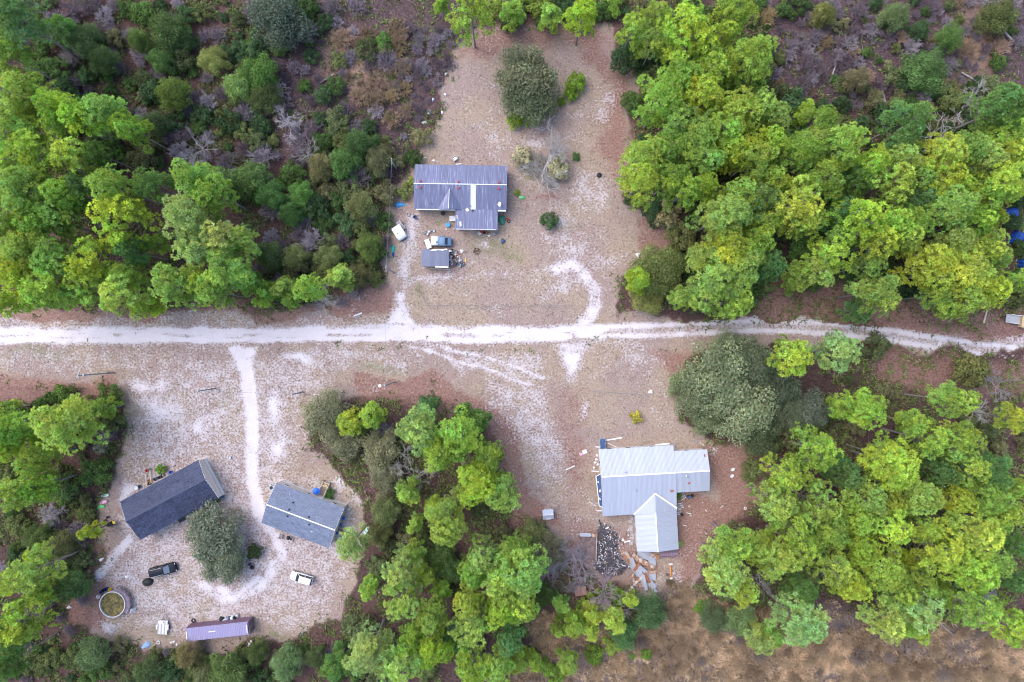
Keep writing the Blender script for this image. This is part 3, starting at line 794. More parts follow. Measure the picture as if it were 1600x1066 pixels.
place_oak(976, 992, 24, (0.12, 0.24, 0.09), 'bright green oak on the marsh side of the deep green oak', 5.5, mi=0)
place_oak(430, 28, 46, (0.13, 0.17, 0.125), 'large grey-green oak in the dark north-western wood', 9.0, mi=2)
place_oak(855, 862, 30, (0.24, 0.23, 0.15), 'thin grey-green oak beside the burnt ground', 6.0, mi=1)
place_oak(832, 838, 24, (0.22, 0.25, 0.1), 'light green oak near the small white well house', 5.0, mi=3)
place_oak(595, 705, 32, (0.28, 0.28, 0.165), 'pale lichen-grey oak under the pines between the southern yards', 7.0, mi=0)
place_oak(602, 752, 26, (0.25, 0.25, 0.16), 'small pale lichen-grey oak near the grey-roofed house', 5.5, mi=2)
place_oak(1115, 968, 22, (0.14, 0.2, 0.1), 'small dark oak standing in the brown marsh grass', 4.5, mi=1)
place_oak(1158, 970, 26, (0.2, 0.29, 0.12), 'small bright oak standing in the brown marsh grass', 5.0, mi=0)

for i, (px, py, r, k) in enumerate(((130, 62, 28, 0), (158, 92, 22, 0), (214, 62, 18, 1), (262, 46, 32, 0), (332, 94, 22, 2), (268, 146, 26, 1), (240, 192, 20, 0), (372, 132, 24, 2), (402, 112, 30, 0), (412, 150, 24, 0), (350, 288, 28, 0), (392, 276, 28, 1), (424, 305, 24, 0), (558, 225, 24, 0), (540, 252, 26, 0), (500, 258, 22, 3), (470, 302, 20, 1), (562, 322, 24, 3), (578, 384, 22, 1), (452, 332, 20, 0), (512, 402, 22, 3), (556, 430, 20, 3), (420, 400, 24, 0), (460, 400, 20, 3), (250, 95, 20, 0), (590, 250, 22, 3), (1452, 108, 34, 0), (1342, 122, 20, 3), (1484, 58, 22, 0), (1402, 22, 22, 3), (1562, 22, 28, 0), (1290, 20, 18, 3), (60, 580 + 260, 22, 0), (95, 850, 22, 3), (107, 917, 26, 0), (292, 1026, 20, 3), (352, 1050, 30, 0), (400, 1022, 17, 0), (448, 1040, 26, 3), (228, 1052, 22, 0), (140, 1024, 26, 3), (492, 1030, 16, 0), (318, 1062, 20, 3), (690, 870, 22, 0), (705, 890, 20, 0), (600, 800, 24, 3), (590, 835, 20, 3), (850, 930, 20, 0))):
    cl = ((0.13, 0.2, 0.07), (0.17, 0.26, 0.075), (0.27, 0.37, 0.13), (0.21, 0.24, 0.105))[k]
    wd = ('dark green', 'fresh green', 'pale mint-green', 'olive')[k]
    place_oak(px, py, r, tuple(v * _r.uniform(0.85, 1.2) for v in cl), f'low {wd} broadleaf tree nearest the {near(px, py)}', 3.5 + r * 0.11, mi=i % 4, group=f'broadleaf trees nearest the {near(px, py)}', name='broadleaf_tree')

def place_shrub(px, py, r, color, label, kind='shrub', group=None, sz=None, name='shrub', me=None, base=2.3):
    me = me or _r.choice(SHRUBS)
    h = r / PXM * 1.1
    x, y = P(px, py, h * 0.5); rad = r / PXM
    o = bpy.data.objects.new(name, me); link(o)
    s = rad / base
    o.location = (x, y, float(ground_z(x, y)[0]) - 0.03); o.rotation_euler = (0, 0, _r.uniform(0, 6.28))
    o.scale = (s, s, (sz or s) * _r.uniform(0.85, 1.15))
    o.color = (*color, 1)
    return tag(o, label, kind, group)
BRIGHT = (0.22, 0.36, 0.05)
for a in (
    (859, 345, 15, (0.1, 0.17, 0.07), 'round dark green bush alone in the sandy clearing'),
    (900, 130, 17, BRIGHT, 'bright green upright bush beside the rear oak'),
    (893, 148, 12, BRIGHT, 'bright green bush at the foot of the upright bush'),
    (876, 160, 8, (0.2, 0.33, 0.05), 'small bright green bush between the rear oak and the upright bush'),
    (804, 188, 15, (0.27, 0.4, 0.05), 'vivid green bush under the rear oak'),
    (826, 186, 11, (0.24, 0.38, 0.05), 'smaller vivid green bush under the rear oak'),
    (900, 245, 7, (0.1, 0.2, 0.06), 'tiny green bush beside the leafless fallen-looking tree'),
    (994, 652, 10, (0.46, 0.42, 0.07), 'yellow-leaved bush in the yard of the white-roofed house'),
    (808, 302, 5, (0.3, 0.45, 0.06), 'little lime-green bush by the corner of the long grey-roofed house'),
    (398, 862, 14, (0.08, 0.12, 0.05), 'dark round bush beside the silvery oak'),
    (515, 772, 9, (0.09, 0.2, 0.05), 'green bush beside the wooden steps'),
    (333, 775, 13, (0.1, 0.18, 0.05), 'dark green bush against the dark-roofed house'),
    (252, 733, 9, (0.2, 0.36, 0.06), 'bright green bush behind the dark-roofed house'),
    (152, 737, 25, (0.1, 0.17, 0.05), 'big round dark green bush at the edge of the toy-strewn sand'),
    (172, 617, 20, (0.11, 0.18, 0.05), 'dark green bush at the roadside corner of the pool yard wood'),
    (100, 620, 20, (0.12, 0.19, 0.05), 'dark green bush along the roadside of the pool yard wood'),
    (107, 757, 24, (0.1, 0.16, 0.06), 'dark green bush below the big round bush'),
    (1042, 336, 23, (0.42, 0.36, 0.19), 'straw-coloured dry bush at the edge of the eastern pine stand'),
    (1062, 372, 24, (0.24, 0.26, 0.1), 'olive bush beside the straw-coloured dry bush'),
    (1010, 1022, 10, (0.16, 0.28, 0.05), 'green bush alone in the brown marsh grass'),
    (988, 1026, 6, (0.14, 0.26, 0.05), 'tiny green bush alone in the brown marsh grass'),
    (1094, 948, 11, (0.14, 0.26, 0.05), 'green bush at the marsh edge of the white-roofed yard'),
    (872, 262, 20, (0.5, 0.48, 0.3), 'pale straw bush beside the leafless tree in the clearing'),
    (815, 245, 18, (0.46, 0.43, 0.28), 'pale straw bush between the leafless tree and the long house'),
    (1512, 580, 28, (0.2, 0.22, 0.08), 'olive roadside bush where the ruts leave the wood'),
    (600, 68, 17, (0.12, 0.24, 0.06), 'bright green bush in the lilac dead thicket'),
    (660, 215, 16, (0.25, 0.24, 0.12), 'olive bush behind the corner of the long grey-roofed house'),
    (632, 300, 13, (0.22, 0.27, 0.09), 'leafy green bush against the end of the long grey-roofed house'),
    (643, 285, 9, (0.3, 0.36, 0.1), 'light green bush touching the end wall of the long house'),
    (985, 310, 14, (0.09, 0.15, 0.06), 'dark bush under the edge of the eastern pine stand'),
):
    place_shrub(a[0], a[1], a[2], a[3], a[4])

def place_bare(px, py, r, color, label, mi, name='bare_tree', cat='tree', h=None):
    me = BARE[mi % len(BARE)]
    h = h or r / PXM * 1.5
    x, y = P(px, py, h * 0.6)
    o = bpy.data.objects.new(name, me); link(o)
    rad = r / PXM * (1 - h * .6 / CAM_H)
    xs = [v.co.x for v in me.vertices]; zs = [v.co.z for v in me.vertices]
    ext = (max(xs) - min(xs)) / 2; zt = max(zs)
    o.location = (x, y, float(ground_z(x, y)[0]) - 0.05); o.rotation_euler = (0, 0, _r.uniform(0, 6.28))
    o.scale = (rad / ext, rad / ext, h / zt)
    o.color = (*color, 1)
    return tag(o, label, cat)
SILV = (0.42, 0.385, 0.40)
for i, a in enumerate((
    (848, 268, 44, (0.4, 0.37, 0.36), 'spreading leafless grey tree beside the long grey-roofed house'),
    (304, 232, 38, SILV, 'silvery leafless tree in the north-western wood'),
    (450, 190, 26, (0.45, 0.41, 0.44), 'pale lilac leafless tree in the north-western wood'),
    (490, 240, 26, (0.36, 0.34, 0.31), 'grey-brown leafless tree near the wire fence'),
    (110, 80, 24, (0.3, 0.26, 0.28), 'fine-twigged leafless tree under the corner pines'),
    (948, 935, 44, (0.34, 0.26, 0.29), 'purplish leafless tree behind the burnt ground'),
    (895, 880, 38, (0.33, 0.285, 0.32), 'grey leafless tree over the brown slab'),
    (890, 905, 26, (0.37, 0.33, 0.36), 'pale leafless tree beside the rusty little shed'),
    (880, 868, 30, (0.34, 0.3, 0.32), 'grey leafless tree beside the light green oak near the well house'),
    (912, 893, 26, (0.36, 0.31, 0.34), 'grey leafless tree between the brown slab and the rusty little shed'),
    (872, 905, 22, (0.38, 0.35, 0.36), 'thin grey leafless tree beyond the rusty little shed'),
    (1520, 160, 32, (0.43, 0.39, 0.37), 'whitish leafless tree at the back of the eastern pine stand'),
    (1470, 215, 38, (0.46, 0.44, 0.42), 'bleached dead tree among the eastern pines'),
    (620, 715, 34, (0.44, 0.42, 0.39), 'lichen-white leafless tree between the southern yards'),
    (590, 672, 20, (0.42, 0.39, 0.39), 'small pale leafless tree behind the yellow pine'),
    (655, 742, 24, (0.42, 0.41, 0.38), 'lichen-white leafless tree under the broad pines'),
    (1562, 597, 34, (0.34, 0.3, 0.33), 'grey leafless roadside tree beside the olive bush'),
    (1530, 645, 20, (0.5, 0.48, 0.42), 'white-twigged small tree in the eastern wood'),
    (1520, 935, 26, (0.36, 0.33, 0.33), 'grey leafless tree at the marsh edge'),
    (155, 690, 22, (0.36, 0.34, 0.34), 'grey leafless tree at the edge of the toy-strewn sand'),
    (510, 465, 20, (0.42, 0.41, 0.37), 'whitish leafless tree beside the sand road'),
    (1190, 905, 24, (0.38, 0.36, 0.33), 'thin leafless tree by the pale marsh-side pine'),
    (1240, 190, 20, (0.42, 0.38, 0.37), 'small pale leafless tree behind the pine stand'))):
    place_bare(a[0], a[1], a[2], a[3], a[4], i)

for a in ((830, 262, 20, 'house'), (858, 278, 22, 'round dark bush'), (845, 252, 18, 'rear oak'), (868, 256, 16, 'tiny green bush')):
    place_shrub(a[0], a[1], a[2], (0.44, 0.41, 0.38), f'pale twiggy bush under the spreading leafless tree, on the side of the {a[3]}', 'bush', None, None, 'leafless_bush', BRUSH[a[2] % 5], 2.0)

# undergrowth: shrubs, leafless brush in the woods
def in_poly(x, y, pts): return float(poly_sd(np.array([x]), np.array([y]), pts)[0]) < 0
UNDER = [
    # polygon, min spacing px, mix of (kind, weight)
    ([(618, 42), (712, 44), (718, 60), (680, 140), (668, 195), (620, 170)], 11.5, (('brush', 1),)),
    ([(0, 0), (400, 0), (410, 250), (0, 270)], 19, (('dark', 5), ('olive', 2.5), ('brush', 5))),
    ([(390, 0), (560, 0), (540, 140), (410, 200)], 17, (('brush', 6), ('dark', 2), ('tanbrush', 1))),
    ([(520, 50), (622, 40), (640, 190), (540, 180)], 17, (('tanbrush', 6), ('brush', 2), ('olive', 1))),
    ([(410, 190), (640, 180), (650, 250), (608, 262), (604, 420), (560, 480), (400, 470)], 19, (('dark', 3), ('olive', 4), ('brush', 5))),
    ([(720, 0), (960, 0), (955, 36), (760, 38)], 19, (('dark', 3), ('light', 3), ('olive', 1))),
    ([(960, 0), (1200, 0), (1200, 480), (1060, 480), (1010, 300), (990, 200)], 26, (('dark', 3), ('olive', 1))),
    ([(1190, 0), (1600, 0), (1600, 60), (1500, 170), (1340, 170), (1210, 140)], 14, (('brush', 8), ('dark', 2), ('olive', 2), ('tanbrush', 1.5))),
    ([(1200, 170), (1600, 130), (1600, 470), (1250, 450)], 28, (('dark', 3), ('olive', 1))),
    ([(0, 630), (140, 615), (180, 660), (145, 760), (132, 850), (160, 890), (120, 960), (150, 1005), (560, 1010), (560, 1066), (0, 1066)], 17, (('dark', 4), ('olive', 4), ('brush', 1))),
    ([(560, 640), (700, 620), (800, 720), (810, 830), (860, 900), (830, 1066), (560, 1066), (560, 860)], 25, (('dark', 4), ('olive', 3), ('brush', 1))),
    ([(1060, 560), (1380, 540), (1440, 590), (1600, 620), (1600, 940), (1230, 950), (1090, 930), (1100, 830), (1200, 790)], 27, (('dark', 4), ('olive', 3), ('brush', 1))),
    ([(860, 930), (1000, 930), (1020, 970), (960, 1010), (860, 1066), (830, 1000)], 21, (('dark', 3), ('light', 2), ('brush', 1))),
    ([(1000, 1000), (1100, 975), (1600, 985), (1600, 1066), (1000, 1066)], 22, (('reed', 1),)),
]
KINDS = {
    'dark': (SHRUBS, 'evergreen_shrub', 'dark green shrub', [(0.085, 0.15, 0.05), (0.11, 0.19, 0.055), (0.075, 0.135, 0.06)], 2.3, 'shrub'),
    'olive': (SHRUBS, 'scrub_bush', 'olive-brown shrub', [(0.16, 0.195, 0.075), (0.14, 0.175, 0.08), (0.21, 0.21, 0.11)], 2.3, 'shrub'),
    'light': (SHRUBS, 'shrub', 'bright green shrub', [(0.2, 0.32, 0.06), (0.24, 0.33, 0.07)], 2.3, 'shrub'),
    'brush': (BRUSH, 'leafless_bush', 'leafless grey-lilac bush', [(0.3, 0.25, 0.285), (0.42, 0.37, 0.41), (0.23, 0.18, 0.205)], 2.0, 'bush'),
    'reed': (BRUSH, 'dead_bush', 'dead brown bush', [(0.36, 0.26, 0.18), (0.3, 0.24, 0.21), (0.4, 0.3, 0.2)], 2.0, 'bush'),
    'tanbrush': (BRUSH, 'leafless_bush', 'leafless tan bush', [(0.42, 0.29, 0.215), (0.36, 0.26, 0.17), (0.4, 0.3, 0.16)], 2.0, 'bush')}
KEEP_CLEAR = ((163, 784, 24), (229, 1008, 16), (248, 1003, 10), (175, 945, 34), (907, 925, 16), (390, 1006, 12), (572, 829, 14), (614, 390, 16), (622, 320, 14), (1000, 890, 42), (173, 818, 18), (473, 990, 14), (623, 360, 22), (340, 985, 30))
counts = {}
for pts, sp, mix in UNDER:
    xs = [p[0] for p in pts]; ys = [p[1] for p in pts]
    area = (max(xs) - min(xs)) * (max(ys) - min(ys))
    got = []
    for _ in range(int(area / sp / sp * 3)):
        x = _r.uniform(min(xs), max(xs)); y = _r.uniform(min(ys), max(ys))
        if not in_poly(x, y, pts) or any((x - a) ** 2 + (y - b) ** 2 < sp * sp for a, b in got): continue
        got.append((x, y))
        if any((x - a) ** 2 + (y - b) ** 2 < c * c for a, b, c in KEEP_CLEAR): continue
        kd = _r.choices([m[0] for m in mix], [m[1] for m in mix])[0]
        if counts.get(kd, 0) >= 296: continue
        counts[kd] = counts.get(kd, 0) + 1
        meshes, nm, word, cols, base, cat = KINDS[kd]
        zn = zone_of(x, y)
        c = _r.choice(cols); k = _r.uniform(0.8, 1.25)
        place_shrub(x, y, min(sp, 24) * _r.choice((0.5, 0.7, 0.8, 0.95, 1.1, 1.35)) * (0.85 if 'brush' not in kd else 1.05), tuple(v * k for v in c), f'{word} nearest the {near(x, y)}', cat, f'{word}s nearest the {near(x, y)}', None, nm, _r.choice(meshes), base)
print('undergrowth', counts)

# ------------------------------------------------------------------ grass and ground cover
def scatter(n, x0, x1, y0, y1, prob, seed):
    g = np.random.default_rng(seed)
    x = g.uniform(x0, x1, n); y = g.uniform(y0, y1, n)
    m = ground_masks(x, y)
    keep = g.random(n) < prob(x, y, m)
    x, y = x[keep], y[keep]
    m = [k[keep] for k in m]
    z = (vnoise(x / 6, y / 6, 21) - 0.5) * 0.12 + (vnoise(x / 1.3, y / 1.3, 22) - 0.5) * 0.05 + m[3] * vnoise(x / 2.2, y / 2.2, 23) * 0.18 - sstep(0.7, 0.95, m[0]) * 0.05 - m[4] * 0.15
    return np.stack([x, y, z - 0.01], 1), m, g

HX, HY = 101, 68
# dry tufts in the clearings
pos, m, g = scatter(150000, -HX, HX, -HY, HY, lambda x, y, m: (1 - m[3]) * (1 - sstep(0.62, 0.85, m[0])) * (1 - m[5]) * (0.25 + 0.55 * sstep(0.35, 0.65, vnoise(x / 0.9, y / 0.9, 31)) + 0.3 * m[0]) * (1 - 0.5 * m[1]), 71)
up = unit(np.stack([g.normal(size=len(pos)) * 0.15, g.normal(size=len(pos)) * 0.15, np.ones(len(pos))], 1))
k = g.uniform(0.6, 1.3, (len(pos), 1))
tone = np.where(g.random((len(pos), 1)) < 0.5, np.array([[0.235, 0.175, 0.13]]), np.array([[0.14, 0.1, 0.085]])) * k
gr = (m[2] * 1.4 > g.random(len(pos)))[:, None]
tone = np.where(gr, np.array([[0.12, 0.17, 0.05]]) * k, tone)
V, T, C = blades(pos, up, 4, 0.12, 0.34, 0.05, 25, 85, g, tone, np.array([[1.3, 1.28, 1.2]]))
o = bpy.data.objects.new('dry_grass', np_mesh('dry_grass', V, T, [M_STUFF], col=C)); link(o)
tag(o, 'sparse dry brown grass tufts over the clearings', 'grass', kind='stuff')
# tall marsh grass
cen, m, g = scatter(30000, -5, HX, -HY - 2, -44, lambda x, y, m: m[4] * (1 - m[5]) * (0.08 + 0.92 * sstep(0.36, 0.56, 0.6 * vnoise(x / 1.6, y / 1.6, 41) + 0.4 * vnoise(x / 6, y / 6, 45))), 72)
ctone = np.repeat(g.uniform(0.5, 1.3, (len(cen), 1)), 6, 0)
pos = np.repeat(cen, 6, 0) + np.concatenate([g.normal(size=(len(cen) * 6, 2)) * 0.2, np.zeros((len(cen) * 6, 1))], 1)
lean = np.stack([vnoise(pos[:, 0] / 3, pos[:, 1] / 3, 42) - 0.5, vnoise(pos[:, 0] / 3, pos[:, 1] / 3, 43) - 0.5, np.full(len(pos), 0.55)], 1)
k = g.uniform(0.7, 1.25, (len(pos), 1)) * ctone
tone = np.array([[0.5, 0.38, 0.275]]) * k * (0.45 + 1.1 * (0.5 * vnoise(pos[:, 0] / 5, pos[:, 1] / 5, 44) + 0.5 * vnoise(pos[:, 0] / 1.1, pos[:, 1] / 1.1, 46)))[:, None]
V, T, C = blades(pos, unit(lean), 6, 0.45, 1.15, 0.075, 8, 62, g, tone, np.array([[1.3, 1.25, 1.15]]))
o = bpy.data.objects.new('marsh_grass', np_mesh('marsh_grass', V, T, [M_STUFF], col=C)); link(o)
tag(o, 'tall brown marsh grass beyond the white-roofed house', 'grass', kind='stuff')
# low plants on the forest floor
pos, m, g = scatter(150000, -HX, HX, -HY, HY, lambda x, y, m: m[3] * (1 - m[4]) * (1 - 0.6 * m[6]) * (1 - 0.6 * m[1]) * sstep(0.3, 0.55, vnoise(x / 2.5, y / 2.5, 51)), 73)
up = unit(np.stack([g.normal(size=len(pos)) * 0.3, g.normal(size=len(pos)) * 0.3, np.ones(len(pos))], 1))
k = g.uniform(0.55, 1.4, (len(pos), 1))
tone = np.where(g.random((len(pos), 1)) < 0.72, np.array([[0.15, 0.21, 0.07]]), np.array([[0.2, 0.18, 0.1]])) * k
V, T, C = blades(pos, up, 5, 0.3, 0.85, 0.2, 30, 85, g, tone, np.array([[1.2, 1.2, 1.0]]))
o = bpy.data.objects.new('undergrowth', np_mesh('undergrowth', V, T, [M_STUFF], col=C)); link(o)
tag(o, 'low green and brown plants covering the forest floor', 'undergrowth', kind='stuff')
# fallen sticks
pos, m, g = scatter(26000, -HX, HX, -HY, HY, lambda x, y, m: 0.35 * m[3] * (0.25 + 0.75 * m[6]), 74)
a = g.uniform(0, 6.28, len(pos)); L = g.uniform(0.5, 2.2, len(pos))
d = np.stack([np.cos(a), np.sin(a), g.uniform(-0.05, 0.35, len(pos))], 1)
p0 = pos + np.array([[0, 0, 0.06]]); p1 = p0 + d * L[:, None]
V, T = tubes([(p0[i], p1[i], 0.03, 0.012) for i in range(len(pos))], 3)
C = np.repeat(np.array([[0.36, 0.31, 0.31]]) * g.uniform(0.5, 1.35, (len(pos), 1)), 6, 0)
o = bpy.data.objects.new('fallen_twigs', np_mesh('fallen_twigs', V, T, [M_STUFF], col=C)); link(o)
tag(o, 'grey fallen sticks strewn through the dead brush', 'twigs', kind='stuff')

# ------------------------------------------------------------------ building materials
def metal_sheet_mat(name, c, streak, rough=0.5, rust=0.0, amount=0.5, vary=0.2):
    t = NT(name); co = t.coord()
    mp = t.n('ShaderNodeMapping'); mp.inputs['Scale'].default_value = (5.0, 0.35, 1.0); t.l(co, mp.inputs['Vector'])
    oi = t.n('ShaderNodeObjectInfo')
    off = t.n('ShaderNodeVectorMath', operation='ADD'); t.l(mp.outputs[0], off.inputs[0])
    cmb = t.n('ShaderNodeCombineXYZ'); t.l(t.math('MULTIPLY', oi.outputs['Random'], 60.0), cmb.inputs[0]); t.l(cmb.outputs[0], off.inputs[1])
    s = t.noise(1.0, 4, 0.6, off.outputs[0])
    col = t.mix(t.math('MULTIPLY', t.step(s, 0.5, 0.75), amount), c, streak)
    rv = t.math('ADD', 1 - vary / 2, t.math('MULTIPLY', oi.outputs['Random'], vary))
    bl = t.noise(0.9, 4, 0.65, off.outputs[0]); col = t.mix(t.math('MULTIPLY', t.step(bl, 0.5, 0.72), 0.3), col, tuple(v * 0.55 for v in c))
    hv = t.n('ShaderNodeHueSaturation'); t.l(col, hv.inputs['Color']); t.l(rv, hv.inputs['Value']); col = hv.outputs[0]
    if rust:
        off2 = t.n('ShaderNodeVectorMath', operation='ADD'); t.l(co, off2.inputs[0]); t.l(cmb.outputs[0], off2.inputs[1])
        r = t.noise(1.6, 5, 0.65, off2.outputs[0])
        col = t.mix(t.step(r, 0.72 - 0.35 * rust, 0.8 - 0.3 * rust), col, t.mix(s, (0.26, 0.1, 0.04), (0.55, 0.26, 0.1)))
    t.principled(col, rough, 0.25, 0.4)
    return t.m
M_GREYMETAL = metal_sheet_mat('grey_metal_roof', (0.14, 0.148, 0.235), (0.38, 0.39, 0.5), 0.5, 0.0, 0.85)
M_WHITEMETAL = metal_sheet_mat('white_metal_roof', (0.40, 0.42, 0.50), (0.5, 0.52, 0.59), 0.5, 0.0, 0.5, 0.07)
M_SHEDMETAL = metal_sheet_mat('shed_metal_roof', (0.16, 0.17, 0.24), (0.26, 0.27, 0.34), 0.6)
M_RUST = metal_sheet_mat('rusty_sheet', (0.5, 0.46, 0.44), (0.6, 0.56, 0.53), 0.6, 0.85)
M_GALV = metal_sheet_mat('galvanised_sheet', (0.42, 0.43, 0.48), (0.55, 0.55, 0.6), 0.5, 0.35)
M_PINKRUST = metal_sheet_mat('faded_rust_sheet', (0.38, 0.22, 0.2), (0.5, 0.4, 0.39), 0.7, 0.4)
M_SKYLIGHT = plain('fibreglass_panel', (0.6, 0.62, 0.68), 0.4, var=0.08)
M_WHITE = plain('white_paint', (0.74, 0.73, 0.73), 0.5, var=0.08)
M_OFFWHITE = plain('chalky_white', (0.62, 0.6, 0.6), 0.7, var=0.15)
M_TAN = plain('tan_siding', (0.6, 0.53, 0.5), 0.7, var=0.07)
M_SKIRT = plain('white_skirting', (0.74, 0.75, 0.78), 0.6, var=0.06)
M_GREYWALL = plain('grey_siding', (0.38, 0.38, 0.4), 0.7, var=0.12)
M_GLASSD = plain('dark_glass', (0.03, 0.035, 0.045), 0.12, spec=0.6, var=0.1)
M_GLASSL = plain('sky_lit_glass', (0.18, 0.22, 0.27), 0.15, spec=0.7, var=0.1)
M_VENT = plain('red_vent', (0.33, 0.06, 0.07), 0.6)
M_DARK = plain('black_plastic', (0.022, 0.023, 0.028), 0.5)
M_RUBBER = plain('rubber', (0.025, 0.025, 0.026), 0.85)
M_WOOD = plain('weathered_wood', (0.27, 0.21, 0.18), 0.85, var=0.3)
M_PALEWOOD = plain('pale_wood', (0.52, 0.43, 0.36), 0.8, var=0.2)
M_GREYWOOD = plain('grey_wood', (0.3, 0.28, 0.29), 0.85, var=0.25)
M_CONC = plain('concrete', (0.38, 0.36, 0.36), 0.9, var=0.2)
M_BLUE = plain('blue_plastic', (0.03, 0.13, 0.55), 0.4)
M_CYAN = plain('sky_blue_tarp', (0.06, 0.3, 0.62), 0.5)
M_BLUETARP = plain('deep_blue_tarp', (0.012, 0.055, 0.27), 0.6)
M_NAVY = plain('navy_tarp', (0.05, 0.09, 0.2), 0.5, var=0.3)
M_GREEN = plain('green_plastic', (0.1, 0.5, 0.16), 0.5)
M_TEAL = plain('teal_plastic', (0.03, 0.45, 0.36), 0.5)
M_MINT = plain('mint_plastic', (0.5, 0.68, 0.62), 0.5)
M_PINK = plain('pink_plastic', (0.7, 0.36, 0.52), 0.5)
M_RED = plain('red_plastic', (0.55, 0.06, 0.06), 0.5)
M_YELLOW = plain('yellow_plastic', (0.75, 0.5, 0.08), 0.5)
M_ORANGE = plain('orange_steel', (0.62, 0.25, 0.05), 0.6)
M_STEEL = plain('steel', (0.42, 0.43, 0.46), 0.4, 0.5)
M_POLE = plain('treated_pole', (0.3, 0.3, 0.33), 0.85, var=0.2)
M_PLYWOOD = plain('plywood', (0.55, 0.4, 0.24), 0.8)
M_PURPLE = plain('stained_deck', (0.24, 0.16, 0.215), 0.8, var=0.3)
M_BRICK = plain('burnt_brick', (0.3, 0.12, 0.07), 0.9)

def shingle_mat(name, c, spread):
    t = NT(name)
    tone = t.attr('tone').outputs['Color']
    co = t.coord(); f = t.noise(18, 2, 0.6, co)
    k = t.mix(1.0, tone, t.mix(f, (0.8, 0.8, 0.8), (1.2, 1.2, 1.2)), 'MULTIPLY')
    t.principled(t.mix(1.0, k, c, 'MULTIPLY'), 0.85, 0, 0.25)
    return t.m
M_DARKSHINGLE = shingle_mat('dark_shingles', (0.062, 0.07, 0.12), 0.2)
M_GREYSHINGLE = shingle_mat('grey_shingles', (0.185, 0.21, 0.29), 0.2)

# ------------------------------------------------------------------ building parts
_sheets = {}
def ribbed(w, L, mat, pitch=0.225, h=0.009):
    key = (round(w, 3), round(L, 3), mat.name, pitch)
    if key in _sheets: return _sheets[key]
    xs = [-w / 2]; zs = [0.0]; n = max(2, int(round(w / pitch))); p = w / n
    for i in range(n):
        c = -w / 2 + (i + 0.5) * p
        for dx, z in ((-0.3 * p, 0), (-0.14 * p, h), (0.14 * p, h), (0.3 * p, 0)): xs.append(c + dx); zs.append(z)
    xs.append(w / 2); zs.append(0.0)
    V = [(x, 0, z) for x, z in zip(xs, zs)] + [(x, L, z) for x, z in zip(xs, zs)]
    k = len(xs)
    F = [(i, i + 1, k + i + 1, k + i) for i in range(k - 1)]
    me = bpy.data.meshes.new('roof_sheet'); me.from_pydata(V, [], F); me.materials.append(mat); me.update()
    _sheets[key] = me
    return me

def slope(parent, start, rz, run, L, pitch, n, mat, skip=(), name='roof_sheet', over=None):
    """n ribbed sheets along an eave that starts at `start` and runs in direction rz; up-slope is rz + 90 degrees"""
    w = run / n; me = ribbed(w, L, mat)
    for i in range(n):
        if i in skip: continue
        d = (i + 0.5) * w
        child(name, (over or {}).get(i, me), parent, (start[0] + math.cos(rz) * d, start[1] + math.sin(rz) * d, start[2] + random.uniform(0, 0.012)),
              (pitch + random.uniform(-0.002, 0.002), 0, rz))

def shingle_slope(parent, start, rz, run, L, pitch, mat, seed, amp=1.0):
    """overlapping shingle tabs as one piece of real relief"""
    g = np.random.default_rng(seed)
    tw, ex = 0.33, 0.165
    nr = int(L / ex); nc = int(run / tw); ex = L / nr; tw = run / nc
    r, c = np.meshgrid(np.arange(nr), np.arange(nc), indexing='ij'); r = r.ravel(); c = c.ravel()
    offx = (r % 2) * tw * 0.5 - tw * 0.25
    x0 = np.clip(c * tw + offx, 0, run); x1 = np.clip(x0 + tw * 0.965, 0, run)
    y0 = r * ex; y1 = y0 + ex * 1.05
    th = g.uniform(0.012, 0.03, len(r))
    V = np.stack([np.stack([x0, y0, th], 1), np.stack([x1, y0, th], 1), np.stack([x1, y1, th * 0 + 0.004], 1), np.stack([x0, y1, th * 0 + 0.004], 1),
                  np.stack([x0, y0, th * 0], 1), np.stack([x1, y0, th * 0], 1)], 1).reshape(-1, 3)
    b = (np.arange(len(r)) * 6)[:, None]
    T = np.concatenate([b + np.array([[0, 1, 2, 3]]), b + np.array([[4, 5, 1, 0]])], 0)
    blot = 1 + amp * 0.5 * (vnoise(x0 * 0.9 + 3, y0 * 2.5 + 5, seed) - 0.5)
    tone = np.repeat(((1 + amp * g.uniform(-0.3, 0.35, len(r))) * blot)[:, None] * np.ones((1, 3)), 6, 0)
    o = child('shingles', np_mesh('shingles', V, T, [mat], col=tone), parent, start, (pitch, 0, rz))
    o['kind'] = 'stuff'
    return o

def window(parent, c, rz, w=0.9, h=1.1):
    m = MB(); m.box((0, 0, 0), (w + 0.16, 0.05, h + 0.16))
    f = m.build('window', M_WHITE, parent); f.location = c; f.rotation_euler = (0, 0, rz)
    for s in (-1, 1):
        g = MB().box((0, -0.03, s * h / 4), (w, 0.03, h / 2 - 0.05)).build('pane', M_GLASSD, f)
def door(parent, c, rz, mat=None):
    f = MB().box((0, 0, 0), (0.98, 0.06, 2.05)).build('door', mat or M_WHITE, parent); f.location = c; f.rotation_euler = (0, 0, rz)
    MB().box((0.36, -0.06, -0.05), (0.05, 0.07, 0.12)).build('handle', M_STEEL, f)

def gable_walls(parent, x0, x1, y0, y1, z0, z1, zr, yr, mat, name='wall'):
    """closed box walls with pointed gable ends"""
    m = MB()
    prof = [(y0, z0), (y1, z0), (y1, z1), (yr, zr), (y0, z1)]
    m.loft([[(x0, y, z) for y, z in prof], [(x1, y, z) for y, z in prof]])
    return m.build(name, mat, parent)

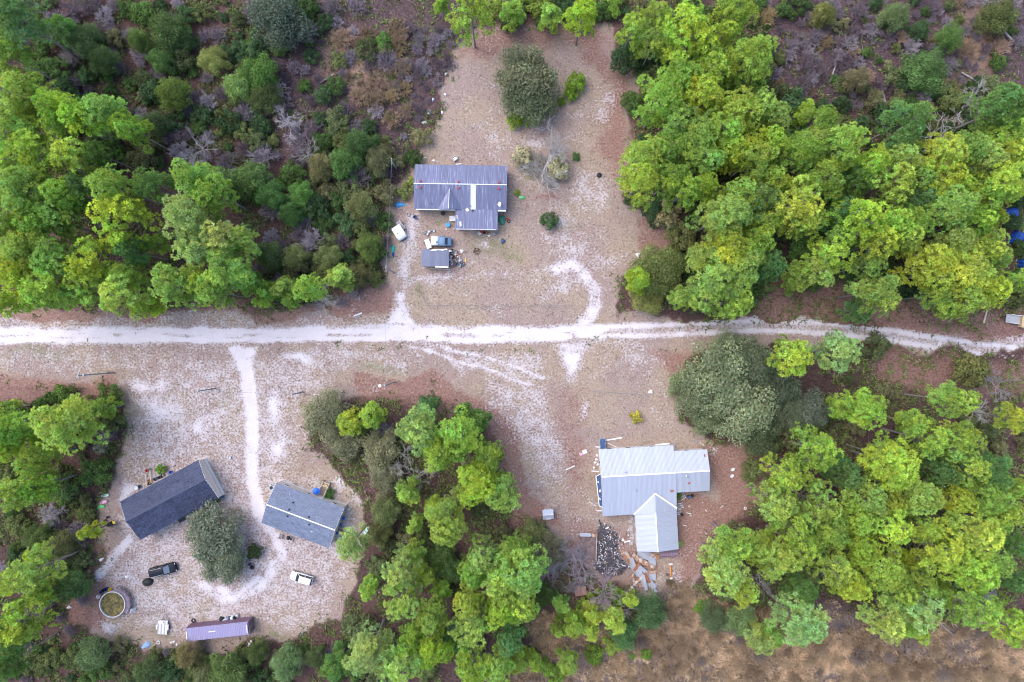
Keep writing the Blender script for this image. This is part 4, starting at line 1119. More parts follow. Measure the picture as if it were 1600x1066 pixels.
# ------------------------------------------------------------------ long grey-roofed house (north)
ax_, ay_ = P(719.1, 288.7, 4.2)
hA = empty('mobile_home', (ax_, ay_, 0), R(-0.9), 'long house with streaked grey metal roof, red vents and a lower rear wing', 'house')
MB().box((0, -0.2, 0.4), (16.6, 7.7, 0.9)).build('skirting', M_GREYWALL, hA)
gable_walls(hA, -8.4, 8.4, -4.1, 3.75, 0.84, 2.72, 4.05, 0, M_OFFWHITE)
m = MB(); prof = [(-4.3, 2.78), (0, 4.13), (3.9, 2.82), (3.9, 2.88), (0, 4.19), (-4.3, 2.84)]
m.loft([[(-8.55, y, z) for y, z in prof], [(8.55, y, z) for y, z in prof]])
roofA = m.build('roof', M_GREYMETAL, hA)
pN = math.atan2(4.2 - 2.9, 3.95); pS = math.atan2(4.2 - 2.86, 4.35)
slope(roofA, (8.6, 3.95, 2.9), math.pi, 17.2, math.hypot(3.93, 1.3), pN, 18, M_GREYMETAL)
LS = math.hypot(4.33, 1.34)
light = ribbed(17.2 / 18, LS, M_SKYLIGHT)
slope(roofA, (-8.6, -4.35, 2.86), 0, 17.2, LS, pS, 18, M_GREYMETAL, over={11: light})
m = MB(); m.box((0, 0.1, 4.235), (17.2, 0.16, 0.03)); m.build('ridge_cap', M_SKYLIGHT, roofA)
m = MB(); m.box((-4.6, -4.42, 2.84), (7.3, 0.16, 0.12)); m.build('gutter', M_WHITE, roofA)
m = MB(); m.box((7.75, -4.45, 2.84), (1.4, 0.22, 0.14)); m.build('gutter', M_WHITE, roofA)
for vx, vy in ((-7.4, 0.55), (-7.4, -0.62), (-0.35, 0.55), (-0.35, -0.62), (7.15, 0.55), (7.15, -0.62)):
    z = 4.2 - abs(vy) * 0.32
    m = MB(); m.box((0, 0, 0.09), (0.3, 0.3, 0.26)); m.box((0, 0, 0.24), (0.42, 0.42, 0.06), taper=0.7)
    m.build('roof_vent', M_VENT, roofA, loc=(vx, vy, z))
for vx, vy in ((-8.2, -1.0), (-5.3, -3.4), (-2.9, -3.6), (1.9, -3.7)):
    MB().tube((0, 0, -0.1), (0, 0, 0.3), 0.07, n=8).build('vent_pipe', M_DARK, roofA, loc=(vx, vy, 4.2 - abs(vy) * 0.31))
# small cross gable above the entrance
m = MB(); top = (-2.0, -0.75, 4.12); e = (-2.12, -4.4, 4.0); wl = (-4.25, -4.38, 2.92); wr = (0.35, -4.38, 2.92)
m._add([top, e, wl, wr], [(0, 2, 1), (0, 1, 3), (1, 2, 3)]); m.build('cross_gable', M_GREYMETAL, roofA)
MB().bar(top, e, 0.1, 0.05).build('ridge_cap', M_OFFWHITE, roofA)
# rear wing
MB().box((3.05, -6.0, 1.25), (7.3, 3.4, 2.3)).build('wing_wall', M_OFFWHITE, hA)
m = MB(); pr = [(-7.9, 2.36), (-4.0, 2.84), (-4.0, 2.9), (-7.9, 2.42)]
m.loft([[(-0.9, y, z) for y, z in pr], [(6.95, y, z) for y, z in pr]])
wingA = m.build('wing_roof', M_GREYMETAL, hA)
slope(wingA, (-0.92, -7.95, 2.44), 0, 7.9, 3.95, math.atan2(0.48, 3.9), 8, M_GREYMETAL)
MB().box((3.0, -7.9, 2.42), (7.4, 0.14, 0.1)).build('gutter', M_STEEL, wingA)
for bx, by, w, l, a, mt in ((0.05, -7.0, 0.35, 0.9, 0.1, M_OFFWHITE), (-0.6, -5.7, 0.12, 0.7, 0.1, M_WHITE), (1.3, -4.4, 0.5, 0.55, 0.6, M_WHITE)):
    zz = 2.52 + (by + 7.9) * 0.123
    MB().box((0, 0, 0.06), (w, l, 0.08)).build('roof_patch', mt, wingA, loc=(bx, by, zz), rz=a)
MB().box((0, 0, 0), (0.35, 0.25, 0.3)).build('roof_hatch', M_DARK, wingA, loc=(2.3, -4.5, 3.05))
# satellite dish on the roof is bolted to it
d = MB(); d.tube((0, 0, -0.2), (0, 0, 0.45), 0.03); d.bar((0, 0, 0.3), (-0.55, 0, 0.15), 0.04); dm = d.build('dish_mast', M_STEEL, roofA, loc=(7.3, -3.4, 3.2))
m = MB(); m.lathe([(0.0, 0), (0.2, 0.03), (0.36, 0.1), (0.42, 0.16), (0.36, 0.13), (0.0, 0.02)], 18, sx=0.7, sy=1.05)
m.build('dish', M_WHITE, dm, smooth=True, loc=(0, 0, 0.42))
for wx in (-6, -2.8, 2.5, 6): window(hA, (wx, 3.79, 1.9), math.pi)
for wx in (-6.5, -3.6): window(hA, (wx, -4.13, 1.9), 0)
door(hA, (-1.7, -4.14, 1.85), 0); window(hA, (8.43, -1.0, 1.9), R(90)); window(hA, (3.0, -7.73, 1.5), 0, 1.4, 1.0)

# ------------------------------------------------------------------ white-roofed house (south-east)
bx_, by_ = P(1000, 742, 4.3)
hB = empty('metal_roofed_house', (bx_, by_, 0), R(3.3), 'sprawling house with white metal roofs meeting in a valley and a long wing', 'house')
gable_walls(hB, -6.9, 6.55, -7.4, 4.6, 0, 2.4, 4.1, 0, M_OFFWHITE)
gable_walls(hB, 6.56, 12.7, -3.7, 3.5, 0, 2.75, 4.0, 0, M_OFFWHITE, 'side_wall')
m = MB(); pr = [(-0.8, 0), (6.5, 0), (6.5, 2.4), (2.65, 3.35), (-0.8, 2.4)]
m.loft([[(x, -7.41, z) for x, z in pr], [(x, -14.4, z) for x, z in pr]]); m.build('wing_wall', M_OFFWHITE, hB)
m = MB(); pr = [(-7.65, 2.44), (0, 4.2), (4.8, 2.84), (4.8, 2.9), (0, 4.26), (-7.65, 2.5)]
m.loft([[(-7.1, y, z) for y, z in pr], [(6.72, y, z) for y, z in pr]])
roofB = m.build('roof', M_WHITEMETAL, hB)
slope(roofB, (6.75, 4.84, 2.9), math.pi, 13.87, math.hypot(4.84, 1.4), math.atan2(1.4, 4.84), 15, M_WHITEMETAL)
slope(roofB, (-7.12, -7.7, 2.5), 0, 13.87, math.hypot(7.7, 1.8), math.atan2(1.8, 7.7), 15, M_WHITEMETAL)
MB().box((-0.18, 0, 4.345), (13.8, 0.26, 0.03)).build('ridge_cap', M_WHITE, roofB)
m = MB(); pr = [(-3.9, 3.04), (0, 4.18), (3.7, 3.04), (3.7, 3.1), (0, 4.24), (-3.9, 3.1)]
m.loft([[(6.74, y, z) for y, z in pr], [(12.85, y, z) for y, z in pr]])
roofB2 = m.build('side_roof', M_WHITEMETAL, hB)
slope(roofB2, (12.95, 3.76, 3.1), math.pi, 6.15, math.hypot(3.76, 1.16), math.atan2(1.16, 3.76), 7, M_WHITEMETAL)
slope(roofB2, (6.8, -3.96, 3.1), 0, 6.15, math.hypot(3.96, 1.16), math.atan2(1.16, 3.96), 7, M_WHITEMETAL)
MB().box((9.85, 0, 4.33), (6.1, 0.24, 0.03)).build('ridge_cap', M_WHITE, roofB2)
# wing roof: ridge runs away from the main roof
wx0, wx1, wr = -1.05, 6.75, 2.62
m = MB(); pr = [(wx0, 2.46), (wr, 3.5), (wx1, 2.46), (wx1, 2.4), (wr, 3.44), (wx0, 2.4)]
m.loft([[(x, -7.2, z) for x, z in pr], [(x, -14.5, z) for x, z in pr]])
roofB3 = m.build('wing_roof', M_WHITEMETAL, hB)
pw = math.atan2(1.06, wr - wx0); Lw = math.hypot(wr - wx0, 1.06)
slope(roofB3, (wx0, -7.3, 2.5), R(-90), 7.35, Lw, pw, 8, M_WHITEMETAL)
pe = math.atan2(1.06, wx1 - wr); Le = math.hypot(wx1 - wr, 1.06)
slope(roofB3, (wx1, -14.65, 2.5), R(90), 7.35, Le, pe, 8, M_WHITEMETAL)
# overlay of the wing on the main slope: two triangles up to the apex, with white valley strips
def zmain(y): return 4.3 + y * 1.8 / 7.7
apex = (wr + 0.1, -3.75, 3.62)
vW = (wx0 - 0.25, -7.72, 2.62); vE = (wx1 + 0.05, -6.95, 2.78)
m = MB(); m._add([apex, vW, (wr, -7.4, 3.6), vE, (wx0, -7.4, 2.56), (wx1, -7.4, 2.56)], [(0, 1, 4, 2), (0, 2, 5, 3)])
m.build('valley_roof', M_WHITEMETAL, roofB3)
for v in (vW, vE):
    a = Vector(apex); b = Vector(v)
    MB().bar(a + Vector((0, 0, 0.06)), b + Vector((0, 0, 0.06)), 0.34, 0.05).build('valley_flashing', M_WHITE, roofB3)
MB().box((wr, -11, 3.585), (0.22, 7.3, 0.03)).build('ridge_cap', M_WHITE, roofB3)
for vx, vy in ((-2.6, 0.7), (8.6, -0.75), (-0.9, -2.9)):
    m = MB(); m.tube((0, 0, -0.1), (0, 0, 0.35), 0.11, n=10); m.lathe([(0.0, 0.44), (0.19, 0.36), (0.19, 0.33)], 10)
    m.build('roof_vent', M_STEEL, roofB, loc=(vx, vy, 4.3 - (abs(vy) * 0.28 if vy > 0 else abs(vy) * 0.25)))
for x, y, w, l, a in ((9.1, -2.2, 0.55, 0.3, 0.4), (5.9, -3.5, 0.6, 0.4, 0.1), (12.3, 2.7, 0.25, 0.5, 0.1)):
    z = (zmain(y) if x < 6.7 else 4.26 - abs(y) * 0.293) + 0.05
    MB().box((0, 0, 0), (w, l, 0.04)).build('rust_patch', M_BRICK, roofB if x < 6.7 else roofB2, loc=(x, y, z), rz=a)
for x in (-5, -1.5, 3): window(hB, (x, 4.63, 1.5), math.pi)
for x in (-5, -2.5): window(hB, (x, -7.43, 1.4), 0)
window(hB, (9.5, 3.53, 1.6), math.pi); door(hB, (8.2, -3.73, 1.05), 0); window(hB, (-6.93, 2, 1.5), R(-90)); window(hB, (-0.83, -11, 1.4), R(-90)); window(hB, (6.53, -11, 1.4), R(90))
# torn end awning with a blue sheet on the west side
m = MB(); m.prism([(-7.85, -0.35), (-7.0, 0.05), (-7.0, -6.2), (-7.55, -5.9)], 1.75, 1.8); aw = m.build('awning', M_NAVY, hB)
for a, b in (((-7.85, -0.35), (-7.0, 0.05)), ((-7.55, -5.9), (-7.85, -0.35)), ((-7.0, -6.2), (-7.55, -5.9))):
    MB().bar((a[0], a[1], 1.83), (b[0], b[1], 1.83), 0.13, 0.1).build('awning_frame', M_WHITE, aw)
for p in ((-7.8, -0.4), (-7.55, -5.8)): MB().box((p[0], p[1], 0.87), (0.1, 0.1, 1.75)).build('post', M_WHITE, aw)
for x, y, w, l, a in ((-7.5, -1.4, 0.25, 0.35, 0.3), (-7.25, -3.1, 0.3, 0.5, -0.4), (-7.35, -4.6, 0.2, 0.5, 0.2)):
    MB().box((0, 0, 0), (w, l, 0.05)).build('torn_patch', M_OFFWHITE, aw, loc=(x, y, 1.84), rz=a)
# rear deck frame
dk = MB(); dk.box((5.3, -15.4, 0.35), (3.6, 0.12, 0.15)); dk.box((5.3, -16.7, 0.35), (3.6, 0.12, 0.15))
deck = dk.build('rear_deck', M_PURPLE, hB)
for i in range(9): MB().box((0, 0, 0.47), (0.32, 1.8, 0.05)).build('deck_board', M_PURPLE, deck, loc=(3.75 + i * 0.38, -15.6 + random.uniform(-.1, .1), 0), rz=random.uniform(-.03, .03))
for x in (3.6, 7.0):
    MB().box((x, -16.75, 0.5), (0.12, 0.12, 1.1)).build('post', M_GREYWOOD, deck)

# ------------------------------------------------------------------ dark-roofed and grey-roofed homes (south-west)
def shingle_home(px, py, rot, xl, xr, yN, yS, yr, ze, zr, mat, label, seed, amp=1.0):
    x, y = P(px, py, 4.5)
    h = empty('shingled_home', (x, y, 0), R(rot), label, 'house')
    MB().box(((xl + xr) / 2, (yN + yS) / 2, 0.45), (xr - xl - 0.45, yN - yS - 0.35, 0.95)).build('skirting', M_SKIRT, h)
    gable_walls(h, xl + 0.18, xr - 0.18, yS + 0.14, yN - 0.14, 0.9, ze - 0.1, zr - 0.12, yr, M_TAN)
    m = MB(); pr = [(yS, ze - 0.09), (yr, zr - 0.08), (yN, ze - 0.09), (yN, ze), (yr, zr), (yS, ze)]
    m.loft([[(xl, a, b) for a, b in pr], [(xr, a, b) for a, b in pr]])
    roof = m.build('roof', M_WHITE, h)
    shingle_slope(roof, (xr, yN + 0.03, ze + 0.006), math.pi, xr - xl, math.hypot(yN - yr, zr - ze), math.atan2(zr - ze, yN - yr), mat, seed, amp * 0.7)
    MB().box(((xl + xr) / 2, yr, zr + 0.02), (xr - xl, 0.3, 0.035)).build('ridge_shingles', plain(mat.name + '_cap', (0.07, 0.075, 0.12) if 'dark' in mat.name else (0.2, 0.22, 0.3), 0.85), roof)
    shingle_slope(roof, (xl, yS - 0.03, ze + 0.006), 0, xr - xl, math.hypot(yr - yS, zr - ze), math.atan2(zr - ze, yr - yS), mat, seed + 1, amp)
    return h, roof
hC, roofC = shingle_home(264.7, 781.3, 27.9, -8.97, 7.65, 4.03, -3.97, 0.3, 3.35, 4.55, M_DARKSHINGLE, 'home with dark charcoal shingle roof and tan gable wall', 31)
for x, y in ((-6, -1.5), (-3.5, 2.0), (0.2, -0.6), (3.2, -1.4), (4.5, 1.4), (-5.2, -2.6), (2.6, 2.2)):
    z = 4.5 - abs(y - 0.3) * 0.3
    MB().tube((0, 0, -0.15), (0, 0, 0.22), 0.09, n=8).build('vent_pipe', M_DARK, roofC, loc=(x, y, z))
MB().box((7.5, 0, 2.0), (0.04, 7.4, 0.06)).build('trim', M_WHITE, hC)
for x in (-6, -2, 4): window(hC, (x, 3.91, 2.2), math.pi)
for x in (-6, 4): window(hC, (x, -3.86, 2.2), 0)
door(hC, (0.6, -3.87, 1.95), 0)
hD, roofD = shingle_home(470, 808.4, -20.5, -6.8, 6.75, 4.02, -3.95, 0.0, 3.25, 4.5, M_GREYSHINGLE, 'home with pale grey shingle roof and white ridge line', 41, 0.55)
MB().box((0, 0, 4.56), (13.5, 0.2, 0.06)).build('ridge_vent', M_WHITE, roofD)
for x, y in ((-2.4, 1.9), (-2.55, 0.55), (-2.4, -0.75), (1.35, 0.55), (1.9, -0.75)):
    m = MB(); m.tube((0, 0, -0.15), (0, 0, 0.18), 0.15, n=10); m.lathe([(0, 0.22), (0.18, 0.16)], 10)
    m.build('roof_vent', M_DARK, roofD, loc=(x, y, 4.48 - abs(y) * 0.31))
MB().tube((0, 0, -0.1), (0, 0, 0.25), 0.06).build('vent_pipe', M_WHITE, roofD, loc=(2.7, 1.1, 4.15))
MB().tube((0, 0, -0.1), (0, 0, 0.25), 0.06).build('vent_pipe', M_WHITE, roofD, loc=(-3.6, 3.0, 3.6))
MB().box((0, 0, 0), (0.45, 0.2, 0.03)).build('roof_patch', M_PALEWOOD, roofD, loc=(2.7, -1.9, 3.93), rz=0.8)
for x in (-5, -0.6, 4.6): window(hD, (x, 3.9, 2.3), math.pi, 0.7, 0.6)
for x in (-4, 2.6): window(hD, (x, -3.85, 2.25), 0)
door(hD, (1.75, 3.92, 1.95), math.pi); door(hD, (-1, -3.85, 1.95), 0); window(hD, (6.58, 1.8, 2.3), R(90)); window(hD, (-6.63, 1.0, 2.3), R(-90))

def in_house(h, x, y, z=0):
    M = Matrix.Translation(h.location) @ Matrix.Rotation(h.rotation_euler[2], 4, 'Z')
    return M @ Vector((x, y, z))
# wooden steps at the grey-roofed home
p = in_house(hD, 1.5, 4.0)
st = empty('wooden_steps', (p.x, p.y, 0), R(-20.5), 'wooden entrance steps with handrails at the grey-roofed home', 'steps')
MB().box((0, 0.65, 0.95), (1.3, 1.3, 0.1)).build('landing', M_WOOD, st)
for i in range(5): MB().box((0, 1.45 + i * 0.27, 0.8 - i * 0.17), (1.15, 0.24, 0.05)).build('tread', M_PALEWOOD if i % 2 else M_WOOD, st)
for s in (-1, 1):
    MB().bar((s * 0.62, 1.3, 0.9), (s * 0.62, 2.7, 0.05), 0.05, 0.22).build('stringer', M_WOOD, st)
    r = MB(); r.bar((s * 0.64, 0.1, 1.9), (s * 0.64, 1.35, 1.9), 0.09); r.bar((s * 0.64, 1.35, 1.9), (s * 0.64, 2.65, 1.0), 0.09)
    r.build('handrail', M_PALEWOOD, st)
    for yy, z0, z1 in ((0.1, 0, 1.88), (1.3, 0, 1.88), (2.6, 0, 1.0)): MB().box((s * 0.64, yy, (z0 + z1) / 2), (0.08, 0.08, z1 - z0)).build('post', M_WOOD, st)
p = in_house(hD, 1.55, 6.0)
tag(MB().box((0, 0, 0), (0.55, 0.22, 0.1)).build('storage_box', M_YELLOW, loc=(p.x, p.y, 0.66), rz=R(-20.5)), 'yellow box lying on the wooden steps', 'box')
# furled blue parasol by the steps
p = in_house(hD, 0.55, 4.75)
um = empty('parasol', (p.x, p.y, 0), 0, 'bright blue parasol beside the wooden steps', 'parasol')
m = MB(); k = 8; R0 = 0.72
m._add([(0, 0, 2.55)] + [(R0 * math.cos(i * 6.2832 / k), R0 * math.sin(i * 6.2832 / k), 2.15 - 0.03 * (i % 2)) for i in range(k)], [(0, 1 + i, 1 + (i + 1) % k) for i in range(k)])
m.build('canopy', M_BLUE, um); MB().tube((0, 0, 0), (0, 0, 2.55), 0.025).build('pole', M_STEEL, um); MB().lathe([(0, 0.1), (0.25, 0.1), (0.28, 0)], 14).build('base', M_CONC, um)

# ------------------------------------------------------------------ sheds
sx_, sy_ = P(680, 403, 2.3)
sh = empty('garden_shed', (sx_, sy_, 0), R(-1.2), 'small open shed with ribbed grey metal roof beside the junk heap', 'shed')
MB().box((0, 1.3, 1.1), (4.7, 0.08, 2.2)).build('wall', M_GREYWOOD, sh)
for s in (-1, 1): MB().box((s * 2.35, 0, 1.05), (0.08, 2.5, 2.1)).build('wall', M_GREYWOOD, sh)
m = MB(); pr = [(-1.6, 2.05), (1.55, 2.4), (1.55, 2.45), (-1.6, 2.1)]
m.loft([[(-2.5, y, z) for y, z in pr], [(2.5, y, z) for y, z in pr]]); shr = m.build('roof', M_SHEDMETAL, sh)
slope(shr, (-2.55, -1.63, 2.11), 0, 5.1, 3.2, math.atan2(0.35, 3.15), 6, M_SHEDMETAL)
MB().bar((0, -1.68, 2.16), (2.5, -1.68, 2.16), 0.22, 0.05).build('roof_trim', M_WHITE, sh)
m = MB(); m._add([(-0.9, 1.3, 2.5), (-0.2, 1.25, 2.51), (0.5, 1.45, 2.53), (1.4, 1.35, 2.53), (2.3, 1.62, 2.5), (2.2, 1.75, 2.46), (1.0, 1.6, 2.5), (0.2, 1.62, 2.48), (-0.6, 1.55, 2.47)], [(0, 8, 7, 1), (1, 7, 6, 2), (2, 6, 3), (3, 6, 5, 4)])
m.build('torn_sheet', M_WHITE, sh)
for s in (-1, 1): MB().box((s * 2.3, -1.5, 1.03), (0.1, 0.1, 2.06)).build('post', M_WOOD, sh)

wx_, wy_ = P(856.5, 804.5, 1.6)
wh = empty('well_house', (wx_, wy_, 0), R(4), 'small white box-like well house with pitched lid in the dry grass', 'shed')
MB().box((0, 0, 0.65), (1.9, 1.6, 1.3)).build('wall', M_OFFWHITE, wh)
for s in (-1, 1):
    child('roof_sheet', ribbed(2.05, 1.02, M_WHITEMETAL), wh, (0, s * 0.93, 1.32), (R(18), 0, 0 if s < 0 else math.pi))
MB().box((0, 0, 1.65), (2.05, 0.14, 0.04)).build('ridge_cap', M_WHITE, wh)
door(wh, (0, -0.83, 0.62), 0); wh.children[-1].scale = (0.7, 1, 0.55)

rx_, ry_ = P(907.5, 924.5, 1.6)
rs = empty('rusty_shed', (rx_, ry_, 0), R(8), 'little collapsed shed with faded pinkish rusty roof under the leafless trees', 'shed')
MB().box((0, 0, 0.6), (1.9, 1.5, 1.2)).build('wall', M_GREYWOOD, rs)
for i in range(3): child('roof_sheet', ribbed(0.74, 1.85, M_PINKRUST), rs, (-0.72 + i * 0.72, -0.92, 1.24), (R(10 + i), 0, R((i - 1) * 2)))

# ------------------------------------------------------------------ shipping container
cx_, cy_ = P(339.5, 987, 2.6)
ct = empty('shipping_container', (cx_, cy_, 0), R(6.3), 'long faded lavender and maroon shipping container beside the parking yard', 'container')
M_CONTOP = metal_sheet_mat('container_roof', (0.255, 0.225, 0.36), (0.34, 0.31, 0.45), 0.5, 0.0, 0.5)
M_CONSIDE = metal_sheet_mat('container_side', (0.21, 0.13, 0.19), (0.3, 0.22, 0.29), 0.6, 0.25, 0.5)
CL, CW, CH = 11.8, 2.36, 2.6
def corrug(n, L, d):
    out = []
    p = L / n
    for i in range(n):
        x = -L / 2 + i * p
        out += [(x, 0), (x + p * 0.3, 0), (x + p * 0.5, d), (x + p * 0.8, d)]
    return out + [(L / 2, 0)]
for s in (-1, 1):
    pf = corrug(42, CL - 0.3, -0.036)
    m = MB(); k = len(pf)
    m._add([(x, s * (CW / 2 + d), 0.2) for x, d in pf] + [(x, s * (CW / 2 + d), CH - 0.1) for x, d in pf], [(i, i + 1, k + i + 1, k + i) if s < 0 else (k + i, k + i + 1, i + 1, i) for i in range(k - 1)])
    m.build('side_panel', M_CONSIDE, ct)
pf = corrug(36, CL - 0.3, 0.02); k = len(pf); m = MB()
m._add([(x, -CW / 2 + 0.06, CH - 0.03 + d) for x, d in pf] + [(x, CW / 2 - 0.06, CH - 0.03 + d) for x, d in pf], [(i, i + 1, k + i + 1, k + i) for i in range(k - 1)])
tp_ = m.build('roof_panel', M_CONTOP, ct)
for s in (-1, 1):
    MB().box((0, s * (CW / 2 - 0.01), CH - 0.05), (CL, 0.1, 0.12)).build('top_rail', M_CONTOP, ct)
    MB().box((0, s * (CW / 2 - 0.01), 0.15), (CL, 0.1, 0.16)).build('bottom_rail', M_CONSIDE, ct)
    for e_ in (-1, 1):
        MB().box((e_ * (CL / 2 - 0.06), s * (CW / 2 - 0.06), CH / 2), (0.16, 0.16, CH)).build('corner_post', M_CONSIDE, ct)
    MB().box((CL / 2 - 0.02, s * 0.55, 1.3), (0.06, 1.05, 2.3)).build('cargo_door', M_CONSIDE, ct)
    MB().box((CL / 2 + 0.05, s * 0.2, 1.3), (0.05, 0.05, 2.3)).build('lock_bar', M_STEEL, ct)
MB().box((-CL / 2 + 0.02, 0, 1.3), (0.06, 2.1, 2.3)).build('end_panel', M_CONSIDE, ct)
for x in (-CL / 2 + 0.13, CL / 2 - 0.35): MB().box((x, -0.1, CH + 0.02), (0.14, 1.5, 0.05)).build('roof_mark', M_WHITE, ct)
MB().box((-1.0, 0.12, CH + 0.02), (1.35, 0.13, 0.05)).build('roof_mark', M_WHITE, ct)
for i in range(16): MB().box((0.4 + i * 0.29, 0.98, CH + 0.025), (0.09, 0.2, 0.05)).build('roof_mark', M_STEEL, ct)

# ------------------------------------------------------------------ swimming pool
qx_, qy_ = P(175.3, 944.8, 1.25)
pool = empty('swimming_pool', (qx_, qy_, 0), 0, 'round above-ground pool with murky green-brown water', 'pool')
m = MB(); m.lathe([(2.4, 0), (2.43, 0.3), (2.4, 0.6), (2.43, 0.9), (2.4, 1.22), (2.3, 1.24), (2.3, 0.3), (2.3, 0.0)], 40); m.build('pool_wall', plain('pool_liner', (0.45, 0.45, 0.48), 0.6), pool, smooth=False)
m = MB(); m.lathe([(2.31, 1.22), (2.31, 1.27), (2.46, 1.27), (2.46, 1.22), (2.31, 1.22)], 40); m.build('top_rail', M_OFFWHITE, pool)
tw = NT('murky_water'); cw = tw.coord(); nw = tw.noise(1.3, 5, 0.65, cw, 1.2); nb = tw.noise(5, 3, 0.6, cw)
tw.principled(tw.mix(tw.step(tw.math('ADD', nw, tw.math('MULTIPLY', tw.math('SUBTRACT', nb, 0.5), 0.3)), 0.35, 0.68), (0.075, 0.055, 0.018), (0.26, 0.2, 0.06)), 0.25, 0, 0.3)
m = MB(); m._add([(2.29 * math.cos(i * 6.2832 / 40), 2.29 * math.sin(i * 6.2832 / 40), 0.9) for i in range(40)], [tuple(range(40))]); m.build('water', tw.m, pool)
pd = empty('pool_deck', (qx_, qy_, 0), 0, 'curved purplish wooden deck hugging one side of the round pool', 'deck')
n_b = 17
for i in range(n_b):
    a0, a1 = R(78 - i * 6.6), R(78 - (i + 1) * 6.6 + 0.8)
    ro = 3.35 + 0.12 * math.sin(i * 1.7)
    m = MB(); m.prism([(2.55 * math.cos(a1), 2.55 * math.sin(a1)), (ro * math.cos(a1), ro * math.sin(a1)), (ro * math.cos(a0), ro * math.sin(a0)), (2.55 * math.cos(a0), 2.55 * math.sin(a0))], 1.02, 1.08)
    m.build('deck_board', M_PURPLE, pd)
for i in range(6):
    a = R(76 - i * 21)
    MB().box((0, 0, 0.75), (0.1, 0.1, 1.5)).build('post', M_GREYWOOD, pd, loc=(3.28 * math.cos(a), 3.28 * math.sin(a), 0))
for i in range(5):
    a, b = R(76 - i * 21), R(76 - (i + 1) * 21)
    MB().bar((3.3 * math.cos(a), 3.3 * math.sin(a), 1.62), (3.3 * math.cos(b), 3.3 * math.sin(b), 1.62), 0.09, 0.06).build('rail', M_GREYWOOD, pd)
ld = empty('pool_ladder', (qx_ + 3.35, qy_ - 1.15, 0), R(-20), 'white metal ladder leading up to the curved pool deck', 'ladder')
for s in (-1, 1): MB().bar((0.55, s * 0.28, 0), (0, s * 0.28, 1.35), 0.06).build('side_rail', M_WHITE, ld)
for i in range(4): MB().box((0.46 - i * 0.12, 0, 0.22 + i * 0.29), (0.14, 0.56, 0.04)).build('rung', M_WHITE, ld)

# ------------------------------------------------------------------ vehicles
def ring(x, hw, z0, z1, top=0.9):
    h = z1 - z0
    half = [(0.0, z0), (hw * 0.9, z0), (hw, z0 + 0.2 * h), (hw, z0 + 0.68 * h), (hw * (top + 0.05), z0 + 0.92 * h), (hw * top * 0.8, z1), (0.0, z1 + 0.015)]
    pts = half + [(-y, z) for y, z in reversed(half[1:-1])]
    return [(x, y, z) for y, z in pts]
def paint(name, c):
    t = NT(name); b = t.principled(c, 0.5, 0.0, 0.15); b.inputs['Coat Weight'].default_value = 0.05
    return t.m
M_BLACKPAINT = paint('black_car_paint', (0.012, 0.015, 0.025)); M_WHITEPAINT = paint('white_car_paint', (0.72, 0.72, 0.72)); M_BLUEPAINT = paint('faded_blue_paint', (0.14, 0.22, 0.34))
M_LAMP = plain('lamp_lens', (0.75, 0.75, 0.75), 0.2); M_TAIL = plain('tail_lens', (0.4, 0.03, 0.03), 0.3)

def wheels(root, xs, hw, r=0.36):
    for x in xs:
        for s in (-1, 1):
            m = MB(); m.tube((0, s * -0.11, 0), (0, s * 0.11, 0), r, r, 18); t = m.build('tyre', M_RUBBER, root, loc=(x, s * (hw - 0.1), r))
            MB().tube((0, s * 0.10, 0), (0, s * 0.125, 0), r * 0.6, r * 0.55, 12).build('rim', M_STEEL, t)

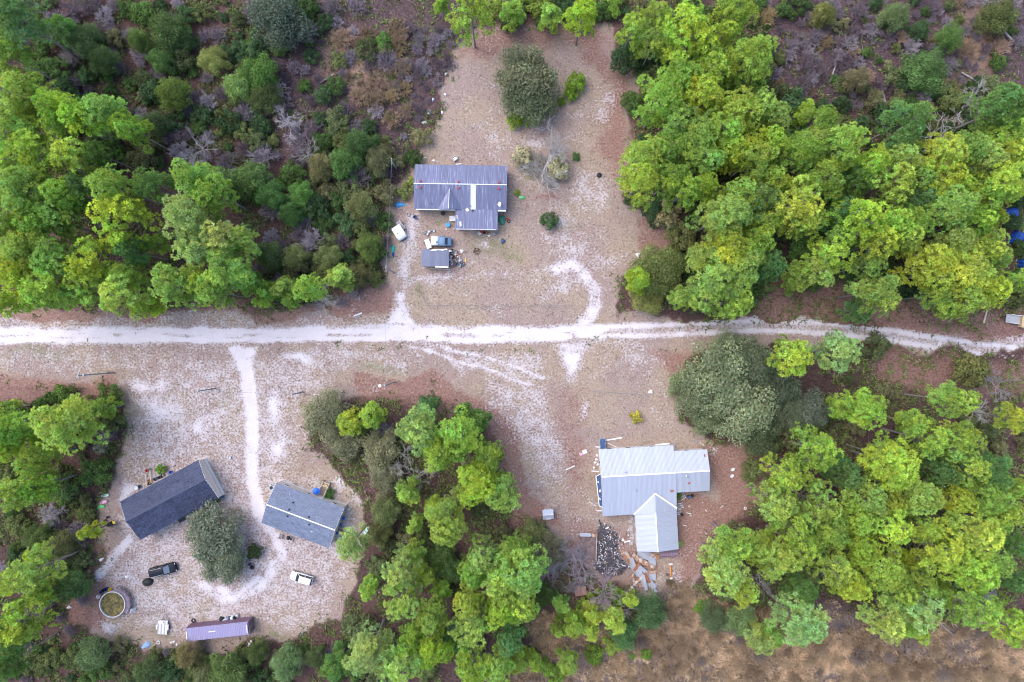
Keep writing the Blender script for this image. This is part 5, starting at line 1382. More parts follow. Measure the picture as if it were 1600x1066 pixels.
def car(px, py, rz, L, W, H, pmat, label, cat, cab=(-0.46, 0.12), rails=False, wind=None):
    """hatchback or SUV, front towards +x"""
    x, y = P(px, py, H * 0.7)
    gzv = float(ground_z(x, y)[0])
    o = empty('parked_car', (x, y, gzv), R(rz), label, cat)
    w = W / 2; zb = 0.32; zs = H * 0.57
    body = MB().loft([ring(-L * 0.5, w * 0.86, 0.48, zs * 0.9), ring(-L * 0.485, w * 0.95, 0.38, zs), ring(-L * 0.3, w, zb, zs + 0.02), ring(0, w, zb, zs + 0.02),
                      ring(L * 0.17, w, zb, zs), ring(L * 0.3, w * 0.985, zb, zs - 0.03), ring(L * 0.42, w * 0.94, zb, zs - 0.09), ring(L * 0.48, w * 0.86, 0.38, zs - 0.17), ring(L * 0.5, w * 0.76, 0.46, zs - 0.27)])
    b = body.build('body', pmat, o, smooth=True)
    x0, x1 = cab[0] * L, (cab[1] + 0.09) * L; t0, t1 = (cab[0] + 0.05) * L, (cab[1] - 0.07) * L
    g = MB(); q = w * 0.9; qt = w * 0.74
    g._add([(x0, -q, zs - 0.02), (x1, -q * 0.95, zs - 0.03), (x1, q * 0.95, zs - 0.03), (x0, q, zs - 0.02), (t0, -qt, H - 0.06), (t1, -qt, H - 0.06), (t1, qt, H - 0.06), (t0, qt, H - 0.06)],
           [(0, 1, 5, 4), (1, 2, 6, 5), (2, 3, 7, 6), (3, 0, 4, 7), (4, 5, 6, 7)])
    g.build('windows', M_GLASSD, o)
    m = MB(); m._add([(x1 + 0.02, -q * 0.86, zs + 0.02), (x1 + 0.02, q * 0.86, zs + 0.02), (t1 + 0.05, qt * 0.92, H - 0.08), (t1 + 0.05, -qt * 0.92, H - 0.08)], [(0, 1, 2, 3)])
    m.build('windscreen', wind or M_GLASSL, o)
    rf = MB().loft([[(t0 - 0.08 + dx, yy * k, zz) for yy, zz in ((-qt, H - 0.08), (-qt * 0.9, H - 0.02), (0, H), (qt * 0.9, H - 0.02), (qt, H - 0.08))] for dx, k in ((0, 0.94), (0.12, 1.02), ((t1 - t0) - 0.05, 1.02), ((t1 - t0) + 0.1, 0.94))])
    rf.build('roof', pmat, o, smooth=True)
    for s in (-1, 1):
        for pa, pb, pw in (((x0 + 0.05, s * q, zs), (t0, s * qt, H - 0.06), 0.08), ((x1 - 0.02, s * q * 0.95, zs), (t1, s * qt, H - 0.06), 0.06), (((x0 + x1) / 2, s * q * 1.0, zs), ((t0 + t1) / 2, s * qt * 1.01, H - 0.06), 0.07)):
            MB().bar(pa, pb, pw).build('pillar', pmat, o)
        MB().box((0, 0, 0), (0.16, 0.2, 0.14)).build('mirror', pmat, o, loc=(x1 - 0.12 * L / 4.5, s * (w + 0.1), zs + 0.06))
        MB().box((0, 0, 0), (0.14, 0.36, 0.14), taper=0.9).build('headlight', M_LAMP, o, loc=(L * 0.475, s * w * 0.62, zs - 0.24))
        MB().box((0, 0, 0), (0.06, 0.18, 0.32)).build('tail_light', M_TAIL, o, loc=(-L * 0.495, s * w * 0.76, zs - 0.12))
        if rails: MB().bar((t0 + 0.1, s * qt * 0.92, H + 0.02), (t1 - 0.1, s * qt * 0.92, H + 0.02), 0.05).build('roof_rail', M_STEEL, o)
    MB().box((L * 0.49, 0, 0.42), (0.12, W * 0.8, 0.16)).build('bumper', pmat if not rails else M_DARK, o)
    wheels(o, (-L * 0.29, L * 0.31), w)
    return o
car(252.9, 892.0, 14, 5.05, 1.9, 1.75, M_BLACKPAINT, 'black sport utility vehicle with roof rails parked near the pool', 'car', (-0.485, 0.16), True, M_GLASSL)
car(470.2, 904.7, 180 - 16, 4.35, 1.72, 1.6, M_WHITEPAINT, 'white hatchback parked on the sandy yard of the grey-roofed home', 'car', (-0.48, 0.14), False, M_GLASSD)

# old van half white, half blue, by the small shed
vx_, vy_ = P(689.3, 376.6, 1.5)
van = empty('old_van', (vx_, vy_, 0), R(-3), 'derelict van, white at one end and faded blue at the other, beside the shed', 'van')
MB().loft([ring(-1.95, 0.8, 0.45, 1.5), ring(-1.85, 0.88, 0.35, 1.68), ring(-0.5, 0.9, 0.35, 1.72)]).build('cargo_body', M_WHITEPAINT, van, smooth=True)
MB().loft([ring(-0.51, 0.9, 0.35, 1.66), ring(0.7, 0.9, 0.35, 1.62), ring(1.15, 0.86, 0.38, 1.3), ring(1.75, 0.84, 0.4, 1.12), ring(1.9, 0.7, 0.5, 0.95)]).build('cab', M_BLUEPAINT, van, smooth=True)
m = MB(); m._add([(1.2, -0.7, 1.33), (1.2, 0.7, 1.33), (0.72, 0.62, 1.67), (0.72, -0.62, 1.67)], [(0, 1, 2, 3)]); m.build('windscreen', M_GLASSD, van)
for s in (-1, 1):
    MB().box((0.2, s * 0.9, 1.25), (0.9, 0.04, 0.4)).build('side_window', M_GLASSD, van); MB().box((1.86, s * 0.5, 0.85), (0.1, 0.25, 0.18)).build('headlight', M_LAMP, van)
MB().box((-0.75, -0.3, 1.77), (0.2, 0.35, 0.1)).build('roof_hatch', M_DARK, van)
wheels(van, (-1.3, 1.25), 0.9, 0.33)
# white pickup cap standing on the ground with a small trailer under it
tx_, ty_ = P(623.3, 363.0, 1.2)
cap = empty('truck_cap', (tx_, ty_, 0), R(-58), 'white truck cap parked askew beside the wire fence', 'truck cap')
MB().loft([ring(-1.3, 0.86, 0.3, 1.25, 0.86), ring(-1.2, 0.95, 0.25, 1.35, 0.88), ring(0.7, 0.98, 0.25, 1.4, 0.88), ring(1.15, 0.93, 0.25, 1.2, 0.88), ring(1.4, 0.75, 0.35, 0.95, 0.85)]).build('shell', M_WHITEPAINT, cap, smooth=True)
for s in (-1, 1): MB().box((-0.2, s * 0.965, 0.95), (1.4, 0.05, 0.35)).build('side_window', M_GLASSD, cap)
MB().box((-0.55, 0, 1.41), (0.14, 1.5, 0.03)).build('roof_seam', M_STEEL, cap); MB().box((0.1, -0.35, 1.42), (0.16, 0.16, 0.06)).build('roof_vent', M_DARK, cap)
MB().box((0, 0, 0.16), (2.9, 1.5, 0.24)).build('chassis', M_DARK, cap); wheels(cap, (-0.7, 0.8), 0.92, 0.3)
rk = empty('cage_trailer', (*P(626.3, 352.3, 0.6), 0), R(-52), 'small grey cage trailer behind the white truck cap', 'trailer')
MB().box((0, 0, 0.45), (1.9, 0.75, 0.1)).build('bed', M_GREYWOOD, rk)
for s in (-1, 1): MB().box((0, s * 0.37, 0.7), (1.9, 0.05, 0.4)).build('side_rail', M_STEEL, rk)
for i in range(5): MB().box((-0.8 + i * 0.4, 0, 0.52), (0.08, 0.7, 0.05)).build('slat', M_OFFWHITE, rk)
wheels(rk, (0.0,), 0.48, 0.25)
# flat trailer in the parking yard
fl = empty('utility_trailer', (*P(253.8, 980.5, 0.6), 0), R(-4), 'grey flat utility trailer with white fenders between pool and container', 'trailer')
MB().box((0, 0, 0.5), (1.85, 2.75, 0.08)).build('frame', M_STEEL, fl)
for i in range(9): MB().box((-0.82 + i * 0.205, 0, 0.56), (0.19, 2.6, 0.05)).build('plank', M_OFFWHITE if i % 3 else M_CONC, fl)
for s in (-1, 1):
    MB().loft([[(s * (1.0 + dx), y, z) for y, z in ((-0.55, 0.45), (-0.4, 0.72), (0.4, 0.72), (0.55, 0.45))] for dx in (-0.1, 0.16)]).build('fender', M_WHITE, fl)
    m = MB(); m.tube((s * 0.95, 0, 0.3), (s * 1.12, 0, 0.3), 0.3, n=16); m.build('tyre', M_RUBBER, fl)
    MB().bar((s * 0.6, 1.35, 0.48), (0, 2.4, 0.48), 0.07).build('tongue', M_STEEL, fl)
MB().box((-0.35, 1.0, 0.64), (0.9, 0.5, 0.12)).build('tailboard', M_WHITE, fl)
# trailer at the end of the ruts
gt = empty('box_trailer', (*P(1586, 499, 0.7), 0), R(-8), 'grey open trailer with white side boards at the end of the rutted road', 'trailer')
MB().box((0, 0, 0.5), (3.2, 1.6, 0.12)).build('bed', M_GREYWALL, gt)
for s in (-1, 1): MB().box((0.4, s * 0.8, 0.75), (2.4, 0.08, 0.45)).build('side_board', M_WHITE, gt)
MB().bar((-1.6, 0.5, 0.45), (-2.6, 0, 0.45), 0.08).build('tongue', M_DARK, gt); MB().bar((-1.6, -0.5, 0.45), (-2.6, 0, 0.45), 0.08).build('tongue', M_DARK, gt)
wheels(gt, (0.3,), 0.98, 0.33)
tag(MB().box((0, 0, 0.7), (1.7, 1.9, 1.1)).box((0, 0, 1.28), (1.9, 2.1, 0.06)).build('plywood_crate', M_PLYWOOD, loc=(*P(1601, 504, 0.7), 0), rz=R(-8)), 'big tan plywood crate beside the grey open trailer', 'crate')

# black tarpaulin-covered mound
m = MB(); prof = [(1.05, 0), (1.0, 0.35), (0.85, 0.62), (0.5, 0.82), (0.0, 0.9)]
m.lathe(prof, 22, sx=1.0, sy=0.72)
m.v = [(x * (1 + 0.05 * math.sin(5 * math.atan2(y, x))), y * (1 + 0.05 * math.cos(7 * math.atan2(y, x))), z + 0.04 * math.sin(9 * x) * (z > 0.1)) for x, y, z in m.v]
tag(m.build('covered_grill', M_DARK, smooth=True, loc=(*P(229.8, 910.5, 0.5), 0), rz=R(10)), 'black tarpaulin-covered mound beside the black vehicle', 'tarp')

# ------------------------------------------------------------------ utility poles, fences
def pole(px, py, h, label, lamp=False, trans=False):
    x, y = P(px, py)
    e = empty('utility_pole', (x, y, 0), 0, label, 'pole', None)
    MB().tube((0, 0, -0.4), (0, 0, h), 0.15, 0.1, 10).build('shaft', M_POLE, e)
    MB().box((0, 0, h - 0.35), (0.1, 1.2, 0.1)).build('crossarm', M_POLE, e)
    for s in (-1, 0, 1): MB().lathe([(0.03, 0), (0.06, 0.05), (0.05, 0.14), (0.0, 0.16)], 8).build('insulator', M_WHITE, e, loc=(0, s * 0.5, h - 0.3 if s else h))
    if trans: MB().tube((0.3, 0, h - 1.7), (0.3, 0, h - 0.9), 0.22, n=12).build('transformer', M_STEEL, e)
    if lamp:
        MB().bar((0, 0, h - 0.8), (-0.9, -0.1, h - 0.6), 0.06).build('lamp_arm', M_STEEL, e)
        MB().lathe([(0.08, 0.15), (0.28, 0.05), (0.3, -0.1), (0.0, -0.12)], 12).build('lamp_head', M_WHITE, e, loc=(-0.95, -0.1, h - 0.6))
    return Vector((x, y, h - 0.15))
tops = {}
tops['w4'] = pole(178, 582.5, 10.8, 'tall utility pole with transformer on the sandy verge near the pine corner', trans=True)
tops['w3'] = pole(337, 607, 7.4, 'utility pole beside the driveway on the pale sand')
tops['w2'] = pole(473, 612.5, 6.5, 'short utility pole on the sand near the olive-grey oak')
tops['w1'] = pole(617, 597, 10.5, 'tall utility pole with white lamp between the road and the wood', lamp=True)
tops['n1'] = pole(615, 426, 8.0, 'utility pole at the wire fence by the sandy driveway')
tops['n2'] = pole(619.5, 263.5, 5.4, 'utility pole at the rear corner of the long grey-roofed house')
M_WIRE = plain('wire', (0.22, 0.22, 0.24), 0.5)
def cable(a, b, label, sag=0.5):
    m = MB(); pts = []
    for i in range(13):
        t = i / 12; p = a.lerp(b, t); p.z -= sag * 4 * t * (1 - t); pts.append(p)
    for p, q in zip(pts[:-1], pts[1:]): m.tube(p, q, 0.018, n=4, cap=False)
    tag(m.build('power_cable', M_WIRE), label, 'cable')
for a, b, w in (('w4', 'w3', 'from the transformer pole to the driveway pole'), ('w3', 'w2', 'from the driveway pole to the short pole'), ('w2', 'w1', 'from the short pole to the lamp pole'), ('w1', 'n1', 'crossing over the sand road'), ('n1', 'n2', 'along the wire fence to the long house')):
    cable(tops[a], tops[b], 'thin overhead cable ' + w)

def fence(pts, h, every, label, mat=None, rails=2, rail_mat=None, r=0.05):
    x0, y0 = P(*pts[0])
    e = empty('wire_fence', (x0, y0, 0), 0, label, 'fence')
    W = [Vector((*P(*p), 0)) - Vector((x0, y0, 0)) for p in pts]
    for a, b in zip(W[:-1], W[1:]):
        n = max(1, int((b - a).length / every))
        for i in range(n + 1):
            p = a.lerp(b, i / n)
            MB().tube((0, 0, -0.2), (random.uniform(-.08, .08), random.uniform(-.08, .08), h), r, r * 0.9, 6).build('post', mat or M_GREYWOOD, e, loc=tuple(p))
        for k in range(rails):
            z = h * (0.95 - 0.45 * k)
            MB().tube((*a.xy, z), (*b.xy, z), 0.02, n=4, cap=False).build('wire', rail_mat or M_WIRE, e)
fence([(608, 262), (607, 330), (606, 420)], 1.4, 2.6, 'wire fence on posts along the wood beside the long house', rails=3)
fence([(668, 477), (760, 479), (893, 478)], 1.1, 3.4, 'low fence of weathered posts between the front grass and the road')
fence([(655, 455), (668, 477)], 0.9, 1.3, 'short run of dark leaning fence posts beside the driveway', M_WOOD)
fence([(925, 611), (965, 614), (1010, 617)], 1.0, 2.5, 'sagging wire fence across the yard of the white-roofed house')

# ------------------------------------------------------------------ small things lying about
def gz_at(px, py):
    x, y = P(px, py); return x, y, float(ground_z(x, y)[0])
def bucket(px, py, r, h, mat, label, name='bucket', cat='bucket', z=0, group=None):
    x, y, g = gz_at(px, py)
    m = MB(); m.lathe([(r * 0.82, 0), (r, h), (r * 1.06, h), (r * 1.06, h - 0.04), (r * 0.9, h - 0.05), (r * 0.78, 0.05), (0, 0.05)], 14)
    return tag(m.build(name, mat, loc=(x, y, g + z)), label, cat, group)
def barrel(px, py, r, h, mat, label, z=0, group=None):
    x, y, g = gz_at(px, py)
    m = MB(); m.lathe([(r * .95, 0), (r, .1 * h), (r * .97, .33 * h), (r * 1.03, .35 * h), (r * .97, .37 * h), (r * .97, .64 * h), (r * 1.03, .66 * h), (r, .95 * h), (r * .93, h), (r * .85, h * .97), (0, h * .97)], 16)
    return tag(m.build('barrel', mat, loc=(x, y, g + z)), label, 'barrel', group)
def tyre(px, py, r, label, mat=None, z=0, group=None):
    x, y, g = gz_at(px, py)
    m = MB(); m.lathe([(r * .55, .04), (r * .7, 0), (r * .95, .03), (r, .1), (r * .95, .18), (r * .7, .21), (r * .55, .17), (r * .55, .04)], 18)
    return tag(m.build('old_tyre', mat or M_RUBBER, loc=(x, y, g + z)), label, 'tyre', group)
def crate(px, py, s, rz, mat, label, z=0, group=None, name='crate'):
    x, y, g = gz_at(px, py); w, l, h = s
    m = MB(); t = 0.03
    m.box((0, 0, t / 2), (w, l, t)); m.box((w / 2 - t / 2, 0, h / 2), (t, l, h)); m.box((-w / 2 + t / 2, 0, h / 2), (t, l, h)); m.box((0, l / 2 - t / 2, h / 2), (w - 2 * t, t, h)); m.box((0, -l / 2 + t / 2, h / 2), (w - 2 * t, t, h))
    m.box((0, 0, h * .45), (w * .8, l * .8, h * .5), taper=0.85)
    return tag(m.build(name, mat, loc=(x, y, g + z), rz=R(rz)), label, 'crate', group)
def plank(a, b, w, mat, label, z=0.05, group=None, name='plank', t=0.05):
    x0, y0, g = gz_at(*a); x1, y1, _ = gz_at(*b)
    c = ((x0 + x1) / 2, (y0 + y1) / 2, g + z + t / 2)
    L = math.hypot(x1 - x0, y1 - y0)
    m = MB(); n = 4
    rg = []
    for i in range(n + 1):
        xx = -L / 2 + L * i / n; zz = 0.012 * math.sin(i * 2.1); yy = 0.01 * math.cos(i * 1.7)
        rg.append([(xx, yy - w / 2, zz - t / 2), (xx, yy + w / 2, zz - t / 2), (xx, yy + w / 2, zz + t / 2), (xx, yy - w / 2, zz + t / 2)])
    m.loft(rg)
    return tag(m.build(name, mat, loc=c, rz=math.atan2(y1 - y0, x1 - x0)), label, 'plank', group)
def sheet(px, py, w, l, rz, mat, label, z=0.08, tilt=0.0, group=None):
    x, y, g = gz_at(px, py)
    me = ribbed(w, l, mat, 0.18, 0.03)
    o = bpy.data.objects.new('metal_sheet', me); link(o)
    M = Matrix.Translation((x, y, g + z + 0.5 * l * abs(math.sin(tilt)))) @ Matrix.Rotation(R(rz), 4, 'Z') @ Matrix.Rotation(tilt, 4, 'X') @ Matrix.Translation((0, -l / 2, 0))
    o.matrix_world = M
    return tag(o, label, 'metal sheet', group)
def lump(px, py, rx, ry, h, mat, label, rz=0, name='tarp', cat='tarp', seed=0, group=None, z=0):
    x, y, g = gz_at(px, py); gen = np.random.default_rng(seed + int(px * 7 + py))
    m = MB(); m.lathe([(1.0, 0), (0.95, 0.25), (0.78, 0.65), (0.45, 0.92), (0.0, 1.0)], 18)
    a, b, c = gen.uniform(0, 6, 3)
    vv = []
    for X, Y, Z in m.v:
        t = math.atan2(Y, X); k = 1 + 0.16 * math.sin(3 * t + a) + 0.1 * math.sin(7 * t + b)
        vv.append((X * k * rx, Y * k * ry, h * Z * (1 + 0.2 * math.sin(5 * t + c) * (1 - Z))))
    m.v = vv
    return tag(m.build(name, mat, loc=(x, y, g + z - 0.02), rz=R(rz)), label, cat, group)
def chair(px, py, rz, mat, label, z=0):
    x, y, g = gz_at(px, py)
    e = empty('plastic_chair', (x, y, g + z), R(rz), label, 'chair')
    MB().box((0, 0, 0.42), (0.5, 0.5, 0.05)).build('seat', mat, e); MB().bar((-0.24, 0, 0.42), (-0.38, 0, 0.9), 0.48, 0.05).build('backrest', mat, e)
    for sx in (-1, 1):
        for sy in (-1, 1): MB().bar((sx * 0.2, sy * 0.2, 0.42), (sx * 0.25, sy * 0.25, 0), 0.05).build('leg', mat, e)
    for sy in (-1, 1): MB().bar((-0.3, sy * 0.26, 0.62), (0.2, sy * 0.26, 0.62), 0.05).build('armrest', mat, e)
def table(px, py, rz, w, l, h, mat, label):
    x, y, g = gz_at(px, py)
    e = empty('table', (x, y, g), R(rz), label, 'table')
    MB().box((0, 0, h), (w, l, 0.05)).build('table_top', mat, e)
    for sx in (-1, 1):
        for sy in (-1, 1): MB().box((sx * (w / 2 - .07), sy * (l / 2 - .07), h / 2), (0.06, 0.06, h)).build('leg', M_STEEL, e)
def dish(px, py, r, label, rz=0):
    x, y, g = gz_at(px, py)
    m = MB(); m.lathe([(0.0, 0.02), (r * .5, .05), (r * .85, .14), (r, .22), (r * 1.02, .21), (r * .85, .11), (r * .5, .02), (0, 0)], 20, sx=1.0, sy=0.78)
    m.bar((0, -r * .7, .15), (0, 0, 0.4), 0.03)
    o = tag(m.build('satellite_dish', M_OFFWHITE, loc=(x, y, g + 0.03), rz=R(rz)), label, 'dish')
def toy(px, py, rz, mat, label):
    x, y, g = gz_at(px, py)
    e = empty('toy_lounger', (x, y, g), R(rz), label, 'toy')
    MB().loft([[(xx, s * w, z) for s, z in ((-1, .1), (1, .1), (1, z1), (-1, z1))] for xx, w, z1 in ((-0.55, 0.22, 0.2), (-0.3, 0.28, 0.24), (0.25, 0.28, 0.24), (0.55, 0.16, 0.3))]).build('seat', mat, e)
    MB().bar((-0.45, 0, 0.2), (-0.62, 0, 0.5), 0.4, 0.06).build('backrest', mat, e)
    for s in (-1, 1):
        for t in (-1, 1): MB().box((t * 0.35, s * 0.2, 0.06), (0.08, 0.06, 0.12)).build('foot', mat, e)

# --- around the long grey-roofed house
crate(711, 248.6, (0.95, 0.75, 0.6), 38, M_WHITE, 'white crate standing in the dry grass behind the long house', name='storage_box')
plank((712, 257), (721, 256), 0.2, M_OFFWHITE, 'pale plank lying against the rear of the long house')
tag(MB().bar((-0.5, 0, 1.3), (0.5, 0, 1.3), 0.06).bar((0, 0, 0), (0, 0, 1.9), 0.06).build('clothes_post', M_OFFWHITE, loc=gz_at(663.5, 250), rz=0.2), 'white T-shaped clothes-line post behind the long house', 'post')
bucket(652, 251, 0.3, 0.5, M_OFFWHITE, 'pale bucket in the brush behind the long house')
lump(677.5, 251.5, 0.4, 0.28, 0.3, M_OFFWHITE, 'small pale bag in the grass behind the long house', name='bag', cat='bag')
lump(625, 319.5, 1.0, 0.42, 0.35, M_CYAN, 'bright sky-blue crumpled tarp under the bush by the long house', -8)
lump(621, 321, 0.5, 0.4, 0.45, M_CYAN, 'small sky-blue bundle beside the crumpled sky-blue tarp', 40)
tyre(638, 335, 0.42, 'worn tyre standing out on the sand beside the long house', M_GREYWOOD)
bucket(649, 340, 0.34, 0.5, M_NAVY, 'blue-grey tub in front of the long house')
barrel(692, 334, 0.36, 0.8, M_DARK, 'black barrel against the front wall of the long house')
table(707.5, 342.5, 3, 1.15, 1.0, 0.75, M_OFFWHITE, 'pale table beside the rear wing of the long house')
barrel(700.5, 352, 0.42, 0.6, M_CYAN, 'bright blue drum beside the rear wing of the long house')
bucket(709, 358, 0.16, 0.3, M_WHITE, 'white bucket at the corner of the rear wing')
bucket(697, 359, 0.14, 0.25, M_WHITE, 'tiny white bucket in front of the bright blue drum')
lump(784, 344, 0.75, 0.95, 0.6, plain('green_tarp', (0.05, 0.2, 0.14), 0.6), 'dark green tarp bundle beside the rear wing of the long house', 20)
bucket(793, 343, 0.26, 0.35, M_RED, 'red tub beside the dark green tarp bundle'); tyre(795, 346, 0.33, 'tyre behind the red tub')
for i, (px, py, mt) in enumerate(((748, 364, M_STEEL), (753, 363, M_RED), (750, 366, M_OFFWHITE), (757, 364, M_DARK), (763, 365, M_BRICK), (764, 368, M_WHITE), (772, 366, M_CONC), (778, 365, M_GREYWOOD))):
    (bucket if i % 2 else lambda a, b, c, d, e, f, group=None: crate(a, b, (c * 2, c * 1.6, d), 20 * i, e, f, group=group))(px, py, 0.27, 0.35, mt, 'small oddment heaped along the end of the rear wing', group='oddments along the rear wing')
lump(786, 377, 0.42, 0.5, 0.45, M_NAVY, 'dark blue bag alone in the yard near the rear wing', name='bag', cat='bag')
bucket(727, 366, 0.14, 0.2, M_RED, 'small red pail in the yard before the rear wing')
for px, py, w, rz in ((670, 362, 0.6, 10), (674, 360, 0.5, 40), (678, 361, 0.45, 80), (664, 364, 0.5, 30), (668, 366, 0.5, 60)):
    crate(px, py, (w, w * .8, 0.35), rz, random.choice([M_GREYWOOD, M_OFFWHITE, M_WOOD]), 'broken box in the little heap before the derelict van', group='broken boxes before the van')
tag(MB().box((0, 0, 0.3), (0.85, 1.75, 0.6)).box((0, 0, 0.62), (0.88, 1.78, 0.04)).build('old_fridge', M_WHITE, loc=gz_at(669.3, 381.8), rz=R(20)), 'white fridge lying on its back beside the shed', 'fridge')
lump(614, 389, 0.38, 0.75, 0.5, M_TEAL, 'bright teal tarp bundle against the wire fence', 5); lump(614.5, 398, 0.25, 0.5, 0.3, M_BLUETARP, 'blue tarp bundle against the wire fence', 5)
_jm = [('dark', M_DARK), ('grey', M_CONC), ('pale', M_OFFWHITE), ('wooden', M_WOOD), ('navy', M_NAVY), ('steel', M_STEEL), ('brown', M_BRICK), ('white', M_WHITE)]
_jr = random.Random(3)
for i in range(54):
    px, py = _jr.uniform(703.5, 723), _jr.uniform(390, 416)
    if (px - 703) / 22 * 14 > 26 - abs(py - 404) * 0.9: continue
    w_, mt = _jr.choice(_jm); k = _jr.randrange(4)
    lb = {0: 'box', 1: 'bucket', 2: 'bag', 3: 'board'}[k]
    lab = f'{w_} {lb} in the junk heap beside the small shed'; gp = 'junk heap beside the small shed'; z = _jr.uniform(0, 0.25)
    if k == 0: crate(px, py, (_jr.uniform(.4, .8), _jr.uniform(.35, .6), _jr.uniform(.3, .6)), _jr.uniform(0, 90), mt, lab, group=gp)
    elif k == 1: bucket(px, py, _jr.uniform(.16, .3), _jr.uniform(.3, .6), mt, lab, group=gp)
    elif k == 2: lump(px, py, _jr.uniform(.25, .5), _jr.uniform(.25, .45), _jr.uniform(.25, .5), mt, lab, name='bag', cat='bag', group=gp)
    else: plank((px - 4, py + _jr.uniform(-4, 4)), (px + 4, py), 0.16, mt, lab, 0.1 + z, group=gp)
bucket(714.5, 408.5, 0.26, 0.35, M_ORANGE, 'orange tub in the junk heap beside the small shed'); plank((727.5, 404), (727, 409), 0.2, M_YELLOW, 'short yellow board at the edge of the junk heap')
plank((662, 418.5), (703, 421.5), 0.14, M_PALEWOOD, 'long pale plank on the ground before the small shed')
fp = empty('fire_pit', (*P(744.7, 392.4), 0), 0, 'small ring of dark stones and logs on pale ash ground', 'fire pit')
for i in range(9): MB().box((0.55 * math.cos(i * .7), 0.55 * math.sin(i * .7), 0.1), (0.28, 0.22, 0.22), taper=0.7).build('stone', M_DARK if i % 2 else M_BRICK, fp)
for i in range(3): MB().bar((-0.4, 0.1 * i - .1, .1), (0.4, 0.15 - .1 * i, .16), 0.11).build('charred_log', M_DARK, fp)
lump(816, 309, 0.5, 0.38, 0.35, M_GREEN, 'green and white bag by the leafless tree', name='bag', cat='bag'); lump(813, 308.5, 0.25, 0.2, 0.25, M_WHITE, 'white bag beside the green bag', name='bag', cat='bag')
tag(MB().lathe([(0.42, 0.0), (0.5, 0.1), (0.42, 0.35), (0.2, 0.48), (0, 0.5)], 12).build('tree_stump', M_DARK, loc=gz_at(936, 274)), 'black charred stump in the clearing', 'stump')
lump(997, 398.5, 0.45, 0.4, 0.35, M_WHITE, 'white bag lying at the edge of the sandy clearing', name='bag', cat='bag')
plank((553, 494), (566, 489), 0.28, M_OFFWHITE, 'pale board beside the sand road near the driveway'); plank((554, 497), (562, 494), 0.22, M_GREYWOOD, 'grey board beside the pale roadside board')
for i, (px, py) in enumerate(((694, 110), (697, 116), (677, 156), (696, 148), (670, 178), (662, 192), (666, 192), (691, 176), (695, 52))):
    lump(px, py, 0.3 + 0.06 * (i % 3), 0.25, 0.25, M_OFFWHITE if i % 2 else M_STEEL, 'pale scrap of litter along the lilac thicket', 40 * i, 'litter_scrap', 'scrap', i, 'litter along the lilac thicket')  # small loose pieces of pale litter

# --- around the white-roofed house
st2 = empty('cellar_hatch', (*P(941.5, 693.5, 0.5), 0), R(3.3), 'dark blue hatch box at the corner of the white-roofed house', 'hatch')
MB().box((0, 0, 0.4), (1.15, 2.0, 0.8)).build('frame', M_STEEL, st2); MB().box((0, 0, 0.83), (1.0, 1.85, 0.05)).build('lid', M_NAVY, st2)
for a, b, mt, lb in (((947, 688), (972, 684), M_WHITE, 'long white plank behind the white-roofed house'), ((949, 692), (966, 700), M_PALEWOOD, 'pale plank leaning toward the eaves of the white-roofed house'), ((930, 698), (937, 698.5), M_OFFWHITE, 'short pale plank beside the dark blue hatch'), ((1024, 695), (1046, 693), M_WHITE, 'white plank along the rear wall of the white-roofed house'), ((1053, 690), (1054, 704), M_GREYWOOD, 'grey plank standing in the roof corner of the white-roofed house'),
                     ((924, 736), (936, 737), M_OFFWHITE, 'pale plank beside the torn awning'), ((920, 784), (932, 791), M_PALEWOOD, 'splintered plank below the torn awning'), ((925, 779), (928, 793), M_GREYWOOD, 'grey splintered plank below the torn awning'), ((932, 798), (941, 798), M_OFFWHITE, 'pale plank at the front corner of the white-roofed house'), ((884, 734), (898, 728), M_OFFWHITE, 'thin pale stick on the sandy yard')):
    plank(a, b, 0.24, mt, lb)
for i, (px, py) in enumerate(((932, 718), (930, 723), (934, 726), (928, 731), (933, 712))):
    lump(px, py, 0.3, 0.22, 0.18, M_OFFWHITE, 'pale scrap of rubble along the wall above the torn awning', 30 * i, 'rubble_fragment', 'fragment', i, 'rubble above the torn awning')  # small pieces of pale rubble
sheet(913.5, 706, 0.9, 0.8, 20, M_OFFWHITE, 'square white panel lying in the grass'); lump(908, 710, 0.4, 0.3, 0.2, M_PINK, 'pinkish scrap beside the square white panel', name='litter_scrap', cat='scrap')
dish(1144, 733.5, 0.42, 'oval white dish on the bare red ground', 30); dish(1143, 743.5, 0.4, 'second oval white dish on the bare red ground', 40)
tyre(1164, 794, 0.3, 'white-painted tyre on the bare red ground', M_WHITE)
bucket(1086, 690, 0.22, 0.4, M_STEEL, 'grey bucket behind the side roof of the white-roofed house'); bucket(1093, 691.5, 0.24, 0.35, M_PALEWOOD, 'cream bucket behind the side roof'); plank((1094, 692), (1100, 696), 0.15, M_OFFWHITE, 'short pale board beside the cream bucket')
lump(1017, 612.5, 0.45, 0.4, 0.45, M_WHITE, 'white heap beside the sagging wire fence', name='bag', cat='bag')
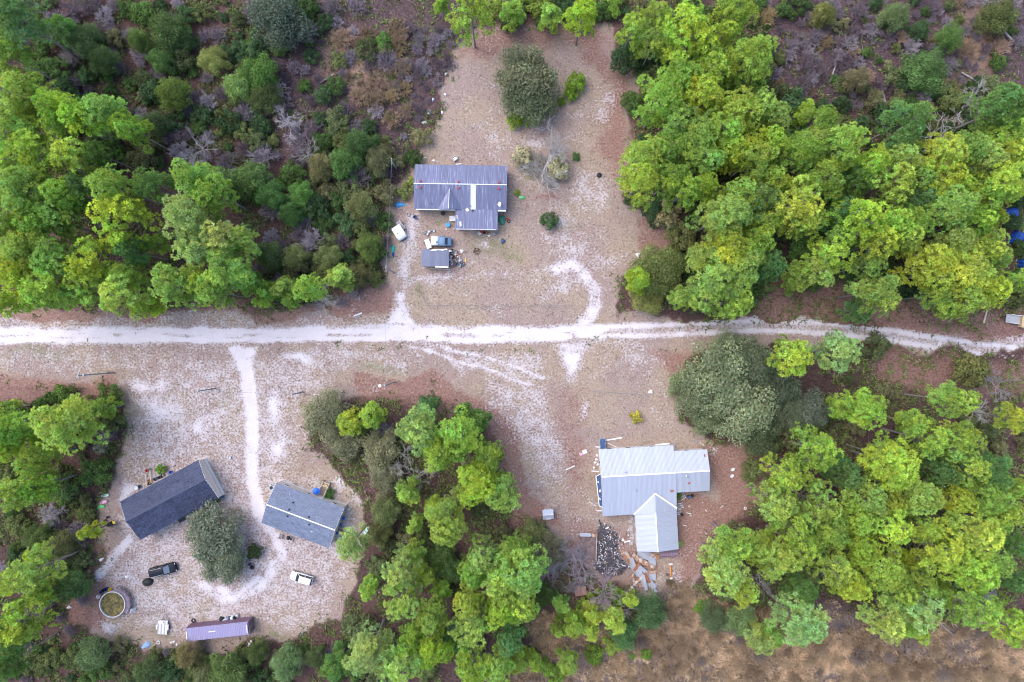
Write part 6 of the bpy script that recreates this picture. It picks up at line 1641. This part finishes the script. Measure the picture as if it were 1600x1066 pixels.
# pallets and barrels in the inner corner
for px, py, rz, lb in ((1066, 776, 35, 'tilted pallet in the inner corner of the white-roofed house'), (1063, 790, 15, 'grey pallet along the wing of the white-roofed house'), (1060, 800, 5, 'pallet lying by the valley of the white roofs')):
    x, y, g = gz_at(px, py); e = empty('pallet', (x, y, g), R(rz), lb, 'pallet')
    for i in range(5): MB().box((0, -0.45 + i * 0.22, 0.14), (1.1, 0.12, 0.03)).build('slat', M_GREYWOOD if i % 2 else M_OFFWHITE, e)
    for i in (-1, 0, 1): MB().box((i * 0.48, 0, 0.06), (0.09, 1.0, 0.12)).build('bearer', M_WOOD, e)
barrel(1075.5, 775.5, 0.28, 0.8, M_NAVY, 'dark blue barrel by the pallets'); barrel(1081, 774, 0.24, 0.7, M_DARK, 'black barrel by the pallets'); barrel(1064.5, 803, 0.26, 0.8, M_DARK, 'black barrel at the wall of the wing')
place_shrub(1058, 775, 8, (0.22, 0.33, 0.08), 'green weed bush growing in the inner corner of the white roofs')
place_shrub(1063, 850, 5, (0.35, 0.45, 0.15), 'small light green weed at the corner of the wing')
for a, b, lb in (((1072, 801), (1080, 803), 'pale stick beside the wing of the white-roofed house'), ((1066, 820), (1073, 822), 'bent pale stick farther along the wing'), ((1125, 794), (1130, 790), 'pale stick on the bare red ground'), ((1178, 790), (1186, 797), 'forked pale branch on the bare red ground')):
    plank(a, b, 0.12, M_OFFWHITE, lb)
for i in range(7):
    px, py = _jr.uniform(1065, 1110), _jr.uniform(780, 840)
    lump(px, py, _jr.uniform(.1, .2), .12, .1, M_OFFWHITE, 'white fleck of litter on the bare red ground', 0, 'litter_scrap', 'scrap', i, 'litter on the bare red ground')
# stepping slabs along the wing
for i in range(11):
    px = 987 + _jr.uniform(-3.5, 3.5); py = 806 + i * 4.3
    x, y, g = gz_at(px, py)
    tag(MB().box((0, 0, 0.06), (_jr.uniform(.5, .8), _jr.uniform(.4, .55), 0.14), taper=0.96).build('concrete_block', M_CONC if i % 3 else M_GREYWOOD, loc=(x, y, g), rz=_jr.uniform(-.4, .4)), 'loose concrete block along the wing wall', 'block', 'slabs along the wing wall')
lump(973.5, 844, 0.3, 0.3, 0.35, M_WHITE, 'white bag beside the burnt ground', name='bag', cat='bag'); plank((975, 847), (985, 845), 0.25, M_WHITE, 'white board beside the burnt ground')
# brown slab with low wall beside the burnt ground
sl = empty('brown_foundation', (*P(917.5, 855), 0), R(-2), 'brown foundation slab with a low rusty wall beside the burnt ground', 'slab')
MB().box((0, 0, 0.06), (3.3, 4.6, 0.16)).build('floor', plain('brown_slab', (0.19, 0.13, 0.125), 0.9, var=0.35, scale=1.5), sl)
MB().box((0, 2.45, 0.3), (3.6, 0.22, 0.6)).build('low_wall', M_CONC, sl); MB().box((1.72, 0, 0.22), (0.12, 4.7, 0.36)).build('kerb', M_PALEWOOD, sl)
child('wall_sheet', ribbed(0.7, 2.0, M_GALV, 0.18), sl, (0.5, 2.5, 0.63), (0, 0, R(90))); child('wall_sheet', ribbed(0.55, 1.0, M_RUST, 0.18), sl, (1.75, 2.45, 0.64), (0, 0, R(90)))
# burnt rubble
g = np.random.default_rng(8); n = 420
pos, mm, g = scatter(9000, *P(925, 0)[:1], *P(985, 0)[:1], P(0, 897)[1], P(0, 818)[1], lambda x, y, m: (0.02 + m[5] * 0.42 * sstep(0.25, 0.6, vnoise(x / 1.1, y / 1.1, 61))), 75)
sz = 0.025 + 0.14 * g.random(len(pos)) ** 2.2; q = np.array([[-1, -1, 0], [1, -1, 0], [1, 1, 0], [-1, 1, 0], [0, 0, 1.0]])
rot = g.uniform(0, 6.28, len(pos)); cs_, sn_ = np.cos(rot), np.sin(rot)
Q = q[None] * sz[:, None, None]
V = np.stack([Q[..., 0] * cs_[:, None] - Q[..., 1] * sn_[:, None] * 0.6, Q[..., 0] * sn_[:, None] + Q[..., 1] * cs_[:, None] * 0.6, Q[..., 2] * 0.7], -1) + pos[:, None] + np.array([0, 0, 0.02])
b = (np.arange(len(pos)) * 5)[:, None]
T = np.concatenate([b + np.array([[0, 1, 4]]), b + np.array([[1, 2, 4]]), b + np.array([[2, 3, 4]]), b + np.array([[3, 0, 4]])])
pal = np.array([[0.6, 0.58, 0.6], [0.4, 0.39, 0.43], [0.05, 0.05, 0.055], [0.03, 0.03, 0.03], [0.22, 0.2, 0.22], [0.35, 0.15, 0.08]])
C = np.repeat(pal[g.choice(6, len(pos), p=[.15, .16, .25, .18, .21, .05])], 5, 0)
tag(link(bpy.data.objects.new('burnt_rubble', np_mesh('burnt_rubble', V.reshape(-1, 3), T, [M_STUFF], col=C))), 'white and black rubble on the burnt ground', 'rubble', kind='stuff')
plank((936, 812), (939, 821), 0.16, M_DARK, 'charred beam at the tip of the burnt ground'); plank((946, 826), (951, 824), 0.25, M_WHITE, 'white board on the burnt ground')
for i in range(16):
    px, py = _jr.uniform(934, 975), _jr.uniform(838, 894); a_ = _jr.uniform(0, 3.14); l_ = _jr.uniform(3, 8)
    plank((px, py), (px + l_ * math.cos(a_), py + l_ * math.sin(a_)), _jr.uniform(.1, .22), _jr.choice([M_DARK, M_GREYWOOD, M_CONC, M_DARK]), 'charred board strewn over the burnt ground', 0.04 + 0.03 * (i % 4), 'charred boards on the burnt ground')
# collapsed sheet-metal heap: pixel centre, width, length, angle, material word, height
for i, (px, py, w, l, rz, k, z, tl) in enumerate((
    (984, 873, 0.85, 2.9, 40, 'r', 0.35, 0.04), (1010, 868, 1.3, 3.0, 80, 'g', 0.15, 0.02), (1018, 875, 1.2, 1.8, 10, 'g', 0.3, 0.05), (997, 872, 0.8, 2.4, 55, 'r', 0.5, 0.06),
    (1003, 876, 0.7, 1.9, 62, 'r', 0.6, 0.05), (1011, 880, 0.6, 2.5, 60, 'r', 0.4, 0.03), (992, 890, 0.8, 2.2, 35, 'g', 0.35, 0.07), (1000, 897, 0.9, 2.6, 25, 'g', 0.55, 0.05),
    (1014, 899, 1.5, 2.1, 88, 'g', 0.25, 0.02), (1012, 914, 0.7, 2.8, 88, 'g', 0.15, 0.02), (1016, 908, 0.6, 2.4, 38, 'g', 0.6, 0.06), (1010, 901, 0.5, 1.8, 30, 'd', 0.75, 0.05),
    (990, 905, 0.35, 2.0, 10, 'r', 0.3, 0.04), (996, 913, 0.5, 1.4, 80, 'r', 0.2, 0.03), (1003, 888, 0.6, 1.6, 50, 'g', 0.7, 0.1),
    (979, 868, 0.6, 2.0, 48, 'r', 0.2, 0.03), (1022, 868, 0.7, 1.6, 70, 'r', 0.35, 0.04), (1006, 908, 0.55, 2.6, 15, 'g', 0.7, 0.06), (998, 903, 0.5, 2.2, 130, 'r', 0.8, 0.05), (1020, 918, 0.5, 1.9, 40, 'g', 0.3, 0.05), (989, 880, 0.6, 2.2, 20, 'g', 0.6, 0.06), (1018, 893, 0.4, 1.7, 100, 'r', 0.5, 0.03), (994, 884, 0.5, 1.5, 140, 'd', 0.75, 0.04))):
    mt = {'r': M_RUST, 'g': M_GALV, 'd': M_BRICK}[k]; wd = {'r': 'rusty orange', 'g': 'grey galvanised', 'd': 'dark burnt'}[k]
    sheet(px, py, w * 1.15, l * 1.2, rz, mt, f'{wd} roofing sheet in the collapsed heap behind the wing', z, tl, 'collapsed sheet-metal heap')
crate(987, 917, (0.5, 0.45, 0.5), 30, M_OFFWHITE, 'white box at the end of the sheet-metal heap'); barrel(985.5, 923, 0.24, 0.5, M_PALEWOOD, 'cream pail at the end of the sheet-metal heap')
jk = empty('orange_post', (*P(1047.7, 892), 0), R(2), 'orange steel post with white end plates lying on the grass', 'post')
MB().tube((0, -1.25, 0.2), (0, 1.25, 0.2), 0.13, n=10).build('shaft', M_ORANGE, jk)
for s, w in ((1, 0.75), (-1, 0.5)): MB().box((0, s * 1.35, 0.2), (w, 0.3, 0.36)).build('end_plate', M_OFFWHITE, jk)
for a, b, mt, lb in (((941, 895), (942, 897), M_WHITE, 'white stick at the edge of the burnt ground'), ((959, 899), (961, 893), M_PALEWOOD, 'pale stick behind the burnt ground'), ((930, 877), (950, 879), M_WOOD, 'brown plank across the burnt ground')):
    plank(a, b, 0.16, mt, lb)

# --- around the dark-roofed home
toy(166.5, 773.5, 12, M_MINT, 'mint green plastic toy lounger on the sand'); toy(163.8, 784, 20, M_PINK, 'pink plastic toy lounger on the sand'); toy(160, 791, 15, M_GREEN, 'bright green plastic toy lounger on the sand')
gr = empty('barbecue', (*P(173.5, 818.5, 0.5), 0), R(20), 'black barbecue with cabinet on the reddish ground beyond the dark-roofed home', 'barbecue')
MB().box((0, 0, 0.45), (0.95, 0.8, 0.8)).build('cabinet', M_DARK, gr); MB().loft([[(x, y, z) for y, z in ((-.38, .86), (-.3, 1.1), (.3, 1.1), (.38, .86))] for x in (-.45, .45)]).build('lid', M_DARK, gr); MB().box((0.75, 0.05, 0.8), (0.5, 0.6, 0.05)).build('side_shelf', M_YELLOW, gr)
bucket(165.5, 813, 0.24, 0.4, M_DARK, 'black bucket beside the barbecue'); bucket(169.5, 808, 0.24, 0.4, M_NAVY, 'dark blue bucket beside the barbecue')
barrel(215.5, 761.5, 0.42, 0.7, M_STEEL, 'grey metal drum behind the dark-roofed home'); bucket(219.5, 760, 0.3, 0.5, M_NAVY, 'blue-grey tub beside the grey drum')
for a, b, lb in (((228.5, 740), (230.5, 759), 'weathered pole lying behind the dark-roofed home'), ((235.5, 735), (237.5, 754), 'second weathered pole lying behind the dark-roofed home')):
    plank(a, b, 0.16, M_PALEWOOD, lb, 0.35)
bucket(230.5, 735, 0.27, 0.45, M_RED, 'red bucket behind the dark-roofed home'); bucket(234.5, 733, 0.2, 0.4, M_STEEL, 'grey bucket beside the red bucket')
bucket(234.5, 750.5, 0.22, 0.4, M_ORANGE, 'orange pot between the weathered poles'); tyre(234, 755, 0.35, 'tyre below the orange pot')
for i, px in enumerate((242, 245.5, 249, 252.5, 256)):
    lump(px, 749 - i * 1.6, 0.32, 0.28, 0.5, (M_DARK, M_NAVY, M_DARK, M_DARK, M_GREYWOOD)[i], 'dark bag in the row along the rear wall of the dark-roofed home', 30 * i, 'bag', 'bag', i, 'bags along the rear wall')
bucket(268, 737.5, 0.3, 0.5, M_BLUE, 'bright blue tub along the rear wall of the dark-roofed home'); bucket(262.5, 741.5, 0.22, 0.35, M_OFFWHITE, 'pale pail beside the bright blue tub')
bucket(343, 792.5, 0.3, 0.4, M_BLUE, 'bright blue tub at the front corner of the dark-roofed home'); lump(347.5, 784, 0.4, 0.3, 0.35, M_PALEWOOD, 'tan heap at the gable corner of the dark-roofed home', name='bag', cat='bag'); bucket(349.5, 775.5, 0.2, 0.3, M_CYAN, 'sky-blue pail at the gable corner')
table(287, 811, 28, 1.35, 0.7, 0.7, M_DARK, 'black table against the front wall of the dark-roofed home')
dk2 = empty('entry_deck', (*P(314, 800, 0.6), 0), R(27.9), 'small wooden entry deck at the dark-roofed home', 'deck')
for i in range(6): MB().box((-0.9 + i * 0.36, 0, 0.62), (0.33, 1.3, 0.05)).build('deck_board', M_WOOD if i % 2 else M_PALEWOOD, dk2)
for sx in (-1, 1):
    for sy in (-1, 1): MB().box((sx * 0.98, sy * 0.58, 0.55), (0.1, 0.1, 1.1)).build('post', M_WOOD, dk2)
    MB().bar((sx * 0.98, -0.6, 1.12), (sx * 0.98, 0.6, 1.12), 0.08).build('rail', M_PALEWOOD, dk2)
for px, py, mt, lb in ((305, 809.5, M_DARK, 'black chest by the entry deck'), (310, 806, M_WHITE, 'white pail on the sand by the entry deck'), (320, 804, M_NAVY, 'navy tub by the entry deck'), (300, 815, M_STEEL, 'grey tub before the entry deck')):
    bucket(px, py, 0.32, 0.5, mt, lb, 'tub', 'tub')
bucket(359.5, 714.5, 0.3, 0.45, M_WHITE, 'white pail on the sand by the driveway')
for px, py in ((221, 711),): plank((px - 2, py), (px + 2, py), 0.2, M_STEEL, 'short grey board in the weeds')

# --- around the grey-roofed home
for px, py, lb in ((537.5, 809, 'blue chair at the end wall of the grey-roofed home, nearest the wooden steps'), (533, 819, 'blue chair beside the table at the end wall')):
    chair(px, py, -20, M_BLUE, lb)
table(529, 832.5, -20, 1.0, 1.3, 0.7, M_CONC, 'grey table at the end wall of the grey-roofed home')
p_ = P(528.3, 831); bk = tag(MB().lathe([(0.2, 0), (0.24, 0.35), (0.2, 0.35), (0.17, 0.05), (0, 0.05)], 14).build('bucket', M_BLUE, loc=(*p_, float(ground_z(*p_)[0]) + 0.725)), 'blue bucket standing on the grey table', 'bucket')
gr = empty('smoker_grill', (*P(452.5, 839), 0), R(-20), 'black kettle grill before the grey-roofed home', 'barbecue')
MB().lathe([(0, .45), (.3, .5), (.38, .75), (.3, 1.0), (0, 1.08)], 14).build('kettle', M_DARK, gr, smooth=True)
for i in range(3): MB().bar((.2 * math.cos(i * 2.1), .2 * math.sin(i * 2.1), .5), (.32 * math.cos(i * 2.1), .32 * math.sin(i * 2.1), 0), .04).build('leg', M_STEEL, gr)
MB().box((0.55, 0, 0.8), (0.4, 0.45, 0.04)).build('side_shelf', M_DARK, gr)
chair(440, 837, 70, M_GREYWOOD, 'grey-brown chair before the grey-roofed home')
x, y = P(426, 761); ac = empty('air_conditioner', (x, y, 0), R(-20.5), 'dark air-conditioning unit at the rear corner of the grey-roofed home', 'air conditioner')
MB().box((0, 0, 0.4), (0.8, 0.8, 0.8)).build('cabinet', M_STEEL, ac); MB().lathe([(0.34, 0.81), (0.3, 0.83), (0, 0.84)], 14).build('fan_grille', M_DARK, ac)
MB().box((0, 0, 0.03), (1.4, 1.5, 0.1)).build('pad', M_CONC, ac)
for px, py, rz, lb in ((571.5, 831, 50, 'pale blue toy slide under the small pine'), (574, 826.5, 60, 'white and blue toy frame beside the toy slide')):
    toy(px, py, rz, M_MINT if 'slide' in lb else M_STEEL, lb)
bucket(594.5, 804, 0.24, 0.35, M_WHITE, 'white pail at the edge of the pines'); bucket(543, 933.5, 0.22, 0.3, M_STEEL, 'pale pail at the edge of the sandy yard')
lump(545, 796, 0.35, 0.3, 0.4, M_OFFWHITE, 'pale bag at the rear corner of the grey-roofed home', name='bag', cat='bag')

# --- parking yard
for i, (px, py, rx, ry, mt, wd) in enumerate(((347, 967, .5, .5, M_DARK, 'black'), (351, 969, .45, .4, M_OFFWHITE, 'pale'), (355, 967, .5, .45, M_STEEL, 'grey'), (359, 966, .4, .4, M_NAVY, 'navy'), (363, 965.5, .5, .4, M_WHITE, 'white'), (367, 965, .4, .45, M_DARK, 'dark'), (371.5, 961.5, .38, .55, M_STEEL, 'steel-coloured'), (343, 969.5, .35, .3, M_GREYWOOD, 'brown'))):
    lump(px, py, rx, ry, 0.55, mt, f'{wd} sack heaped along the container side', 40 * i, 'sack', 'sack', i, 'sacks along the container')
tyre(302.5, 969.5, 0.42, 'old tyre leaning by the container corner')
lump(229, 1008, 1.0, 0.55, 0.5, plain('pale_blue_tarp', (0.28, 0.42, 0.62), 0.5), 'pale blue crumpled tarp beyond the flat trailer', 30); tyre(248, 1003.5, 0.36, 'pale tyre beside the crumpled pale blue tarp', M_OFFWHITE)
for i, (px, py) in enumerate(((268, 1004), (272, 1003), (277, 1007), (390, 1006), (393, 1002), (388, 1010))): lump(px, py, .3, .25, .25, M_OFFWHITE, 'pale scrap of litter behind the container', 40 * i, 'litter_scrap', 'scrap', i, 'litter behind the container')
bc = empty('child_bicycle', (*P(473, 990.5), 0), R(25), 'fallen grey bicycle in the scrub of the sandy yard', 'bicycle')
for sx in (-1, 1):
    m = MB(); k = 16
    for i in range(k):
        a, b = 6.2832 * i / k, 6.2832 * (i + 1) / k
        m.bar((sx * 0.48 + .28 * math.cos(a), .28 * math.sin(a), 0.15 + .05 * math.sin(a)), (sx * 0.48 + .28 * math.cos(b), .28 * math.sin(b), 0.15 + .05 * math.sin(b)), 0.05)
    m.build('wheel', M_RUBBER, bc)
m = MB(); m.bar((-.48, 0, .15), (-.1, .35, .2), .05); m.bar((-.1, .35, .2), (.35, .4, .2), .05); m.bar((.35, .4, .2), (.48, 0, .15), .05); m.bar((-.48, 0, .15), (0, 0, .2), .05); m.bar((0, 0, .2), (.35, .4, .2), .05); m.bar((0, 0, .2), (-.12, .4, .2), .05); m.build('frame', M_STEEL, bc)
MB().box((-.14, .46, .2), (.24, .1, .06)).build('saddle', M_DARK, bc); MB().bar((.3, .45, .05), (.36, .47, .45), .04).build('handlebar', M_STEEL, bc)
rp = empty('stone_ring', (*P(376, 908), 0), 0, 'small ring of red and white stones below the round oak', 'stone ring')
for i in range(10): MB().box((.42 * math.cos(i * .63), .42 * math.sin(i * .63), .08), (.22, .18, .18), taper=.7).build('stone', M_RED if i in (4, 5) else M_OFFWHITE, rp)
lump(394, 886.5, 0.42, 0.4, 0.5, M_DARK, 'black bag on the reddish ground by the dark round bush', name='bag', cat='bag'); bucket(391, 881, 0.25, 0.35, M_NAVY, 'dark pail beside the black bag'); bucket(387, 867, .14, .2, M_GREEN, 'tiny green pail at the edge of the round oak')
lump(198.5, 901.5, 0.4, 0.25, 0.25, M_WHITE, 'white bag by the weed tuft near the black vehicle', name='bag', cat='bag'); bucket(217, 898, .1, .2, M_RED, 'small red can on the sand near the black vehicle')
lump(159, 874, 0.5, 0.3, 0.3, M_WHITE, 'white bag at the edge of the pool yard wood', 30, name='bag', cat='bag')
for i, (px, py, mt) in enumerate(((160, 924, M_NAVY), (164, 921, M_DARK), (168, 919.5, M_BLUETARP), (174, 920, M_YELLOW), (156, 931, M_WHITE))): bucket(px, py, .32, .6, mt, 'tub standing against the pool wall', 'tub', 'tub', group='tubs against the pool wall')
for i, (px, py) in enumerate(((108, 949), (81, 939), (75, 944))): lump(px, py, .5, .3, .25, M_WHITE, 'white scrap under the pines by the pool yard', 30 * i, 'litter_scrap', 'scrap', i, 'litter under the pines')
# --- eastern edge: log, tarps under the pines
tag(MB().tube((0, -1.35, 0.2), (0, 1.35, 0.2), 0.2, 0.16, 9).build('log', M_PALEWOOD, loc=gz_at(1538, 494.5), rz=R(-15)), 'pale cut log lying on the red litter near the road end', 'log')
for px, py, rx, ry, lb in ((1577, 336, 1.3, 1.5, 'deep blue tarp shelter among the eastern pines'), (1588, 373, 1.6, 1.3, 'second deep blue tarp shelter among the eastern pines'), (1598, 413, 1.4, 1.0, 'deep blue tarp near the road end of the pine stand')):
    lump(px, py, rx, ry, 1.9, M_BLUETARP, lb)
for px, py in ((1574, 453), (1573, 468)): lump(px, py, .7, .55, .6, M_OFFWHITE, 'white tarp bundle under the last pines before the trailer', group='white bundles under the pines')
# fallen dead trees and leaning logs in the woods
for a, b, w, lb in (((1295, 130), (1312, 78), 0.22, 'thin fallen trunk in the dead brush'), ((1376, 142), (1383, 168), 0.3, 'brown fallen trunk behind the pine stand'), ((1560, 46), (1580, 68), 0.35, 'grey fallen trunk in the tan brush'), ((1500, 115), (1530, 132), 0.25, 'dark fallen trunk below the tan brush'), ((1464, 26), (1488, 8), 0.22, 'bleached fallen trunk in the dead brush'), ((1365, 245), (1392, 222), 0.25, 'bleached leaning trunk behind the pines'), ((500, 132), (522, 118), 0.2, 'bare fallen limb in the lilac thicket'), ((1466, 972), (1486, 990), 0.2, 'bleached fallen trunk in the marsh grass')):
    plank(a, b, w, M_GREYWOOD, lb, 0.25, name='fallen_trunk', t=w)
